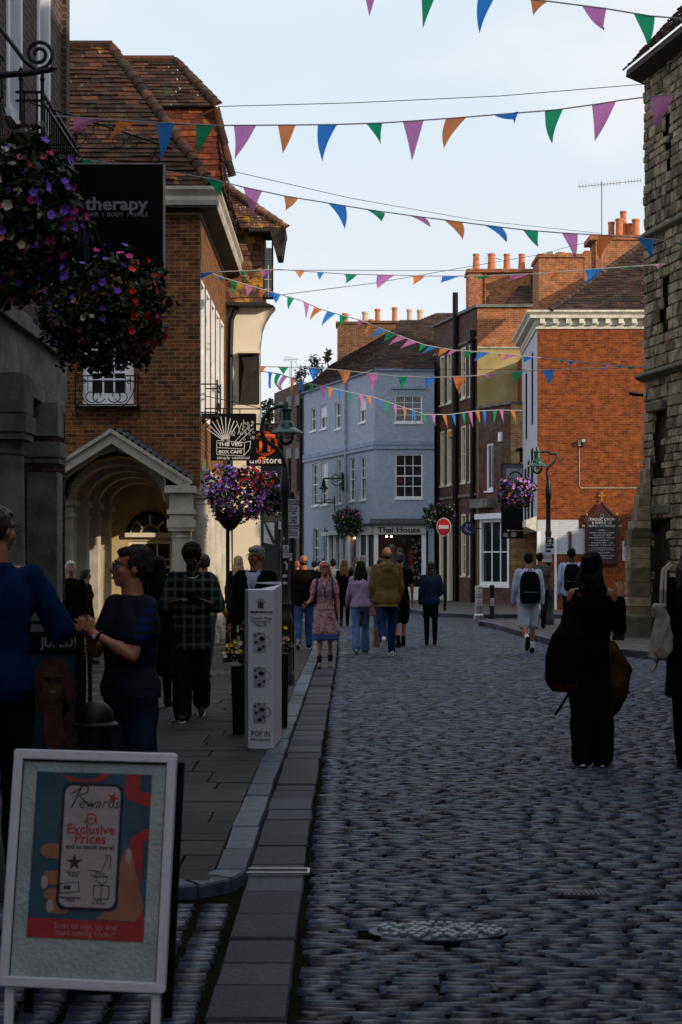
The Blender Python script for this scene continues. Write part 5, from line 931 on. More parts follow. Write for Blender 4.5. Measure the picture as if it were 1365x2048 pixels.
# no entry sign and poles
t = thing('no_entry_sign', 'red round no entry sign with white bar on a dark pole', 'road sign', (GX(890, 47.5), 47.5, .1)); m = MB(); m.tube([(GX(890, 47.5), 47.5, .1), P(890, 1040, 47.5)], .045, 8); m.build('pole', black, t)
fl = FL(P(888, 1054, 47.4), (.86, -.3, 0), (0, 0, 1)); m = MB(); fl.poly(m, [(.235 * math.cos(R(a)), .285 * math.sin(R(a))) for a in range(0, 360, 12)], -.02, 0); m.build('rim', wtx, t); m = MB(); fl.poly(m, [(.215 * math.cos(R(a)), .262 * math.sin(R(a))) for a in range(0, 360, 12)], .001, .004); m.build('disc', pm('signal_red', (.42, .012, .012)), t); m = MB(); fl.rect(m, -.16, .16, -.055, .055, .005, .008); m.build('bar', wtx, t)
def bollard(name, label, px, Y, h, r, mt, stick=0, group=None, z0=.1, dome=False):
    t = thing(name, label, 'bollard', (GX(px, Y), Y, z0), group); m = MB(); x = GX(px, Y)
    pr = [(r * 1.35, 0), (r * 1.35, .1), (r, .14), (r, h - .12), (r * 1.02, h - .1), (r * 1.02, h - .03), (r * .9, h), (0.01, h + .01)] if not dome else [(r * 1.5, 0), (r * 1.5, .1), (r * 1.15, .16), (r, .2), (r, h - r * 1.5), (r * 1.2, h - r * 1.45), (r * 1.25, h - r * 1.3), (r * 1.05, h - r * 1.15)] + [(r * 1.05 * math.cos(R(a)), h - r * 1.1 + r * 1.1 * math.sin(R(a))) for a in (0, 20, 40, 60, 75, 88)]
    m.lathe((x, Y, z0), pr, 20); m.build('shaft', mt, t, smooth='auto')
    for k in range(stick):
        f = FL((x - r * .75, Y - r - .012, z0 + h * .40 + k * .24), (1, 0, 0), (0, 0, 1)); q = MB(); f.rect(q, 0, r * 1.5, 0, .2, 0, .003); s_ = q.build('warning_sticker', wtx, t); q = MB(); f.line(q, [(r * .2, .06), (r * .75, .17), (r * 1.3, .06), (r * .2, .06)], .012, .004, .006); f.rect(q, r * .3, r * 1.2, .02, .035, .004, .006); q.build('print', lt, s_)
    return t
bollard('steel_bollard', 'brushed steel bollard with two warning stickers near the low shop', 958, 40.5, .88, .10, steel, 2); bollard('black_bollard', 'slim black bollard with one sticker right of the steel one', 984.5, 40.3, .9, .065, black, 1)
bollard('black_bollard', 'short black bollard on the pavement by the tower foot', 1237, 29.4, .36, .085, black)
# street lamps
def lamp(label, pts, head, Y, base_px, hs=1.0, z0=.04, post_top=None, r0=.07):
    t = thing('street_lamp', label, 'street lamp', (GX(base_px, Y), Y, z0)); x = GX(base_px, Y); m = MB(); ht = GZ(post_top, Y) - z0
    m.lathe((x, Y, z0), [(r0 * 1.75, 0), (r0 * 1.75, .12), (r0 * 1.45, .16), (r0 * 1.35, .75), (r0 * 1.5, .78), (r0 * 1.5, .85), (r0 * 1.2, .9), (r0 * 1.05, 1.0), (r0 * 1.25, 1.03), (r0 * .95, 1.1), (r0 * .8, ht * .62), (r0 * .98, ht * .63), (r0 * .7, ht * .66), (r0 * .62, ht * .86), (r0 * .85, ht * .87), (r0 * .9, ht * .93), (r0 * .5, ht)], 20); m.build('post', pm('dark_green_post', (.012, .020, .020), .45, .3, 15, .2), t, smooth='auto')
    m = MB(); m.tube([P(a, b, Y) for a, b in pts], [r0 * .36] * (len(pts) - 2) + [r0 * .4, r0 * .35], 10); m.build('swan_neck', pm('dark_green_post', (.012, .020, .020)), t, smooth=True)
    hx, hy = head; c = P(hx, hy, Y); m = MB(); m.lathe(c, [(.26 * hs, -.09 * hs), (.25 * hs, -.07 * hs), (.13 * hs, .0), (.12 * hs, .06 * hs), (.085 * hs, .1 * hs), (.08 * hs, .24 * hs), (.10 * hs, .25 * hs), (.10 * hs, .28 * hs), (.045 * hs, .30 * hs), (.03 * hs, .38 * hs)], 24); m.build('shade', greenm, t, smooth='auto')
    m = MB(); m.lathe(c, [(.02, -.27 * hs), (.07 * hs, -.25 * hs), (.115 * hs, -.19 * hs), (.13 * hs, -.1 * hs), (.12 * hs, -.06 * hs)], 18); b = m.build('glass_bowl', clear_glass(), t, smooth=True); m = MB(); m.lathe(c, [(.01, -.18 * hs), (.035 * hs, -.16 * hs), (.035 * hs, -.1 * hs), (.015, -.08 * hs)], 10); m.build('bulb', white, b); return t
lp = lamp('tall dark green street lamp with swan neck and stickers at the left kerb', [(571, 935), (563, 908), (551, 895), (530, 880), (523, 860), (527, 838), (540, 820), (556, 813), (572, 812), (573, 822)], (573, 855), 19.5, 570, .85, .04, 935, .072)
wg = pm('sign_white', (.55, .57, .62), .5, .05)
def plate(parent, name, px0, px1, py0, py1, Y, mt=wg, th=.01):
    fl = FL(P(px0, py1, Y), (1, 0, 0), (0, 0, 1)); s = Y / FP; m = MB(); fl.rrect(m, 0, (px1 - px0) * s, 0, (py1 - py0) * s, .01, -th, 0); return fl, (px1 - px0) * s, (py1 - py0) * s, m.build(name, mt, parent)
fl, w, h, o = plate(lp, 'warning_plate', 566, 578, 1090, 1116, 19.35); m = MB(); fl.line(m, [(w * .1, h * .42), (w / 2, h * .92), (w * .9, h * .42), (w * .1, h * .42)], .006, .001, .003); fl.rect(m, w * .46, w * .54, h * .52, h * .75, .001, .003); m.build('print', lt, o); text('Caution', .022, lt, o, fl.p(w / 2, h * .24, .001), fl.r, fl.u)
fl, w, h, o = plate(lp, 'small_plate', 579, 585, 1106, 1121, 19.45); m = MB(); fl.line(m, [(w * .1, h * .4), (w / 2, h * .9), (w * .9, h * .4), (w * .1, h * .4)], .006, .001, .003); m.build('print', lt, o)
rs = random.Random(8)
for px, py, ww, hh in ((568, 1077, 3, 6), (571, 1125, 5, 6), (574, 1133, 4, 14), (570, 1152, 9, 6), (570, 1166, 9, 5)): fl, w, h, o = plate(lp, 'sticker', px - ww / 2, px + ww / 2, py - hh / 2, py + hh / 2, 19.36, th=.02)
t = thing('bollard_warning_sign', 'tall white sign with five text panels about rising bollards', 'road sign', (GX(590, 22), 22, .04)); m = MB(); m.tube([(GX(585, 22.05), 22.05, .04), P(585, 985, 22.05)], .03, 8); m.build('pole', black, t)
y0 = 998
for hh, l in ((15, (('ISOLATED', .05, .7), ('BOLLARDS', .05, .3))), (17, (('STOP', .06, .7), ('Wait for bollards', .022, .38), ('to lower', .022, .17))), (18, (('ONE', .06, .7), ('vehicle', .028, .38), ('to proceed', .028, .15))), (12, (('TAILGATING', .036, .65), ('may be damaged', .022, .25))), (17, (('Bollards are lowered', .020, .85), ('when proceeding', .02, .62), ('intercom for help', .02, .35)))):
    fl, w, h, o = plate(t, 'panel', 573, 599, y0, y0 + hh - .7, 21.95); y0 += hh
    for s_, sz, f in l: text(s_, sz, lt, o, fl.p(w * .53, h * f, .002), fl.r, fl.u, bold=.0015, sx=.85)
lr = lamp('far street lamp with curled neck in front of the orange brick wall', [(1096, 962), (1094, 945), (1097, 935), (1109, 924), (1115, 915), (1113, 908), (1103, 908), (1095, 903), (1082, 904), (1075, 907), (1075, 912)], (1075, 926), 36.6, 1097, 1.0, .11, 960, .085)
fl, w, h, o = plate(lr, 'camera_notice', 1091, 1108, 1075, 1100, 36.4); m = MB(); fl.rect(m, .012, w - .012, .04, h - .012, .001, .003); q_ = m.build('print', lt, o); text('CCTV', .085, wg, q_, fl.p(w / 2, h * .42, .004), fl.r, fl.u, sx=.85, bold=.004); m = MB(); fl.poly(m, [(.04, h * .72), (.11, h * .9), (w - .05, h * .8), (w - .06, h * .65), (.10, h * .62)], .004, .006); m.build('camera_symbol', wg, q_)
fl, w, h, o = plate(lr, 'round_symbols_notice', 1085, 1104, 1104, 1124, 36.4); m = MB()
for k in (.28, .72): fl.ring(m, w * k, h * .5, .038, .008, .001, .003, n=16); fl.line(m, [(w * k - .02, h * .38), (w * k + .02, h * .62)], .01, .001, .003)
m.build('print', lt, o)
# wall lamp and empty bracket on the blue house
t = thing('wall_lamp', 'black bracket lamp on the blue house wall', 'wall lamp', P(684, 965, 64.5)); Y = 64.2; m = MB(); m.box(GX(683, 65), GX(687, 65), Y - .05, Y + .6, GZ(980, Y), GZ(945, Y)); m.tube([P(648, 957, Y), P(684, 957, Y)], .035, 6); m.tube([P(662, 962, Y), P(672, 972, Y), P(684, 968, Y)], .025, 5); m.tube(arc(P(672, 956, Y), .15, 0, 330, 12, (1, 0, 0), (0, 0, 1)), .02, 5); m.build('bracket', bar, t)
c = P(648, 975, Y); m = MB(); m.lathe(c, [(.20, -.06), (.19, -.02), (.09, .05), (.08, .2), (.06, .25), (.02, .4)], 14); m.build('shade', black, t); m = MB(); m.lathe(c, [(.01, -.22), (.08, -.18), (.1, -.08), (.08, -.05)], 12); m.build('globe', clear_glass(), t)
t = thing('sign_bracket', 'empty iron sign bracket on the blue house', 'bracket', P(670, 1005, 64)); m = MB(); m.tube([P(633, 1006, 64.5), P(670, 1005, 64.5)], .03, 5); m.tube([P(669, 993, 64.5), P(670, 1022, 64.5)], .03, 5); m.tube([P(648, 1003, 64.5), P(658, 998, 64.5), P(668, 1001, 64.5)], .02, 5); m.build('ironwork', bar, t)
t = thing('green_banner', 'pale green cloth banner hanging at the brick corner', 'banner', P(410, 980, 28.6)); m = MB(); m.prism([P(405, 928, 28.4), P(411, 917, 28.4), P(416, 960, 28.4), P(413, 1000, 28.4), P(416, 1040, 28.4), P(404, 1030, 28.4)], (0, .03, 0)); m.build('cloth', clothm('pale_green_cloth', (.30, .42, .20)), t)
# row of dome topped black bollards by the lamp
for k, (Y, lb) in enumerate(((15.3, 'nearest of the black bollards beside the kerb'), (16.6, 'second black bollard along the kerb'), (18.0, 'third black bollard just before the lamp foot'), (21.3, 'farthest black kerb bollard beyond the lamp'))):
    bollard('kerb_bollard', lb, CX + (-.92 - .02 * k) / Y * FP, Y, 1.0, .085, black, 0, 'black bollards along the left kerb', .04, True)
# the white mug advertising column
t = thing('advertising_column', 'tall white cardboard column advertising mugs at the kerb', 'display stand', (GX(520, 12.9), 12.9, .04)); cd = pm('white_card', (.68, .69, .76), .6, .05, 4, .05)
A = Vector((GX(497, 12.8), 12.8, .04)); B = Vector((GX(547, 12.75), 12.75, .04)); D = Vector((GX(490, 13.1), 13.1, .04)); H = 1.33; fl = FL(A, B - A, (0.0, 0, 1)); w = (B - A).length
A2 = Vector((GX(563, 13.2), 13.25, .08))
m = MB(); m.prism([A, B, A2 + Vector((0, .05, 0)), D + Vector((.12, .3, 0)), D], (0, 0, H)); m.prism([Vector((A2.x - .09, 13.3, H + .08)), Vector((A2.x, 13.2, H + .08)), Vector((A2.x, 13.22, H + .10)), Vector((A2.x - .3, 13.42, H + .09))], (0, 0, .005)); bo = m.build('column', cd, t)
text('THECHINASHOP.CO.UK', .0235, lt, bo, fl.p(w * .52, H - .185, .002), fl.r, fl.u, bold=.0008, sx=.78)
grt = pm('grey_print', (.07, .075, .09), .6)
for k, s_ in enumerate(('Dunoon Mugs', 'Handmade In', 'The UK')): text(s_, .032, grt, bo, fl.p(w * .52, H - .235 - k * .03, .002), fl.r, fl.u)
text('POP IN', .066, grt, bo, fl.p(w * .5, .125, .002), fl.r, fl.u, sx=.8); text('FOR A BROWSE!', .028, grt, bo, fl.p(w * .5, .075, .002), fl.r, fl.u, sx=.85)
m = MB(); q = (w * .5, H - .10); fl.rect(m, q[0] - .025, q[0] + .025, q[1] - .055, q[1] - .005, .001, .002); fl.rect(m, q[0] - .045, q[0] + .045, q[1] - .003, q[1] + .002, .001, .002); fl.ring(m, q[0] - .012, q[1] + .016, .011, .003, .001, .002, n=10); fl.ring(m, q[0] + .012, q[1] + .016, .011, .003, .001, .002, n=10); m.build('gift_emblem', grt, bo)
rs = random.Random(6)
for zc in (.89, .60, .30):
    m = MB(); fl.rrect(m, .045, .155, zc - .085, zc + .085, .015, .001, .003); fl.ring(m, .16, zc + .01, .036, .008, .001, .003, -90, 90, 12); o = m.build('mug_picture', pm('mug_white', (.36, .37, .41), .5), bo); m = MB()
    for x, z, r in ((.12, .03, .028), (.07, .0, .018), (.10, -.06, .024), (.06, .055, .012), (.135, -.035, .016), (.095, .075, .012)): fl.poly(m, [(x + r * rs.uniform(.6, 1.2) * math.cos(R(a)), zc + z + r * rs.uniform(.4, .9) * math.sin(R(a))) for a in range(0, 360, 40)], .0035, .005)
    m.build('mug_pattern', lt, o)
fl2 = FL(Vector((A2.x - .055, 13.1, .1)), (1, .2, 0), (0, 0, 1)); m = MB()
for k in range(9): fl2.rect(m, .0, .02 + .01 * (k % 2), .3 + k * .11, .33 + k * .11, .0, .004)
m.build('side_print', grt, bo)
def planter(label, px, Y, h, w, fl_, seed):
    t = thing('planter', label, 'planter', (GX(px, Y), Y, .04)); x = GX(px, Y); m = MB(); m.add([(x + a * w * s / 2, Y + b * w * s / 2, z) for z, s in ((.04, .8), (.04 + h, 1)) for a, b in ((-1, -1), (1, -1), (1, 1), (-1, 1))], [(0, 1, 2, 3), (4, 5, 6, 7), (0, 1, 5, 4), (1, 2, 6, 5), (2, 3, 7, 6), (3, 0, 4, 7)]); m.build('box', black, t); rs = random.Random(seed); m = MB(); b = {}
    for k in range(70): leaf(m, Vector((x + rs.gauss(0, w * .45), Y + rs.gauss(0, w * .3), .1 + h + abs(rs.gauss(0, .07)))), .07, rs)
    for k in range(26): bloom(b.setdefault(rs.choice(fl_), MB()), Vector((x + rs.gauss(0, w * .42), Y + rs.gauss(-.03, w * .2), .12 + h + abs(rs.gauss(.03, .07)))), Vector((rs.gauss(0, .4), -1, .6)), .022, rs)
    m.build('foliage', leafm, t)
    for k, q in b.items(): q.build(k + '_flowers', FC[k], t)
planter('tall black planter with yellow flowers left of the white column', 481, 13.9, .62, .16, ['yellow', 'yellow', 'white'], 1); planter('black planter with white and yellow flowers right of the white column', 563, 14.4, .70, .14, ['white', 'yellow', 'white'], 2)
# foreground poster stand
t = thing('poster_stand', 'aluminium framed pavement poster stand advertising rewards in the foreground', 'poster stand', (-1.0, 5.2, 0))
TL, TR, BRr, BL = P(29, 1492, 5.30), P(361, 1507, 5.22), P(324, 1981, 5.10), P(-3, 1972, 5.16); r_ = ((TR - TL) + (BRr - BL)).normalized(); u_ = ((TL - BL) + (TR - BRr)).normalized(); u_ = (u_ - r_ * u_.dot(r_)).normalized(); fl = FL(BL, r_, u_); w, h = ((TR - TL).length + (BRr - BL).length) / 2, ((TL - BL).length + (TR - BRr).length) / 2
m = MB(); fw = .034
fl.rrect(m, 0, w, 0, fw, .014, -.02, .006); fl.rrect(m, 0, w, h - fw, h, .014, -.02, .006); fl.rect(m, .001, fw, fw * .6, h - fw * .6, -.021, .0055); fl.rect(m, w - fw, w - .001, fw * .6, h - fw * .6, -.021, .0055); m.build('frame', alu, t, bev=.004)
m = MB(); fl.rect(m, fw * .8, w - fw * .8, fw * .8, h - fw * .8, -.015, -.008); m.build('backing_sheet', pm('silver_backing', (.42, .48, .50), .35, .18, 7, .35, bscale=60), t)
m = MB(); fl.rect(m, fw - .003, w - fw + .003, h - fw - .006, h - fw, -.007, -.002); fl.rect(m, fw, fw + .003, fw, h - fw - .007, -.007, -.002); fl.rect(m, w - fw - .003, w - fw, fw, h - fw - .007, -.007, -.002); m.build('gasket', black, t)
px0, px1, py0, py1 = .085, w - .085, .165, h - .075; pw_, ph_ = px1 - px0, py1 - py0
m = MB(); fl.rect(m, px0, px1, py0, py1, -.008, -.006); po = m.build('poster', pm('teal_poster', (.022, .062, .105), .4, .4, 5, .05, col2=(.055, .13, .20)), t)
q = lambda a, b: (px0 + a * pw_, py0 + b * ph_); redp = pm('red_print', (.42, .045, .045), .4, .1); m = MB(); fl.rect(m, px0, px1, py0, py0 + .115 * ph_, -.0055, -.005)
fl.poly(m, [q(.77, .995), q(.9, .995), q(.9, .9), q(1, .88), q(1, .8), q(.85, .83), q(.78, .86)], -.0055, -.005); fl.poly(m, [q(.2, .985), q(.4, .96), q(.5, .965), q(.56, .995), q(.64, .995), q(.55, .945), q(.3, .945)], -.0055, -.005); fl.poly(m, [q(1, .68), q(.85, .62), q(.83, .55), q(.93, .4), q(.88, .2), q(.86, .116), q(1, .116), q(.95, .3), q(.96, .6), q(1, .6)], -.0055, -.005); m.build('red_shapes', redp, po)
sk = pm('printed_skin', (.36, .155, .095), .45, .3, 9, .05); m = MB(); fl.poly(m, [q(.58, .12), q(.93, .12), q(.99, .2), q(.93, .35), q(.88, .47), q(.86, .55), q(.80, .545), q(.76, .44), q(.75, .3), q(.70, .2)], -.0049, -.0042)
for a, b, c_, d in ((.07, .52, .24, .06), (.1, .36, .2, .055), (.12, .26, .2, .05), (.17, .185, .2, .05)):
    fl.poly(m, [q(a + c_ / 2 + c_ / 2 * math.cos(R(k)) * 1.0, b + d * math.sin(R(k)) * .8) for k in range(0, 360, 24)], -.0049, -.0042)
m.build('printed_hand', sk, po); m = MB()
for a, b, rx, ry in ((.835, .505, .022, .05), (.125, .33, .03, .04), (.185, .19, .03, .04)): fl.poly(m, [q(a + rx * math.cos(R(k)), b + ry * math.sin(R(k))) for k in range(0, 360, 24)], -.0041, -.0038)
m.build('printed_nails', pm('nail_print', (.45, .36, .36), .4), po)
m = MB(); fl.rrect(m, *[q(.235, 0)[0], q(.765, 0)[0]], q(0, .17)[1], q(0, .935)[1], .03, -.0041, -.0036); m.build('printed_phone', pm('navy_print', (.02, .02, .04), .4), po)
m = MB(); fl.rrect(m, *[q(.26, 0)[0], q(.74, 0)[0]], q(0, .19)[1], q(0, .92)[1], .026, -.0035, -.003); ps = m.build('printed_screen', pm('screen_print', (.44, .38, .39), .4, .08), po)
dk = pm('dark_print', (.04, .04, .055), .5)
m = MB(); s_ = [(0, .5), (.2, .75), (.25, .9), (.1, .2), (.02, -.1), (.12, .3), (.26, .9), (.42, .85), (.4, .6), (.2, .45), (.35, .2), (.5, .0), (.62, .1)]; o0 = q(.315, .80)
fl.line(m, [(o0[0] + a * .14, o0[1] + b * .075) for a, b in s_], .0045, -.0028, -.0022); m.build('printed_flourish', dk, ps)
text('ewards', .052, dk, ps, fl.p(*q(.565, .815), -.0028), fl.r + fl.u * .02, fl.u - fl.r * -.25, sx=.95, ext=.0004)
m = MB(); c = q(.675, .85); fl.poly(m, [(c[0] + (.022 if k % 2 == 0 else .008) * math.cos(R(36 * k)), c[1] + (.022 if k % 2 == 0 else .008) * math.sin(R(36 * k))) for k in range(10)], -.0028, -.0022); c = q(.5, .72); fl.ring(m, *c, .017, .004, -.0028, -.0022, n=14); fl.ring(m, c[0], c[1] - .022, .024, .004, -.0028, -.0022, 20, 160, 10); m.build('printed_star', redp, ps)
text('Exclusive', .046, redp, ps, fl.p(*q(.5, .655), -.0028), fl.r, fl.u, ext=.0004, bold=.001); text('Prices', .046, redp, ps, fl.p(*q(.5, .598), -.0028), fl.r, fl.u, ext=.0004, bold=.001); text('and so much more!', .0215, dk, ps, fl.p(*q(.5, .55), -.0028), fl.r, fl.u, ext=.0004, bold=.0007)
m = MB(); c = q(.375, .455); fl.poly(m, [(c[0] + (.03 if k % 2 == 0 else .012) * math.cos(R(36 * k + 20)), c[1] + (.03 if k % 2 == 0 else .012) * math.sin(R(36 * k + 20))) for k in range(10)], -.0028, -.0022)
c = q(.61, .45); fl.line(m, [(c[0] - .045, c[1] - .02), (c[0], c[1] - .025), (c[0] + .02, c[1] + .02), (c[0] + .01, c[1] + .03), (c[0] + .03, c[1] + .03), (c[0] + .03, c[1] - .01)], .003, -.0028, -.0022)
c = q(.345, .30); fl.line(m, [(c[0] - .032, c[1] - .018), (c[0] + .034, c[1] - .01), (c[0] + .032, c[1] + .022), (c[0] - .034, c[1] + .014), (c[0] - .032, c[1] - .018)], .003, -.0028, -.0022); fl.rect(m, c[0] - .02, c[0] + .005, c[1] - .004, c[1] + .008, -.0028, -.0022)
c = q(.62, .29); fl.line(m, [(c[0] - .026, c[1] - .026), (c[0] + .026, c[1] - .026), (c[0] + .026, c[1] + .018), (c[0] - .026, c[1] + .018), (c[0] - .026, c[1] - .026)], .003, -.0028, -.0022); fl.line(m, [(c[0], c[1] - .026), (c[0], c[1] + .02), (c[0] - .02, c[1] + .035), (c[0], c[1] + .02), (c[0] + .02, c[1] + .035)], .003, -.0028, -.0022); m.build('printed_icons', dk, ps)
for (a, b), l in (((.37, .395), ('Reward', 'Points')), ((.60, .395), ('Event', 'Discounts')), ((.355, .245), ('Personalised', 'Offers')), ((.60, .235), ('Gifts', '& more'))):
    for k, s_ in enumerate(l): text(s_, .0145, dk, ps, fl.p(*q(a, b - .017 * k), -.0028), fl.r, fl.u, ext=.0003, bold=.0004)
lb = pm('pink_lettering', (.50, .22, .22), .5); text('Scan to sign up and', .0285, lb, po, fl.p(*q(.5, .075), -.0045), fl.r, fl.u, ext=.0003); text('start saving today!', .0285, lb, po, fl.p(*q(.5, .035), -.0045), fl.r, fl.u, ext=.0003)
for a in (.02, w - .05):
    m = MB(); b0 = fl.p(a, .0, -.012); b1 = Vector((b0.x - .0, b0.y - .03, .004)); m.prism([b0, b0 + fl.r * .03, b1 + fl.r * .03, b1], fl.n * -.015); m.build('leg', alu, t)
for a in (.06, w - .012):
    m = MB(); b0 = fl.p(a, h - .03, -.03); b1 = Vector((b0.x - .055, b0.y + .10, .004)); m.prism([b0, b0 + fl.r * .03, b1 + fl.r * .03, b1], fl.n * -.02); m.build('rear_leg', black, t)
bollard('dome_bollard', 'thick black dome topped bollard behind the poster stand', 192, 5.75, 1.08, .068, black, 0, None, 0.0, True)
# cafe barrier with a portrait poster
t = thing('poster_barrier', 'black framed pavement poster board with pale capitals behind the man in blue', 'poster board', (-1.9, 8.8, .08)); Y = 8.9; fl = FL(P(-30, 1500, Y), (1, 0, 0), (0, 0, 1)); w = GX(182, Y) - GX(-30, Y); h = (1500 - 1243) * Y / FP
m = MB(); fl.ring(m, w - .06, h - .06, .055, .02, -.02, .01, 0, 90, 8); fl.line(m, [(0, h - .005), (w - .06, h - .005)], .02, -.02, .01); fl.line(m, [(w - .005, h - .06), (w - .005, -.5)], .02, -.02, .01); fl.rect(m, 0, w - .04, h * .76, h * .92, -.02, 0); fl.rect(m, 0, w - .03, -.1, h * .76, -.02, -.005); fo = m.build('frame', black, t)
text('JUPED!', .082, gtx, fo, fl.p(w * .70, h * .835, .002), fl.r, fl.u, ext=.001, sx=.85, bold=.001)
m = MB(); fl.rect(m, .02, w - .09, -.02, h * .74, -.004, 0); po = m.build('poster', pm('dark_teal_print', (.006, .030, .045), .4), t); m = MB(); c = (w * .64, h * .52); fl.poly(m, [(c[0] + (.135 + .02 * math.sin(a * .13)) * math.cos(R(a)), c[1] - .03 + (.175 + .015 * math.sin(a * .2)) * math.sin(R(a))) for a in range(0, 360, 12)], .001, .002); fl.poly(m, [(w * .74, h * .42), (w * .83, h * .30), (w * .88, h * .10), (w * .86, -.02), (w * .74, .0)], .001, .002); m.build('printed_hair', pm('print_hair', (.045, .016, .008), .6, .5, 30), po)
m = MB(); fl.poly(m, [(c[0] + .062 * math.cos(R(a)), c[1] + .095 * math.sin(R(a))) for a in range(0, 360, 20)], .0025, .003); fl.poly(m, [(w * .56, h * .30), (w * .70, h * .32), (w * .76, h * .12), (w * .68, -.02), (w * .56, .04)], .0025, .003); m.build('printed_face', pm('print_skin', (.085, .034, .02), .6, .35, 14), po)
m = MB()
for sx_ in (-.026, .030): fl.poly(m, [(c[0] + sx_ + .024 * math.cos(R(a)), c[1] + .02 + .017 * math.sin(R(a))) for a in range(0, 360, 30)], .004, .005)
fl.line(m, [(c[0] - .06, c[1] + .03), (c[0] + .06, c[1] + .03)], .006, .004, .005); m.build('printed_glasses', lt, po); m = MB(); fl.poly(m, [(c[0] - .025, c[1] - .045), (c[0] + .025, c[1] - .045), (c[0], c[1] - .062)], .0035, .004); m.build('printed_smile', pm('print_teeth', (.2, .15, .13)), po)
m = MB(); fl.rect(m, w * .55, w * .58, -.52, -.1, -.02, 0); fl.rect(m, .0, .03, -.52, -.1, -.02, 0); m.build('leg', black, t)
# twigs behind the roofs
def twigs(label, spots, Y, seed):
    t = thing('small_tree', label, 'tree', P(spots[0][0], spots[0][1] + 60, Y)); rs = random.Random(seed); m = MB(); b = MB()
    for px, py, rr in spots:
        c = P(px, py, Y); r = rr * Y / FP; b.tube([c + Vector((rs.gauss(0, .1), .2, -r * 3)), c + Vector((0, 0, -r)), c + Vector((0, 0, r * .8))], [.05, .02, .008], 5)
        for k in range(int(60)): leaf(m, c + Vector((rs.gauss(0, r * .5), rs.gauss(0, r * .5), rs.gauss(0, r * .6))), .16, rs)
    m.build('crown', pm('dark_leaf', (.014, .018, .008), .6), t); b.build('trunk', darkwood, t)
twigs('dark leafy treetop between the cream house and the brown terrace', [(530, 820, 16), (540, 808, 9), (528, 845, 14), (538, 835, 10)], 55, 1); twigs('thin dark branches showing over the blue house roof', [(628, 720, 8), (632, 733, 9), (655, 716, 6), (657, 705, 5), (610, 742, 10), (600, 750, 9), (640, 740, 8), (595, 757, 8)], 76, 2)
# ---------------------------------------------------------------- bunting
BC = {'p': clothm('pink_bunting', (.76, .29, .62), .6), 'o': clothm('orange_bunting', (.95, .32, .12), .6), 'b': clothm('blue_bunting', (.06, .30, .85), .6), 'g': clothm('green_bunting', (.03, .42, .20), .6)}
tape = clothm('white_tape', (.55, .55, .56), .3)
def interp(cord, x):
    for (a, b), (c, d) in zip(cord[:-1], cord[1:]):
        if a <= x <= c: return b + (d - b) * (x - a) / (c - a)
    return cord[-1][1] if x > cord[-1][0] else cord[0][1]
def bunting(label, cord, flags, Yf, seed, r=.006):
    rs = random.Random(seed); c0 = P(cord[0][0], cord[0][1], Yf(cord[0][0])); t = thing('bunting_string', label, 'bunting', c0, 'strings of pennant bunting across the street'); m = MB(); pts = []
    for (a, b), (c, d) in zip(cord[:-1], cord[1:]):
        for k in range(4): f = k / 4; x = a + (c - a) * f; pts.append(P(x, b + (d - b) * f, Yf(x)))
    pts.append(P(*cord[-1], Yf(cord[-1][0]))); m.tube(pts, r, 5); m.build('cord', tape, t)
    for a, b, ya, yb, tx, ty, col in flags:
        if ya is None: ya, yb = interp(cord, a), interp(cord, b)
        A, B, T = P(a, ya, Yf(a)), P(b, yb, Yf(b)), P(tx, ty, Yf(tx)); wv = (B - A).length; hv = (T - (A + B) / 2).length; N = 9; M = 5; vs = []; cr = rs.uniform(-1.8, 1.8); full = min(1, hv / (wv * 1.4 + 1e-6)); amp = (.11 + .35 * (1 - full)) * wv; ph = rs.uniform(0, 6)
        bend = Vector((rs.uniform(-.12, .12) * wv, 0, 0)); nrm = Vector((0, 1, 0)) if abs((B - A).x) > abs((B - A).y) * .5 else Vector((1, -.3, 0))
        for i in range(N + 1):
            v = i / N
            for j in range(M + 1):
                u = j / M; p = A.lerp(B, u).lerp(T, v ** .96); q = math.sin(u * 4.4 + v * 3.2 + ph) * amp * (.3 + v) * (1 - v * .3) + cr * math.sin(v * math.pi) * hv * .12
                vs.append(p + nrm * q + bend * math.sin(v * math.pi) + Vector((0, 0, (1 - full) * .05 * wv * math.sin(u * 7 + ph))))
        m = MB(); m.add(vs, [(i * (M + 1) + j, i * (M + 1) + j + 1, (i + 1) * (M + 1) + j + 1, (i + 1) * (M + 1) + j) for i in range(N) for j in range(M)]); m.build('pennant', BC[col], t, smooth=True)
    return t
nn = None
bunting('top string of bunting cut off by the upper picture edge', [(600, -30), (900, -9), (1060, -2), (1100, 3), (1210, 17), (1300, 32), (1420, 42)], [(722, 753, nn, nn, 739, 33, 'p'), (843, 873, nn, nn, 846, 58, 'g'), (956, 990, nn, nn, 960, 66, 'b'), (1060, 1097, nn, nn, 1068, 29, 'o'), (1164, 1213, nn, nn, 1208, 60, 'p'), (1268, 1310, nn, nn, 1296, 96, 'g')], lambda x: 11.0, 1)
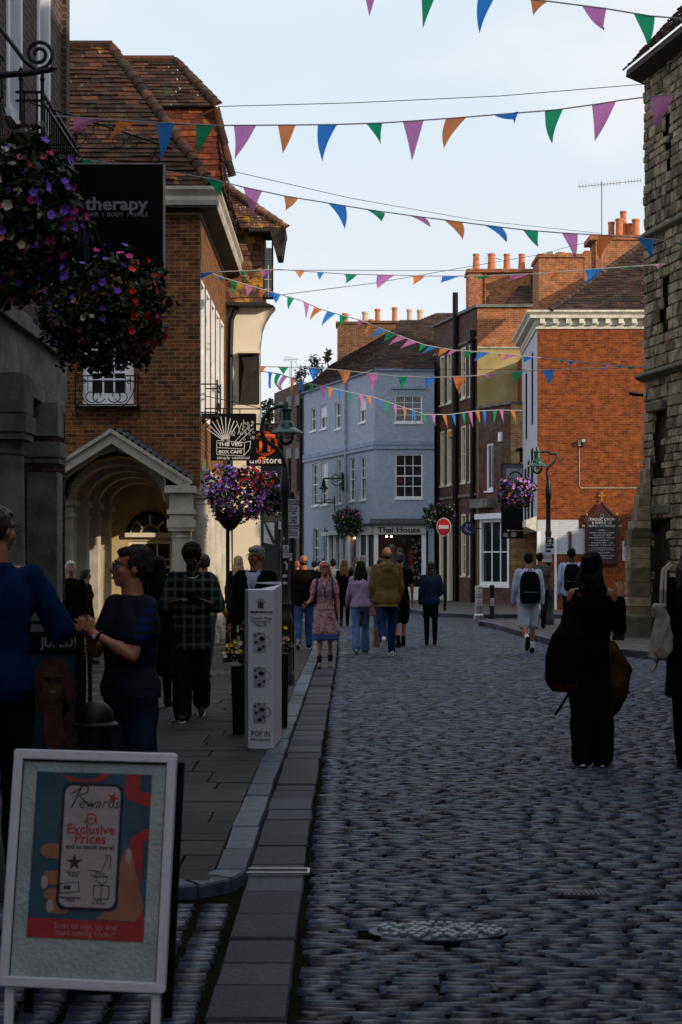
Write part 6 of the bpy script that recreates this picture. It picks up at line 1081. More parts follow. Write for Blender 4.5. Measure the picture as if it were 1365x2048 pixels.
bunting('large string of bunting crossing the sky in front of the tiled roof', [(105, 232), (205, 239), (275, 243), (430, 251), (590, 250), (675, 249), (765, 246), (825, 242), (910, 236), (1010, 228), (1110, 220), (1190, 209), (1240, 201), (1300, 193), (1420, 182)],
    [(150, 203, nn, nn, 150, 266, 'p'), (238, 277, nn, nn, 218, 283, 'o'), (313, 350, nn, nn, 322, 320, 'b'), (393, 430, nn, nn, 398, 308, 'g'), (468, 513, nn, nn, 470, 318, 'p'), (556, 592, nn, nn, 566, 306, 'o'), (636, 675, nn, nn, 645, 323, 'b'), (733, 765, nn, nn, 762, 287, 'g'), (806, 848, nn, nn, 825, 321, 'p'), (892, 934, nn, nn, 888, 297, 'o'), (987, 1037, nn, nn, 1030, 244, 'b'), (1090, 1127, nn, nn, 1105, 286, 'g'), (1184, 1233, nn, nn, 1191, 281, 'p'), (1300, 1348, nn, nn, 1312, 256, 'p')], lambda x: 12.7, 2)
bunting('string of bunting sloping down right from the black salon sign', [(148, 316), (330, 342), (415, 356), (487, 374), (570, 392), (650, 405), (735, 419), (820, 431), (890, 440), (975, 451), (1050, 460), (1125, 466), (1200, 470), (1275, 475), (1420, 492)],
    [(160, 195, nn, nn, 165, 332, 'g'), (333, 372, nn, nn, 345, 352, 'o'), (413, 450, nn, nn, 445, 393, 'g'), (487, 525, nn, nn, 505, 435, 'p'), (568, 597, nn, nn, 572, 421, 'o'), (656, 692, nn, nn, 690, 458, 'b'), (732, 770, nn, nn, 765, 440, 'g'), (814, 850, nn, nn, 861, 452, 'p'), (888, 925, nn, nn, 926, 479, 'o'), (969, 1005, nn, nn, 1014, 483, 'b'), (1046, 1077, nn, nn, 1077, 493, 'g'), (1124, 1156, nn, nn, 1150, 520, 'p'), (1197, 1230, nn, nn, 1200, 520, 'o'), (1273, 1306, nn, nn, 1305, 515, 'b'), (1352, 1380, nn, nn, 1370, 500, 'g')], lambda x: 15.2, 3)
bunting('level string of small blown bunting between brick corner and tower', [(402, 545), (560, 539), (690, 548), (860, 552), (960, 552), (1080, 547), (1190, 538), (1330, 528)],
    [(403, 440, nn, nn, 402, 556, 'b'), (480, 502, nn, nn, 486, 552, 'g'), (522, 545, nn, nn, 524, 556, 'p'), (590, 610, nn, nn, 601, 556, 'o'), (635, 650, nn, nn, 640, 560, 'b'), (690, 715, nn, nn, 692, 567, 'g'), (755, 790, nn, nn, 755, 577, 'p'), (825, 850, nn, nn, 826, 570, 'o'), (885, 925, nn, nn, 882, 564, 'b'), (955, 985, nn, nn, 957, 559, 'g'), (1017, 1065, nn, nn, 1018, 561, 'p'), (1097, 1125, nn, nn, 1102, 556, 'o'), (1170, 1205, nn, nn, 1172, 568, 'b'), (1243, 1279, nn, nn, 1250, 538, 'g'), (1305, 1330, nn, nn, 1318, 536, 'p')], lambda x: 28.0, 4, .009)
bunting('string of bunting falling from the brick corner to the tower corner', [(425, 547), (445, 555), (547, 585), (600, 600), (640, 618), (700, 635), (720, 640), (790, 668), (850, 690), (905, 700), (980, 705), (1075, 715), (1170, 725), (1285, 735)],
    [(427, 447, nn, nn, 441, 562, 'b'), (460, 475, nn, nn, 466, 590, 'g'), (490, 506, nn, nn, 494, 595, 'p'), (520, 534, nn, nn, 521, 598, 'o'), (537, 562, nn, nn, 552, 607, 'b'), (575, 589, nn, nn, 577, 620, 'g'), (607, 619, nn, nn, 612, 638, 'p'), (630, 645, nn, nn, 620, 641, 'o'), (655, 672, nn, nn, 644, 652, 'b'), (680, 697, nn, nn, 682, 652, 'g'), (716, 730, nn, nn, 718, 652, 'p'), (738, 750, nn, nn, 727, 669, 'o'), (758, 773, nn, nn, 740, 677, 'b'), (776, 792, nn, nn, 768, 684, 'g'), (798, 814, nn, nn, 778, 690, 'p'), (818, 836, nn, nn, 800, 698, 'p'), (842, 855, nn, nn, 838, 706, 'g'), (860, 876, nn, nn, 842, 709, 'b'), (880, 898, nn, nn, 876, 714, 'o'), (903, 918, nn, nn, 895, 713, 'p'), (930, 952, nn, nn, 934, 715, 'g'), (957, 980, nn, nn, 948, 723, 'b'), (996, 1010, nn, nn, 1000, 714, 'o'), (1012, 1032, nn, nn, 1003, 721, 'p'), (1048, 1070, nn, nn, 1050, 724, 'b'), (1090, 1104, nn, nn, 1098, 722, 'o'), (1118, 1128, nn, nn, 1124, 728, 'g'), (1132, 1150, nn, nn, 1142, 730, 'b'), (1166, 1180, nn, nn, 1176, 714, 'o'), (1196, 1220, nn, nn, 1208, 736, 'p'), (1232, 1246, nn, nn, 1240, 738, 'b'), (1256, 1272, nn, nn, 1262, 742, 'g')], lambda x: 28.2 + (x - 425) / 860 * 3.0, 5, .010)
bunting('string of neat triangular bunting in front of the blue house', [(520, 733), (620, 735), (680, 740), (790, 752), (860, 755), (940, 752), (1050, 742), (1150, 738), (1230, 735), (1288, 733)],
    [(520, 533, nn, nn, 522, 747, 'o'), (556, 578, nn, nn, 567, 748, 'g'), (616, 642, nn, nn, 628, 763, 'b'), (676, 702, nn, nn, 688, 771, 'o'), (733, 758, nn, nn, 746, 782, 'p'), (795, 817, nn, nn, 804, 780, 'g'), (850, 873, nn, nn, 851, 776, 'b'), (906, 933, nn, nn, 920, 788, 'o'), (969, 992, nn, nn, 975, 758, 'p'), (1023, 1048, nn, nn, 1034, 766, 'g'), (1083, 1109, nn, nn, 1096, 770, 'b'), (1142, 1162, nn, nn, 1151, 745, 'o'), (1194, 1216, nn, nn, 1204, 742, 'p')], lambda x: 31.2, 6, .010)
cF = [(522, 742), (560, 748), (610, 765), (680, 780), (750, 795), (800, 812), (850, 829), (900, 829), (950, 822), (1000, 820), (1046, 821)]
fl_ = []; x = 541; cs = 'bgpobgpob'; rs = random.Random(3); k = 0
while x < 1043:
    w = 9 if x < 700 else 8; hgt = 33 if x < 620 else (27 if x < 900 else 30); y0 = interp(cF, x); fl_.append((x - w / 2, x + w / 2, nn, nn, x + rs.uniform(-3, 8), y0 + hgt * rs.uniform(.8, 1.1), 'bgpo'[k % 4])); k += 1; x += rs.uniform(13, 22)
bunting('long receding string of narrow bunting sagging before the sash windows', cF, fl_, lambda x: 36 + (x - 522) / 524 * 12, 7, .013)
for lb, pts, Ya, Yb in (('high thin overhead wire from tiled roof to tower', [(437, 213), (700, 206), (1000, 192), (1293, 168)], 30, 31.3), ('thin overhead wire sloping down to the right chimneys', [(455, 340), (700, 396), (950, 440), (1203, 467)], 33, 56), ('thin level overhead wire above the blue house', [(545, 540), (800, 541), (1075, 541)], 34, 52), ('thin overhead wire rising from the oriel to the chimneys', [(560, 590), (750, 566), (900, 540), (1075, 510), (1190, 480)], 34, 56), ('thin overhead cable before the blue house', [(600, 733), (790, 738), (1075, 739), (1283, 736)], 60, 50)):
    t = thing('overhead_wire', lb, 'wire', P(*pts[0], Ya)); m = MB(); m.tube([P(px, py, Ya + (Yb - Ya) * i / (len(pts) - 1)) for i, (px, py) in enumerate(pts)], .008, 5); m.build('cable', black, t)
# ---------------------------------------------------------------- people
def solid(mb, name, mat, parent, vox=.012, sm=4, wr=0, wf=9, stretch=(1, 1, .45), seed=0):
    """fuse overlapping volumes into one continuous surface, smooth it, then fold or strand it a little"""
    og = ORG.get(parent.name, Vector((0, 0, 0))); me = mb.mesh('tmp', og, uv=False); o = bpy.data.objects.new('tmp', me); COL.objects.link(o)
    r = o.modifiers.new('r', 'REMESH'); r.mode = 'VOXEL'; r.voxel_size = vox; r.use_smooth_shade = True
    s = o.modifiers.new('s', 'SMOOTH'); s.factor = .6; s.iterations = sm
    dg = bpy.context.evaluated_depsgraph_get(); m2 = bpy.data.meshes.new_from_object(o.evaluated_get(dg)); bpy.data.objects.remove(o); bpy.data.meshes.remove(me); m2.name = name
    if wr:
        n = len(m2.vertices); co_ = np.empty(n * 3); m2.vertices.foreach_get('co', co_); co_ = co_.reshape(-1, 3); nr = np.empty(n * 3); m2.vertex_normals.foreach_get('vector', nr); nr = nr.reshape(-1, 3); d = np.empty(n)
        for i in range(n):
            c = co_[i]; d[i] = 1 - 2 * abs(noise.noise(Vector((c[0] * wf * stretch[0] + seed, c[1] * wf * stretch[1], c[2] * wf * stretch[2])))) - .5 + .5 * noise.noise(Vector((c[0] * wf * 2.3, c[1] * wf * 2.3 + seed, c[2] * wf * 1.4)))
        m2.vertices.foreach_set('co', (co_ + nr * (d * wr)[:, None]).reshape(-1))
    m2.materials.clear(); m2.materials.append(mat); m2.polygons.foreach_set('use_smooth', [True] * len(m2.polygons)); m2.update()
    ob = bpy.data.objects.new(name, m2); COL.objects.link(ob); ob.parent = parent; ORG[ob.name] = og; return ob
SK = {'light': pm('light_skin', (.38, .16, .09), .5, .12, 14, .1), 'tan': pm('tanned_skin', (.29, .11, .055), .5, .12, 14, .1), 'brown': pm('brown_skin', (.055, .026, .016), .5, .15, 14, .1)}
lens = pm('spectacle_lens', (.02, .02, .022), .1, .1, 3, 0); lipm = pm('lips', (.26, .075, .06), .5); eyem = pm('eye_white', (.35, .33, .31), .3); irism = pm('iris', (.02, .014, .01), .2)
def V3(*a): return Vector(a)
def person(label, px, Y, H, yaw, c, legs=((6, 4), (-8, 14)), arms=((0, 8, 12, 0), (0, 8, 12, 0)), z0=.0, px_is='x', nm='person'):
    """c: dict of looks.  local frame faces -Y; side +1 is local +X.  arms: pitch fwd, out, elbow bend, inward"""
    t = thing(nm, label, 'person', (GX(px, Y), Y, z0)); ORG[t.name] = Vector((0, 0, 0)); t.rotation_euler = (0, 0, R(yaw))
    fat = c.get('fat', 1.0); fem = c.get('fem', 0); sw = H * (.096 if fem else .108) * c.get('sh', 1); hw = H * .05; det = c.get('det', 0); vx = .009 if det else .012; sd = abs(hash(label)) % 97
    sd = sum(ord(q) for q in label) % 97
    hipz = .52 * H; J = {}
    lean = R(c.get('lean', 0))
    def rot(v): return Vector((v.x, v.y * math.cos(lean) - v.z * math.sin(lean) * 1, v.z * math.cos(lean) + v.y * math.sin(lean))) if lean else v
    def up(x, y, z): q = rot(Vector((x, y, z - hipz))); return Vector((q.x, q.y, q.z + hipz))
    for s in (-1, 1):
        hp, kb = legs[0 if s < 0 else 1]; h = V3(s * hw, 0, hipz - .01 * H); a = R(hp); k = h + V3(s * .004, -math.sin(a), -math.cos(a)) * (.245 * H); b = a - R(kb); an = k + V3(0, -math.sin(b), -math.cos(b)) * (.235 * H)
        J[s] = dict(hip=h, knee=k, ank=an, sa=b)
    lo = min(J[s]['ank'].z for s in (-1, 1)) - .040 * H
    for s in (-1, 1):
        for q in ('hip', 'knee', 'ank'): J[s][q].z -= lo
    dz = -lo; hipz += dz
    for s in (-1, 1):
        pf, ab, eb, inw = arms[0 if s < 0 else 1]; sh = up(s * sw * .93, 0, .805 * H + dz); a, o = R(pf), R(ab); d = V3(s * math.sin(o), -math.sin(a) * math.cos(o), -math.cos(a) * math.cos(o)); e = sh + d * (.172 * H)
        b = a + R(eb); i = R(inw); d2 = V3(s * math.sin(o) * .5 - s * math.sin(i), -math.sin(b) * math.cos(i), -math.cos(b) * math.cos(i)).normalized(); w = e + d2 * (.145 * H); J[s].update(sh=sh, elb=e, wr=w, hd=d2)
    B = MB(); f = H / 1.75; ft = f * fat
    tr = lambda z, rx, ry, cy=0: (up(0, cy, z * H + dz).x, up(0, cy, z * H + dz).y, up(0, cy, z * H + dz).z, rx * ft, ry * ft)
    wst = .115 if fem else .135
    torso = [tr(.47, .12, .085), tr(.50, .155, .105), tr(.54, .155, .105), tr(.60, wst, .09), tr(.66, .130, .098), tr(.72, .146, .112, -.005), tr(.765, .148, .10), tr(.795, .125, .082), tr(.822, .085, .062), tr(.845, .052, .048)]
    B.loft([(a, b, z, rx * .90, ry * .86) for a, b, z, rx, ry in torso], 20)
    hd = R(c.get('hy', 0)); hpch = R(c.get('hp', 0)); neck = up(0, .012 * f, .835 * H + dz); hc = up(0, -.012 * f, .935 * H + dz); HM = Matrix.Rotation(hd, 3, 'Z') @ Matrix.Rotation(hpch, 3, 'X')
    hh = c.get('hs', 1.0) * f; piv = up(0, .01, .875 * H + dz); hc = piv + HM @ V3(0, -.012 * hh, .062 * H); hp_ = lambda x, y, z: hc + HM @ (V3(x, y, z) * hh)
    B.cap(neck - V3(0, 0, .04), piv + V3(0, 0, .02), .062 * ft, .055 * ft)
    B.ell(hp_(0, .018, .028), (.074 * hh, .092 * hh, .086 * hh), HM); B.ell(hp_(0, -.022, -.035), (.058 * hh, .066 * hh, .072 * hh), HM); B.ell(hp_(0, -.062, -.088), (.027 * hh, .022 * hh, .02 * hh), HM); B.ell(hp_(0, -.066, .026), (.052 * hh, .02 * hh, .014 * hh), HM)
    B.chain([hp_(0, -.082, .012), hp_(0, -.105, -.026)], [.009 * hh, .0135 * hh], 8); B.ell(hp_(0, -.094, -.033), (.017 * hh, .012 * hh, .009 * hh), HM)
    for s in (-1, 1): B.ell(hp_(s * .075, .012, -.012), (.010 * hh, .02 * hh, .031 * hh), HM); B.ell(hp_(s * .040, -.058, -.028), (.022 * hh, .02 * hh, .022 * hh), HM)
    B.ell(hp_(0, -.083, -.060), (.022 * hh, .012 * hh, .008 * hh), HM); B.ell(hp_(0, -.080, -.069), (.018 * hh, .012 * hh, .008 * hh), HM)
    for s in (-1, 1):
        j = J[s]; B.chain([up(s * sw * .5, 0, .815 * H + dz), j['sh'], j['elb'], j['wr']], [.042 * ft, .043 * ft, .033 * ft, .024 * f], 10)
        m_ = (j['elb'] + j['wr']) / 2; B.cap(j['elb'], j['elb'].lerp(j['wr'], .4), .034 * ft, .036 * ft)
        d = j['hd']; side = d.cross(V3(0, 0, 1)) if abs(d.z) < .8 else V3(0, 1, 0) * -1; side = (side - d * side.dot(d)).normalized(); pn = d.cross(side)
        if c.get('palm', {}).get(s): pn, side = side, -pn
        pc = j['wr'] + d * .045 * f; Mh = Matrix((side, pn, d)).transposed(); B.ell(pc, (.040 * f, .016 * f, .052 * f), Mh); cur = c.get('curl', {}).get(s, .5); inn = pn * (-s if not c.get('palm', {}).get(s) else 1)
        for k, L_ in enumerate((.070, .080, .075, .058)):
            b0 = pc + d * .042 * f + side * (.031 - k * .0205) * f; p1 = b0 + (d + inn * cur * .5 + side * (.18 - k * .12)).normalized() * L_ * .5 * f; p2 = p1 + (d * (1 - cur * .6) + inn * cur * 1.4).normalized() * L_ * .5 * f; B.chain([b0, p1, p2], [.0095 * f, .0085 * f, .007 * f], 7)
        b0 = pc - d * .015 * f + side * .036 * f; B.chain([b0, b0 + (side * .8 + d * .6) * .035 * f, b0 + (side * .8 + d * 1.4 + inn * .3) * .045 * f], [.012 * f, .010 * f, .008 * f], 7)
        j['palmc'] = pc + inn * .02 * f
        B.chain([j['hip'], j['knee'], j['ank']], [.072 * ft, .044 * ft, .032 * f], 12); B.cap(j['knee'] + V3(0, .004, -.03), j['knee'].lerp(j['ank'], .4) + V3(0, .008, 0), .040 * ft, .040 * ft)
        fd = V3(0, -math.cos(j['sa'] * .9), math.sin(j['sa'] * .9)) if abs(j['sa']) > R(14) else V3(0, -1, 0); j['fd'] = fd; B.cap(j['ank'] + V3(0, .01, -.02 * f), j['ank'] + fd * .12 * f - V3(0, 0, .035 * f), .028 * f, .022 * f)
    solid(B, 'body', SK[c.get('skin', 'light')], t, vx, 2)
    # face details
    if c.get('face', 1):
        for s in (-1, 1):
            m = MB(); m.ell(hp_(s * .031, -.073, -.002), (.013 * hh, .010 * hh, .009 * hh), HM); e = m.build('eye', eyem, t, True); m = MB(); m.ell(hp_(s * .031, -.0815, -.002), (.006 * hh, .004 * hh, .006 * hh), HM); m.build('iris', irism, e, True)
            m = MB(); m.chain([hp_(s * .015, -.088, .022), hp_(s * .035, -.085, .028), hp_(s * .052, -.072, .022)], [.003 * hh, .004 * hh, .002 * hh], 6); m.build('eyebrow', c['hairm'], t)
        m = MB(); m.ell(hp_(0, -.093, -.064), (.021 * hh, .005 * hh, .0075 * hh), HM); m.build('mouth', lipm if c.get('skin') != 'brown' else SK['brown'], t, True)
    # hair
    hm = c['hairm']; hs = c.get('hair', 'short'); m = MB()
    if hs != 'bald':
        th = {'short': .0, 'crop': -.004, 'afro': .022, 'grey': .004}.get(hs, .006)
        m.ell(hp_(0, .030, .044), ((.080 + th) * hh, (.090 + th) * hh, (.080 + th) * hh), HM); m.ell(hp_(0, .058, -.005), ((.070 + th) * hh, (.062 + th) * hh, (.075 + th) * hh), HM)
        m.ell(hp_(0, -.030, .072), ((.062 + th) * hh, (.050 + th) * hh, (.032 + th) * hh), HM)
        for s in (-1, 1): m.ell(hp_(s * .066, .02, .015), (.018 * hh, .045 * hh, .045 * hh), HM)
        if hs in ('long', 'ponytail', 'bun', 'mid'): 
            for s in (-1, 1): m.chain([hp_(s * .03, -.06, .085), hp_(s * .068, -.02, .03), hp_(s * .074, .02, -.04)], [.018 * hh, .018 * hh, .02 * hh], 8)
        if hs == 'long':
            L_ = c.get('hl', .38) * f; w0 = c.get('hw', 1)
            for k in range(7):
                a = -1 + 2 * k / 6; m.chain([hp_(a * .062, .07 - abs(a) * .03, .0), hp_(a * .078 * w0, .095 - abs(a) * .03, -.12), hp_(0, 0, -.12) + V3(a * .082 * f * w0, .085 + .012 * math.sin(k * 2.1), -L_ * .45), hp_(0, 0, -.12) + V3(a * .058 * f * w0, .085 + .01 * math.sin(k), -L_ * (1 - .12 * abs(a)))], [.032 * hh, .034 * hh, .030 * f, .012 * f], 8)
            if c.get('front'):
                for s in (-1, 1): m.chain([hp_(s * .07, -.02, .0), hp_(s * .085, -.03, -.10), hp_(s * .075, -.06, -.22)], [.022 * hh, .024 * hh, .01 * hh], 8)
        if hs == 'ponytail': s = c.get('ps', 1); m.chain([hp_(.03 * s, .095, .02), hp_(.05 * s, .14, -.04), hp_(.07 * s, .11, -.16), hp_(.075 * s, .08, -.24)], [.028 * hh, .036 * hh, .026 * hh, .008], 9)
        if hs == 'side': m.chain([hp_(.05, .08, -.03), hp_(.085, .04, -.10), hp_(.09, .0, -.19)], [.026 * hh, .033 * hh, .012 * hh], 9)
        if hs == 'bun': m.ell(hp_(0, .06, .125), (.04 * hh, .04 * hh, .035 * hh), HM)
    else:
        m.chain([hp_(-.073, -.005, .0), hp_(-.068, .06, -.02), hp_(0, .102, -.03), hp_(.068, .06, -.02), hp_(.073, -.005, .0)], [.012 * hh, .022 * hh, .022 * hh, .022 * hh, .012 * hh], 8)
        for x in (-.05, -.025, 0, .025, .05): m.cap(hp_(x, .07, -.01), hp_(x, .075, -.06), .026 * hh, .02 * hh)
    solid(m, 'hair', hm, t, .009, 2, .010 if hs == 'afro' else .006, 38 if hs == 'afro' else 26, (1, 1, .25) if hs in ('long', 'ponytail', 'side') else (1, 1, 1), sd)
    # top
    k = c.get('topfit', .018); top = c['top']; sl = c.get('sleeve', 'long'); hem = c.get('hem', .50); m = MB()
    rows = [r for r in torso if (r[2] - dz) / H >= hem - .02]; rows = [r for r in rows if not c.get('off') or (r[2] - dz) / H < .80]; rows = [(a, b, z, rx + k * 1.1, ry + k * (1.25 if z > .6 * H else 1.6)) for a, b, z, rx, ry in rows]
    if hem < .47: r = rows[0]; rows = [(r[0], r[1] + .0, hem * H + dz, r[3] + .035, r[4] + .03)] + rows
    m.loft(rows, 24)
    for s in (-1, 1):
        j = J[s]; r0 = .050 * ft + k * .5; ov = c.get('off'); ss = j['sh'].lerp(j['elb'], .35) if ov else j['sh']
        if not ov: m.cap(up(s * sw * .45, 0, .806 * H + dz), j['sh'], .050 * ft + k * .3, r0)
        if sl == 'long': m.chain([ss, j['elb'], j['elb'].lerp(j['wr'], .93)], [r0, .046 * ft + k * .6, .034 * ft + k * .45], 12)
        elif sl == 'short': m.cap(j['sh'], j['sh'].lerp(j['elb'], .62), r0, .050 * ft + k * .7)
        elif sl == 'elbow': m.cap(j['sh'], j['sh'].lerp(j['elb'], .95), r0, .050 * ft + k * 1.0)
    solid(m, c.get('topname', 'top'), top, t, .013 if not det else .010, 3, .009 if not c.get('smooth') else .003, 7, (1, 1, .8), sd)
    # lower body
    lw = c.get('lower', 'trousers'); bt = c['bottom']; m = MB(); fit = c.get('legfit', 1.0)
    hipsR = [(0, 0, .455 * H + dz, .145 * ft, .10 * ft), (0, 0, .50 * H + dz, .168 * ft, .120 * ft), (0, 0, .545 * H + dz, .164 * ft, .116 * ft), (0, 0, .575 * H + dz, .148 * ft, .106 * ft)]
    if lw in ('trousers', 'shorts', 'flared', 'baggy', 'leggings'):
        m.loft(hipsR, 22)
        for s in (-1, 1):
            j = J[s]; rh, rk, ra = {'trousers': (.094, .068, .058), 'shorts': (.100, .098, 0), 'flared': (.092, .068, .085), 'baggy': (.104, .098, .092), 'leggings': (.086, .058, .044)}[lw]; rh, rk, ra = rh * ft * fit, rk * ft * fit, ra * f * fit
            h2 = j['hip'] + V3(s * .008, 0, 0)
            if lw == 'shorts': m.cap(h2, h2.lerp(j['knee'], .92), rh, rk * .98)
            else: m.chain([h2, j['knee'], j['ank'] + V3(0, .008, .0)], [rh, rk, ra], 14)
        solid(m, 'shorts' if lw == 'shorts' else 'trousers', bt, t, .013, 2, .010 if lw != 'leggings' else .004, 8, (1, 1, .7), sd + 3)
    if lw in ('dress', 'skirt', 'coat'):
        hemz = c.get('skirthem', .27) * H + dz; fl_ = c.get('flare', 1.3); rws = [(0, 0, hemz, .165 * ft * fl_, .13 * ft * fl_), (0, 0, (hemz + hipz) / 2, .165 * ft * (1 + (fl_ - 1) * .6), .125 * ft * (1 + (fl_ - 1) * .6)), (0, 0, hipz, .165 * ft, .118 * ft), (0, 0, .58 * H + dz, .135 * ft, .10 * ft), (0, 0, .62 * H + dz, .118 * ft, .088 * ft)]
        m.loft(rws, 30); solid(m, 'skirt' if lw != 'coat' else 'coat', bt, t, .013, 2, .016, 6, (1.6, 1.6, .12), sd)
        if c.get('trim'): m = MB(); m.loft([(0, 0, hemz - .055 * H, .172 * ft * fl_ * 1.01, .137 * ft * fl_ * 1.01), (0, 0, hemz + .004 * H, .170 * ft * fl_, .135 * ft * fl_)], 30); solid(m, 'hem_band', c['trim'], t, .011, 1, .014, 6, (1.6, 1.6, .12), sd)
        if c.get('tights'):
            m = MB()
            for s in (-1, 1): j = J[s]; m.chain([j['hip'], j['knee'], j['knee'].lerp(j['ank'], .35) + V3(0, .006, 0), j['ank']], [.088 * ft, .062 * ft, .060 * ft, .045 * f], 12)
            solid(m, 'tights', c['tights'], t, .012, 2)
    # shoes
    for s in (-1, 1):
        j = J[s]; a = j['ank']; fd = j['fd']; sc_ = c.get('shoe', 1.0); dn = fd.cross(V3(1, 0, 0)); dn = -dn if dn.z > 0 else dn; m = MB(); h0 = a + dn * .012 * f - fd * .03 * f
        m.cap(h0 + dn * .012 * f, a + fd * .06 * f + dn * .028 * f, .040 * f * sc_, .038 * f * sc_); m.cap(a + fd * .05 * f + dn * .034 * f, a + fd * .155 * f + dn * .043 * f, .041 * f * sc_, .029 * f * sc_); m.cap(a + V3(0, 0, .01), h0, .038 * f, .04 * f)
        sh_ = solid(m, 'shoe', c.get('shoes', fab((.02, .02, .02))), t, .010, 2)
        m = MB(); ax = V3(1, 0, 0); cc = a + fd * .058 * f + dn * .068 * f; pts = []
        for q in range(20): an = 2 * math.pi * q / 20; pts.append(cc + ax * math.cos(an) * .044 * f * sc_ * (1.0 if math.sin(an) > 0 else .85) + fd * math.sin(an) * .135 * f)
        m.prism(pts, dn * .014 * f); m.build('sole', c.get('sole', white if c.get('wsole') else black), sh_)
        if c.get('socks'): m = MB(); m.cap(a + V3(0, 0, .01), a.lerp(j['knee'], .26), .040 * f, .044 * f); solid(m, 'sock', c['socks'], t, .01, 1)
    return t, J, hp_, HM, hh, up, dz, f
def specs(t, hp_, HM, hh, tinted=False):
    m = MB()
    for s in (-1, 1): m.tube([hp_(s * .033 + .026 * math.cos(R(a)), -.096, .0 + .019 * math.sin(R(a))) for a in range(0, 361, 24)], .0022, 5); m.tube([hp_(s * .059, -.094, .006), hp_(s * .078, -.03, .004), hp_(s * .080, .02, .0)], .0022, 5)
    m.tube([hp_(-.008, -.099, .003), hp_(.008, -.099, .003)], .002, 5); m.build('glasses', black, t)
def strap(t, pts, mt, r=.014, name='strap'):
    m = MB(); m.tube(pts, r, 8); return m.build(name, mt, t)
def backpack(t, f, H, dz, mt, w=.16, h=.26, d=.085, zc=.68, y=.17, extra=None, tilt=0):
    m = MB(); z = zc * H + dz; m.loft([(0, y, z - h, w * .85, d * .8), (0, y + .01, z - h * .7, w, d), (0, y + .01, z + h * .3, w * .98, d), (0, y - .01, z + h * .8, w * .8, d * .75), (0, y - .02, z + h, w * .5, d * .5)], 22); b = solid(m, 'backpack', mt, t, .012, 3, .006, 8)
    m = MB(); m.tube([(-.03, y - .05, z + h), (-.02, y - .04, z + h + .045), (.02, y - .04, z + h + .045), (.03, y - .05, z + h)], .008, 6); m.build('handle', mt, b); m = MB(); m.box(-w * .7, w * .7, y + d + .002, y + d + .012, z - h * .3, z - h * .28); m.build('zip', steel, b)
    for s in (-1, 1): strap(t, [(s * .085 * f, .10, .80 * H + dz), (s * .10 * f, .03, .838 * H + dz), (s * .105 * f, -.06, .815 * H + dz), (s * .11 * f, -.125 * f, .75 * H + dz), (s * .13 * f, -.08, .66 * H + dz), (s * .14 * f, .08, .61 * H + dz)], mt, .016, 'backpack_strap')
    return b
HB = pm('black_hair', (.003, .0025, .0025), .6, .4, 40, .3, spec=.12); HD = pm('dark_brown_hair', (.028, .016, .010), .5, .4, 40, .3); HG = pm('grey_hair', (.16, .15, .145), .6, .35, 50, .3); HBL = pm('blonde_hair', (.42, .27, .11), .5, .3, 40, .3); HR = pm('ginger_hair', (.28, .075, .022), .5, .3, 40, .3); HS = pm('salt_pepper_hair', (.022, .019, .018), .7, .7, 60, .3, spec=.1)
bkf = fab((.008, .008, .009)); navy = fab((.010, .013, .030)); jean = fab((.035, .075, .19), .9, .3); jeand = fab((.014, .022, .045), .9, .35); jeanl = fab((.07, .13, .26), .9, .3)
# polo with striped sleeves
def banded(name, c1, c2, scale=9, axis=2, off=0, wid=.5, zmin=None):
    m, t, b = nodes(name); N = t.nodes.new; L = t.links.new; tc = N('ShaderNodeTexCoord'); sp = N('ShaderNodeSeparateXYZ'); L(tc.outputs['Object'], sp.inputs[0]); mu = N('ShaderNodeMath'); mu.operation = 'MULTIPLY_ADD'; L(sp.outputs[axis], mu.inputs[0]); mu.inputs[1].default_value = scale; mu.inputs[2].default_value = off
    fr = N('ShaderNodeMath'); fr.operation = 'FRACT'; L(mu.outputs[0], fr.inputs[0]); gt = N('ShaderNodeMath'); gt.operation = 'GREATER_THAN'; L(fr.outputs[0], gt.inputs[0]); gt.inputs[1].default_value = wid; ab = N('ShaderNodeMath'); ab.operation = 'ABSOLUTE'; L(sp.outputs[0], ab.inputs[0]); g2 = N('ShaderNodeMath'); g2.operation = 'GREATER_THAN'; L(ab.outputs[0], g2.inputs[0]); g2.inputs[1].default_value = .20
    an = N('ShaderNodeMath'); an.operation = 'MULTIPLY'; L(gt.outputs[0], an.inputs[0]); L(g2.outputs[0], an.inputs[1]); mx = N('ShaderNodeMixRGB'); L(an.outputs[0], mx.inputs[0]); mx.inputs[1].default_value = rgb(c1); mx.inputs[2].default_value = rgb(c2); L(mx.outputs[0], b.inputs['Base Color']); b.inputs['Roughness'].default_value = .9; b.inputs['Specular IOR Level'].default_value = .15; return m
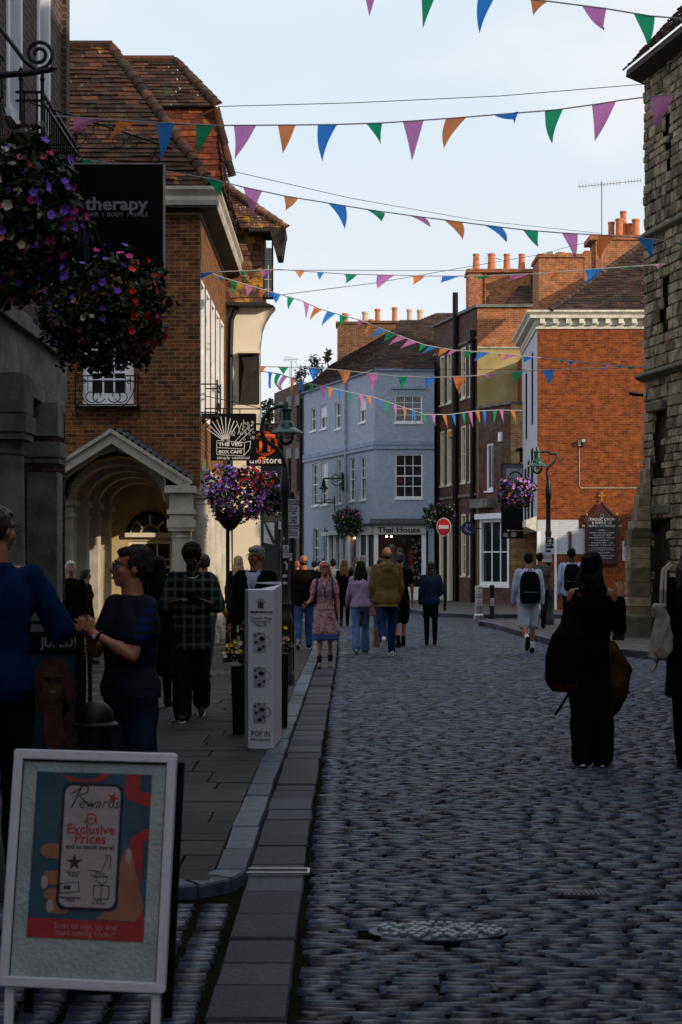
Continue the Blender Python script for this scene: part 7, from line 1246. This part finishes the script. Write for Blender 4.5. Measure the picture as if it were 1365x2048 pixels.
def plaid(name, base, stripe, sc=14):
    m, t, b = nodes(name); N = t.nodes.new; L = t.links.new; tc = N('ShaderNodeTexCoord'); sp = N('ShaderNodeSeparateXYZ'); L(tc.outputs['Object'], sp.inputs[0]); o = []
    for ax in (0, 2):
        w = N('ShaderNodeMath'); w.operation = 'MULTIPLY'; L(sp.outputs[ax], w.inputs[0]); w.inputs[1].default_value = sc * 6.283; s = N('ShaderNodeMath'); s.operation = 'SINE'; L(w.outputs[0], s.inputs[0]); r = N('ShaderNodeMapRange'); r.inputs[1].default_value = .2; r.inputs[2].default_value = .9; L(s.outputs[0], r.inputs[0]); o.append(r)
    a = N('ShaderNodeMath'); a.operation = 'ADD'; L(o[0].outputs[0], a.inputs[0]); L(o[1].outputs[0], a.inputs[1]); h = N('ShaderNodeMath'); h.operation = 'MULTIPLY'; L(a.outputs[0], h.inputs[0]); h.inputs[1].default_value = .5; mx = N('ShaderNodeMixRGB'); L(h.outputs[0], mx.inputs[0]); mx.inputs[1].default_value = rgb(base); mx.inputs[2].default_value = rgb(stripe); L(mx.outputs[0], b.inputs['Base Color']); b.inputs['Roughness'].default_value = .95; b.inputs['Specular IOR Level'].default_value = .1; return m
def floral(name, c1, c2, c3, sc=34):
    m, t, b = nodes(name); N = t.nodes.new; L = t.links.new; tc = N('ShaderNodeTexCoord'); v = N('ShaderNodeTexVoronoi'); v.inputs['Scale'].default_value = sc; L(tc.outputs['Object'], v.inputs['Vector']); r = N('ShaderNodeValToRGB'); e = r.color_ramp.elements; e[0].color = rgb(c1); e[1].color = rgb(c3); e.new(.45).color = rgb(c2); e[0].position = .15; L(v.outputs['Color'], r.inputs[0]); L(r.outputs[0], b.inputs['Base Color']); b.inputs['Roughness'].default_value = .9; b.inputs['Specular IOR Level'].default_value = .15; return m
PV = .042
# man in blue polo, back towards us, arm out to the right
t, J, hp_, HM, hh, up, dz, f = person('man in blue polo shirt seen from behind at the left edge', -8, 7.6, 1.82, 190, dict(top=fab((.005, .017, .070)), bottom=bkf, hairm=HD, hair='short', sleeve='elbow', skin='light', hy=-38, det=1, fat=1.04, topfit=.022, hem=.47, palm={-1: 1}), ((2, 2), (-3, 4)), ((6, 27, 100, 20), (5, 10, 20, 0)), PV); specs(t, hp_, HM, hh)
# woman talking with clasped hands
t, J, hp_, HM, hh, up, dz, f = person('woman with short dark hair and glasses talking with raised joined hands', 262, 8.3, 1.62, -48, dict(top=banded('navy_striped_polo', (.010, .012, .026), (.006, .018, .12), 21, 2, .35, .45), bottom=jeand, hairm=HS, hair='short', sleeve='short', skin='light', fem=1, hy=-30, hp=-4, det=1, fat=1.14, topfit=.02, topname='polo_shirt', curl={-1: .25, 1: .35}, palm={1: 1, -1: 1}, hs=1.12), ((3, 2), (-4, 4)), ((26, 2, 102, 40), (22, 6, 108, 44)), PV); specs(t, hp_, HM, hh)
w = J[1]['elb'].lerp(J[1]['wr'], .9); d = J[1]['hd']; m = MB(); a, b = d.orthogonal().normalized(), d.cross(d.orthogonal().normalized()); m.tube([w + (a * math.cos(R(q)) + b * math.sin(R(q))) * .031 for q in range(0, 361, 30)], .006, 6); wb = m.build('watch_strap', black, t); m = MB(); m.ell(w + V3(0, -.034, 0), (.015, .007, .015)); m.build('watch_face', wg, wb)
# man in plaid shirt
t, J, hp_, HM, hh, up, dz, f = person('man in dark plaid overshirt looking down at his phone while walking', 384, 15.2, 1.735, 4, dict(top=plaid('dark_plaid', (.006, .008, .009), (.085, .10, .10), 11), bottom=fab((.016, .017, .020)), hairm=HB, hair='afro', sleeve='elbow', skin='brown', hp=24, det=1, topfit=.042, hem=.40, topname='plaid_shirt', lower='baggy', shoes=fab((.03, .03, .03)), wsole=1, fat=1.05), ((14, 6), (-12, 26)), ((22, 14, 82, 38), (22, 14, 82, 38)), PV)
m = MB(); m.loft([(0, -.13, .60 * 1.735 + dz, .07, .02), (0, -.135, .70 * 1.735 + dz, .08, .02), (0, -.115, .80 * 1.735 + dz, .05, .02)], 12); m.build('vest', bkf, t, True); m = MB(); m.tube([V3(.075 * math.sin(R(q)), -.075 - .06 * math.cos(R(q)) * 1, .835 * 1.735 + dz - .045 * math.cos(R(q))) for q in range(-80, 81, 16)], .004, 5); m.build('necklace', steel, t)
c0 = (J[1]['palmc'] + J[-1]['palmc']) / 2; m = MB(); m.obox(c0 + V3(0, -.03, .03), (.036, 0, 0), (0, .004, .002), (0, -.03, .06)); tag(m.build('phone', black), 'x', 'phone') if 0 else m.build('phone_case', black, t)
# woman in dark clothes just behind the talking woman
person('person in dark long coat standing behind the talking woman', 318, 16.5, 1.60, 170, dict(top=bkf, bottom=bkf, hairm=HB, hair='long', lower='coat', skirthem=.2, fem=1, tights=bkf, flare=1.05, det=0, face=0), z0=PV)
t, *_ = person('woman with brown ponytail and lime yellow jacket behind the plaid man', 409, 20.8, 1.66, 165, dict(top=fab((.42, .52, .03)), bottom=fab((.05, .065, .08)), hairm=HD, hair='ponytail', fem=1, face=0, hy=0, wsole=1), ((-4, 12), (12, 4)), ((10, 10, 30, 0), (10, 14, 40, 0)), PV)
person('white haired man in dark jacket inside the porch shadow', 142, 22, 1.56, 20, dict(top=bkf, bottom=bkf, hairm=pm('white_hair', (.42, .41, .40), .6), hair='grey'), z0=PV); person('seated looking dark haired person in the porch shade', 172, 23.5, 1.45, 120, dict(top=fab((.015, .02, .015)), bottom=bkf, hairm=HD, hair='mid', fem=1, face=0), z0=PV)
person('blonde woman in long black coat walking away past the cream wall', 477, 27.6, 1.66, 186, dict(top=bkf, bottom=bkf, hairm=HBL, hair='long', hl=.26, fem=1, lower='trousers', topfit=.035, hem=.42, face=0, shoes=bkf), ((10, 4), (-12, 22)), z0=PV)
t, J, hp_, HM, hh, up, dz, f = person('grey haired man with glasses, white shirt and black jacket at the lamp', 512, 17.2, 1.72, -12, dict(top=bkf, bottom=bkf, hairm=HG, hair='grey', hy=-28, det=1, fat=1.2, topfit=.03, hem=.42, skin='tan', topname='jacket', hs=1.02), ((4, 2), (-6, 8)), ((8, 10, 15, 0), (12, 12, 40, 10)), PV); specs(t, hp_, HM, hh)
m = MB(); zt_ = .838 * 1.72 + dz; m.add([(-.065, -.125, zt_ - .01), (.065, -.125, zt_ - .01), (.05, -.185, zt_ - .12), (.0, -.195, zt_ - .30), (-.05, -.185, zt_ - .12)], [(0, 1, 2, 3, 4)]); m.prism([(-.065, -.12, zt_ - .01), (-.05, -.18, zt_ - .12), (0, -.19, zt_ - .30), (.05, -.18, zt_ - .12), (.065, -.12, zt_ - .01)], (0, .06, 0)); m.build('shirt', fab((.42, .46, .60)), t, True)
m = MB()
for s in (-1, 1): m.prism([(s * .01, -.155, zt_ - .055), (s * .07, -.12, zt_ + .03), (s * .085, -.13, zt_ - .03), (s * .045, -.165, zt_ - .09)], (0, .02, 0))
m.build('collar', fab((.42, .46, .60)), t)
person('balding man in black jacket and jeans walking away beside the kerb', 608, 27.6, 1.68, 178, dict(top=fab((.012, .009, .008)), bottom=jean, hairm=HD, hair='bald', face=0, topfit=.035, hem=.46, fat=1.1, wsole=1, shoes=bkf, skin='tan'), ((8, 2), (-12, 24)), ((-6, 8, 14, 0), (0, 8, 25, 30)), PV)
# young woman in floral dress with headphones
t, J, hp_, HM, hh, up, dz, f = person('ginger young woman in pink floral dress wearing white headphones', 650, 23.2, 1.60, 0, dict(top=floral('pink_floral', (.20, .06, .08), (.42, .20, .22), (.50, .34, .32)), bottom=MC.get('x') or floral('pink_floral_skirt', (.20, .06, .08), (.42, .20, .22), (.50, .34, .32)), hairm=HR, hair='side', fem=1, sleeve='short', lower='dress', skirthem=.31, flare=1.22, trim=fab((.06, .10, .27)), hp=22, det=1, shoes=fab((.20, .15, .13)), socks=fab((.03, .02, .02)), hs=1.03, topfit=.012, hem=.56, curl={-1: .4}, palm={-1: 1}), ((7, 3), (-5, 14)), ((10, 12, 62, -12), (0, 10, 14, 0)), .004)
m = MB(); m.tube([hp_(.092 * math.cos(R(a)), .01, .02 + .105 * math.sin(R(a))) for a in range(-5, 186, 12)], .008, 8); hp2 = m.build('headphone_band', white, t); 
for s in (-1, 1): m = MB(); m.ell(hp_(s * .092, .01, -.01), (.022, .032, .042), HM); m.build('ear_cup', white, hp2, True)
for s in (-1, 1): strap(t, [(s * .10, .08, .80 * 1.6 + dz), (s * .112, .0, .842 * 1.6 + dz), (s * .118, -.09, .80 * 1.6 + dz), (s * .125, -.135, .72 * 1.6 + dz), (s * .14, -.06, .65 * 1.6 + dz)], fab((.025, .03, .10)), .017, 'backpack_strap')
for s in (-1, 1): strap(t, [(s * .06, -.10, .835 * 1.6 + dz), (s * .03, -.145, .78 * 1.6 + dz), (0, -.15, .73 * 1.6 + dz)], fab((.05, .07, .2)), .007, 'neck_ribbon')
strap(t, [(0, -.15, .73 * 1.6 + dz), (0, -.145, .67 * 1.6 + dz)], fab((.05, .07, .2)), .010, 'placket')
c0 = J[-1]['palmc']; m = MB(); m.obox(c0 + V3(.02, -.03, .02), (.06, .02, 0), (-.01, .035, 0), (0, 0, .005)); m.build('phone', black, t)
# background heads
for lb, px, Y, H, yaw, top, hr, hs in (('small distant dark haired person left of the headphone woman', 629, 44, 1.62, 170, (.01, .01, .011), HB, 'mid'), ('distant person in grey green jacket behind the headphone woman', 640, 47, 1.62, 190, (.03, .035, .03), HB, 'short'), ('distant woman with dark bun in pale jacket near the restaurant', 667, 42, 1.66, 175, (.34, .33, .31), HB, 'bun'), ('distant dark clad person by the blue wall', 648, 50, 1.70, 180, (.015, .014, .014), HB, 'short'), ('distant person right of the white doorway', 713, 52, 1.74, 180, (.02, .02, .02), HD, 'short'), ('distant ginger person in a dark top by the timber shop', 595, 46, 1.62, 200, (.02, .02, .02), HR, 'mid')):
    person(lb, px, Y, H, yaw, dict(top=fab(top), bottom=jeand, hairm=hr, hair=hs, face=0, fem=hs != 'short'), z0=0)
person('woman with long ginger hair in black coat walking away mid street', 689, 38.5, 1.66, 182, dict(top=bkf, bottom=bkf, hairm=pm('auburn_hair', (.17, .075, .03), .5, .3, 40), hair='long', hl=.36, hw=1.1, fem=1, lower='coat', skirthem=.30, flare=1.1, tights=bkf, face=0), ((8, 4), (-8, 14)))
t, J, hp_, HM, hh, up, dz, f = person('woman with long black hair in lilac jumper and flared jeans', 722, 26.9, 1.62, 180, dict(top=fab((.30, .21, .34)), bottom=jeanl, hairm=HB, hair='long', hl=.48, hw=1.25, fem=1, lower='flared', topfit=.035, hem=.50, face=0, shoes=bkf, wsole=1), ((14, 4), (-12, 20)), ((0, 10, 30, 0), (8, 12, 34, 0)))
pk = fab((.36, .12, .15)); m = MB(); m.obox((-.21, .02, .475 * 1.62 + dz), (.07, 0, 0), (0, .05, 0), (0, 0, .11)); b = m.build('pink_handbag', pk, t, bev=.02); strap(t, [(-.20, .0, .52 * 1.62 + dz + .05), (-.17, .08, .72 * 1.62 + dz), (-.13, .0, .84 * 1.62 + dz)], pk, .007, 'bag_strap')
person('grey haired man in beige coat farther off between the window and lilac woman', 727, 38.5, 1.76, 184, dict(top=fab((.24, .19, .14)), bottom=fab((.03, .03, .035)), hairm=HG, hair='grey', face=0, topfit=.035, skin='tan'), ((8, 4), (-8, 14)))
t, J, hp_, HM, hh, up, dz, f = person('bald tall man in khaki hooded jacket and dark jeans walking away', 774, 26.2, 1.85, 183, dict(top=fab((.135, .085, .028)), bottom=fab((.012, .022, .075)), hairm=HD, hair='bald', face=0, topfit=.042, hem=.45, fat=1.1, shoes=fab((.55, .55, .56)), sole=white, skin='tan', topname='jacket'), ((10, 4), (-16, 44)), ((2, 8, 20, 10), (0, 10, 20, 10)))
m = MB(); m.ell((0, .10, .835 * 1.85 + dz), (.14, .09, .065)); m.ell((0, .14, .80 * 1.85 + dz), (.10, .06, .07)); solid(m, 'hood', fab((.15, .095, .035)), t, .012, 3, .008, 9)
t, *_ = person('short haired man in black t shirt and shorts beyond the khaki jacket', 801, 29.0, 1.77, 192, dict(top=bkf, bottom=fab((.010, .010, .011)), hairm=HD, hair='crop', sleeve='short', lower='shorts', skin='tan', hy=-35, shoes=bkf, socks=bkf), ((10, 4), (-8, 14)), ((0, 10, 16, 0), (0, 8, 10, 0)))
t, *_ = person('person in light jeans mostly hidden behind the khaki man', 762, 30.5, 1.66, 180, dict(top=bkf, bottom=jeanl, hairm=HD, hair='short', face=0, wsole=1), ((-8, 10), (8, 4)), z0=0)
bg_ = thing('paper_bag', 'brown paper carrier bag held beside the khaki jacket man', 'bag', P(754, 1295, 27.2)); m = MB(); c = P(754, 1276, 27.2); m.box(c.x - .055, c.x + .055, c.y - .05, c.y + .05, c.z - .17, c.z + .16); m.build('bag', pm('kraft_paper', (.24, .13, .075), .9, .1, 6, .4), bg_); m = MB(); m.tube([(c.x - .03, c.y, c.z + .16), (c.x, c.y, c.z + .28), (c.x + .03, c.y, c.z + .16)], .004, 4); m.build('handle', black, bg_)
person('woman with long dark hair in navy top and black skirt walking alone', 862, 29.6, 1.60, 180, dict(top=fab((.014, .018, .045)), bottom=bkf, hairm=pm('near_black_brown_hair', (.014, .009, .007), .45, .4, 40), hair='long', hl=.50, fem=1, lower='skirt', skirthem=.33, flare=1.0, tights=bkf, topfit=.038, hem=.48, face=0, shoes=bkf), ((5, 3), (-4, 8)), ((4, 16, 60, 30), (0, 8, 20, 0)))
t, J, hp_, HM, hh, up, dz, f = person('young man in pale blue hoodie and shorts with black backpack', 1057, 26.9, 1.76, 183, dict(top=fab((.36, .40, .50)), bottom=fab((.34, .37, .42)), hairm=HB, hair='short', lower='shorts', face=0, topfit=.042, hem=.47, socks=fab((.6, .6, .62)), shoes=bkf, skin='tan', topname='hoodie', legfit=1.05), ((10, 4), (-10, 48)), ((0, 10, 16, 0), (4, 9, 16, 0)))
backpack(t, f, 1.76, dz, bkf, .185, .28, .09, .655, .19)
person('man in grey t shirt walking beyond the hoodie man', 1080, 34.6, 1.70, 178, dict(top=fab((.085, .088, .095)), bottom=bkf, hairm=HB, hair='short', sleeve='short', skin='tan', face=0, wsole=1, fat=1.05), ((4, 2), (-8, 18)), ((0, 10, 16, 0), (0, 8, 10, 0)), .1)
t, J, hp_, HM, hh, up, dz, f = person('young man in pale blue shirt with black backpack near the notice board', 1143, 29.8, 1.76, 178, dict(top=fab((.36, .42, .62)), bottom=bkf, hairm=HB, hair='short', skin='brown', face=0, topfit=.034, hem=.48, topname='shirt'), ((6, 4), (-6, 12)), ((14, 12, 60, 10), (0, 8, 14, 0)), .1)
backpack(t, f, 1.76, dz, bkf, .165, .26, .075, .68, .175)
# dark woman in the foreground with a bag and hanging jacket
t, J, hp_, HM, hh, up, dz, f = person('woman in black off shoulder top and baggy black trousers holding up her hand', 1184, 12.05, 1.66, 176, dict(top=fab((.006, .004, .005)), bottom=fab((.009, .009, .009)), hairm=HB, hair='long', hl=.16, hw=1.1, fem=1, lower='baggy', det=1, off=1, topfit=.020, hem=.50, skin='tan', face=1, hy=-25, shoes=bkf, wsole=1, fat=1.05, palm={-1: 1}, curl={-1: .2}), ((5, 3), (-5, 10)), ((6, 14, 158, 4), (2, 10, 18, 0)))
m = MB(); m.loft([(.22, .10, .37 * 1.66, .11, .09), (.23, .11, .41 * 1.66, .15, .11), (.22, .11, .52 * 1.66, .155, .12), (.19, .11, .62 * 1.66, .13, .11), (.16, .10, .68 * 1.66, .09, .08), (.14, .09, .71 * 1.66, .08, .06)], 20); b = solid(m, 'shoulder_bag', bkf, t, .012, 3, .008, 7); m = MB(); m.loft([(.22, .10, .355 * 1.66, .095, .08), (.225, .10, .39 * 1.66, .14, .108)], 20); m.build('bag_base', fab((.05, .004, .006)), b, True)
strap(t, [(.22, .05, .70 * 1.66), (.12, .03, .83 * 1.66), (.02, .10, .82 * 1.66)], bkf, .016, 'bag_strap'); strap(t, [(.17, .12, .40 * 1.66), (.20, .15, .34 * 1.66), (.27, .14, .27 * 1.66), (.30, .14, .245 * 1.66)], bkf, .010, 'dangling_strap')
m = MB(); m.chain([(-.16, .05, .56 * 1.66), (-.22, .06, .46 * 1.66), (-.20, .05, .34 * 1.66), (-.12, .03, .20 * 1.66)], [.06, .085, .07, .02], 12); solid(m, 'tied_jacket', fab((.045, .026, .012), .9, .6), t, .012, 3, .018, 8); strap(t, [(-.16, .06, .42 * 1.66), (-.24, .08, .355 * 1.66), (-.29, .08, .35 * 1.66)], bkf, .012, 'dangling_strap')
# woman at the right edge with tote bag
t, J, hp_, HM, hh, up, dz, f = person('woman in black dress cut by the right edge carrying a canvas tote', 1384, 12.1, 1.74, 172, dict(top=bkf, bottom=bkf, hairm=pm('near_black_brown_hair', (.014, .009, .007)), hair='long', hl=.36, hw=1.3, fem=1, lower='coat', skirthem=.30, flare=1.15, tights=bkf, det=1, topfit=.03, hem=.46, shoes=bkf, sh=1.1, fat=1.1), ((4, 2), (-4, 8)), ((0, 10, 10, 0), (0, 12, 10, 0)))
tb = thing('tote_bag', 'pale canvas tote bag hanging from the right edge woman', 'bag', P(1325, 1310, 11.9)); cv = pm('canvas', (.34, .30, .265), .95, .12, 8, .3); Yt = 11.85; m = MB(); prof = [(1318, 1215, 14), (1322, 1208, 16), (1326, 1235, 14), (1325, 1270, 22), (1320, 1305, 25), (1314, 1318, 20)]
m.loft([(GX(a, Yt), Yt, GZ(b, Yt), w * Yt / FP, .035) for a, b, w in sorted(prof, key=lambda q: -q[1])], 18); solid(m, 'bag', cv, tb, .010, 2, .010, 12, seed=3)
m = MB(); m.tube([P(1322, 1215, Yt), P(1323, 1180, Yt), P(1326, 1140, 11.95), P(1340, 1128, 12.1)], .014, 8); m.tube([P(1330, 1218, Yt), P(1331, 1180, Yt - .02), P(1332, 1142, 11.95), P(1345, 1130, 12.1)], .010, 8); m.build('handle', cv, tb)
m = MB(); c = P(1322, 1305, Yt - .045); m.prism([c + V3(-.05, 0, 0), c + V3(0, 0, .05), c + V3(.05, 0, 0), c + V3(0, 0, -.045)], (0, .012, 0)); m.build('corner_patch', pm('tan_patch', (.26, .19, .15), .9), tb)
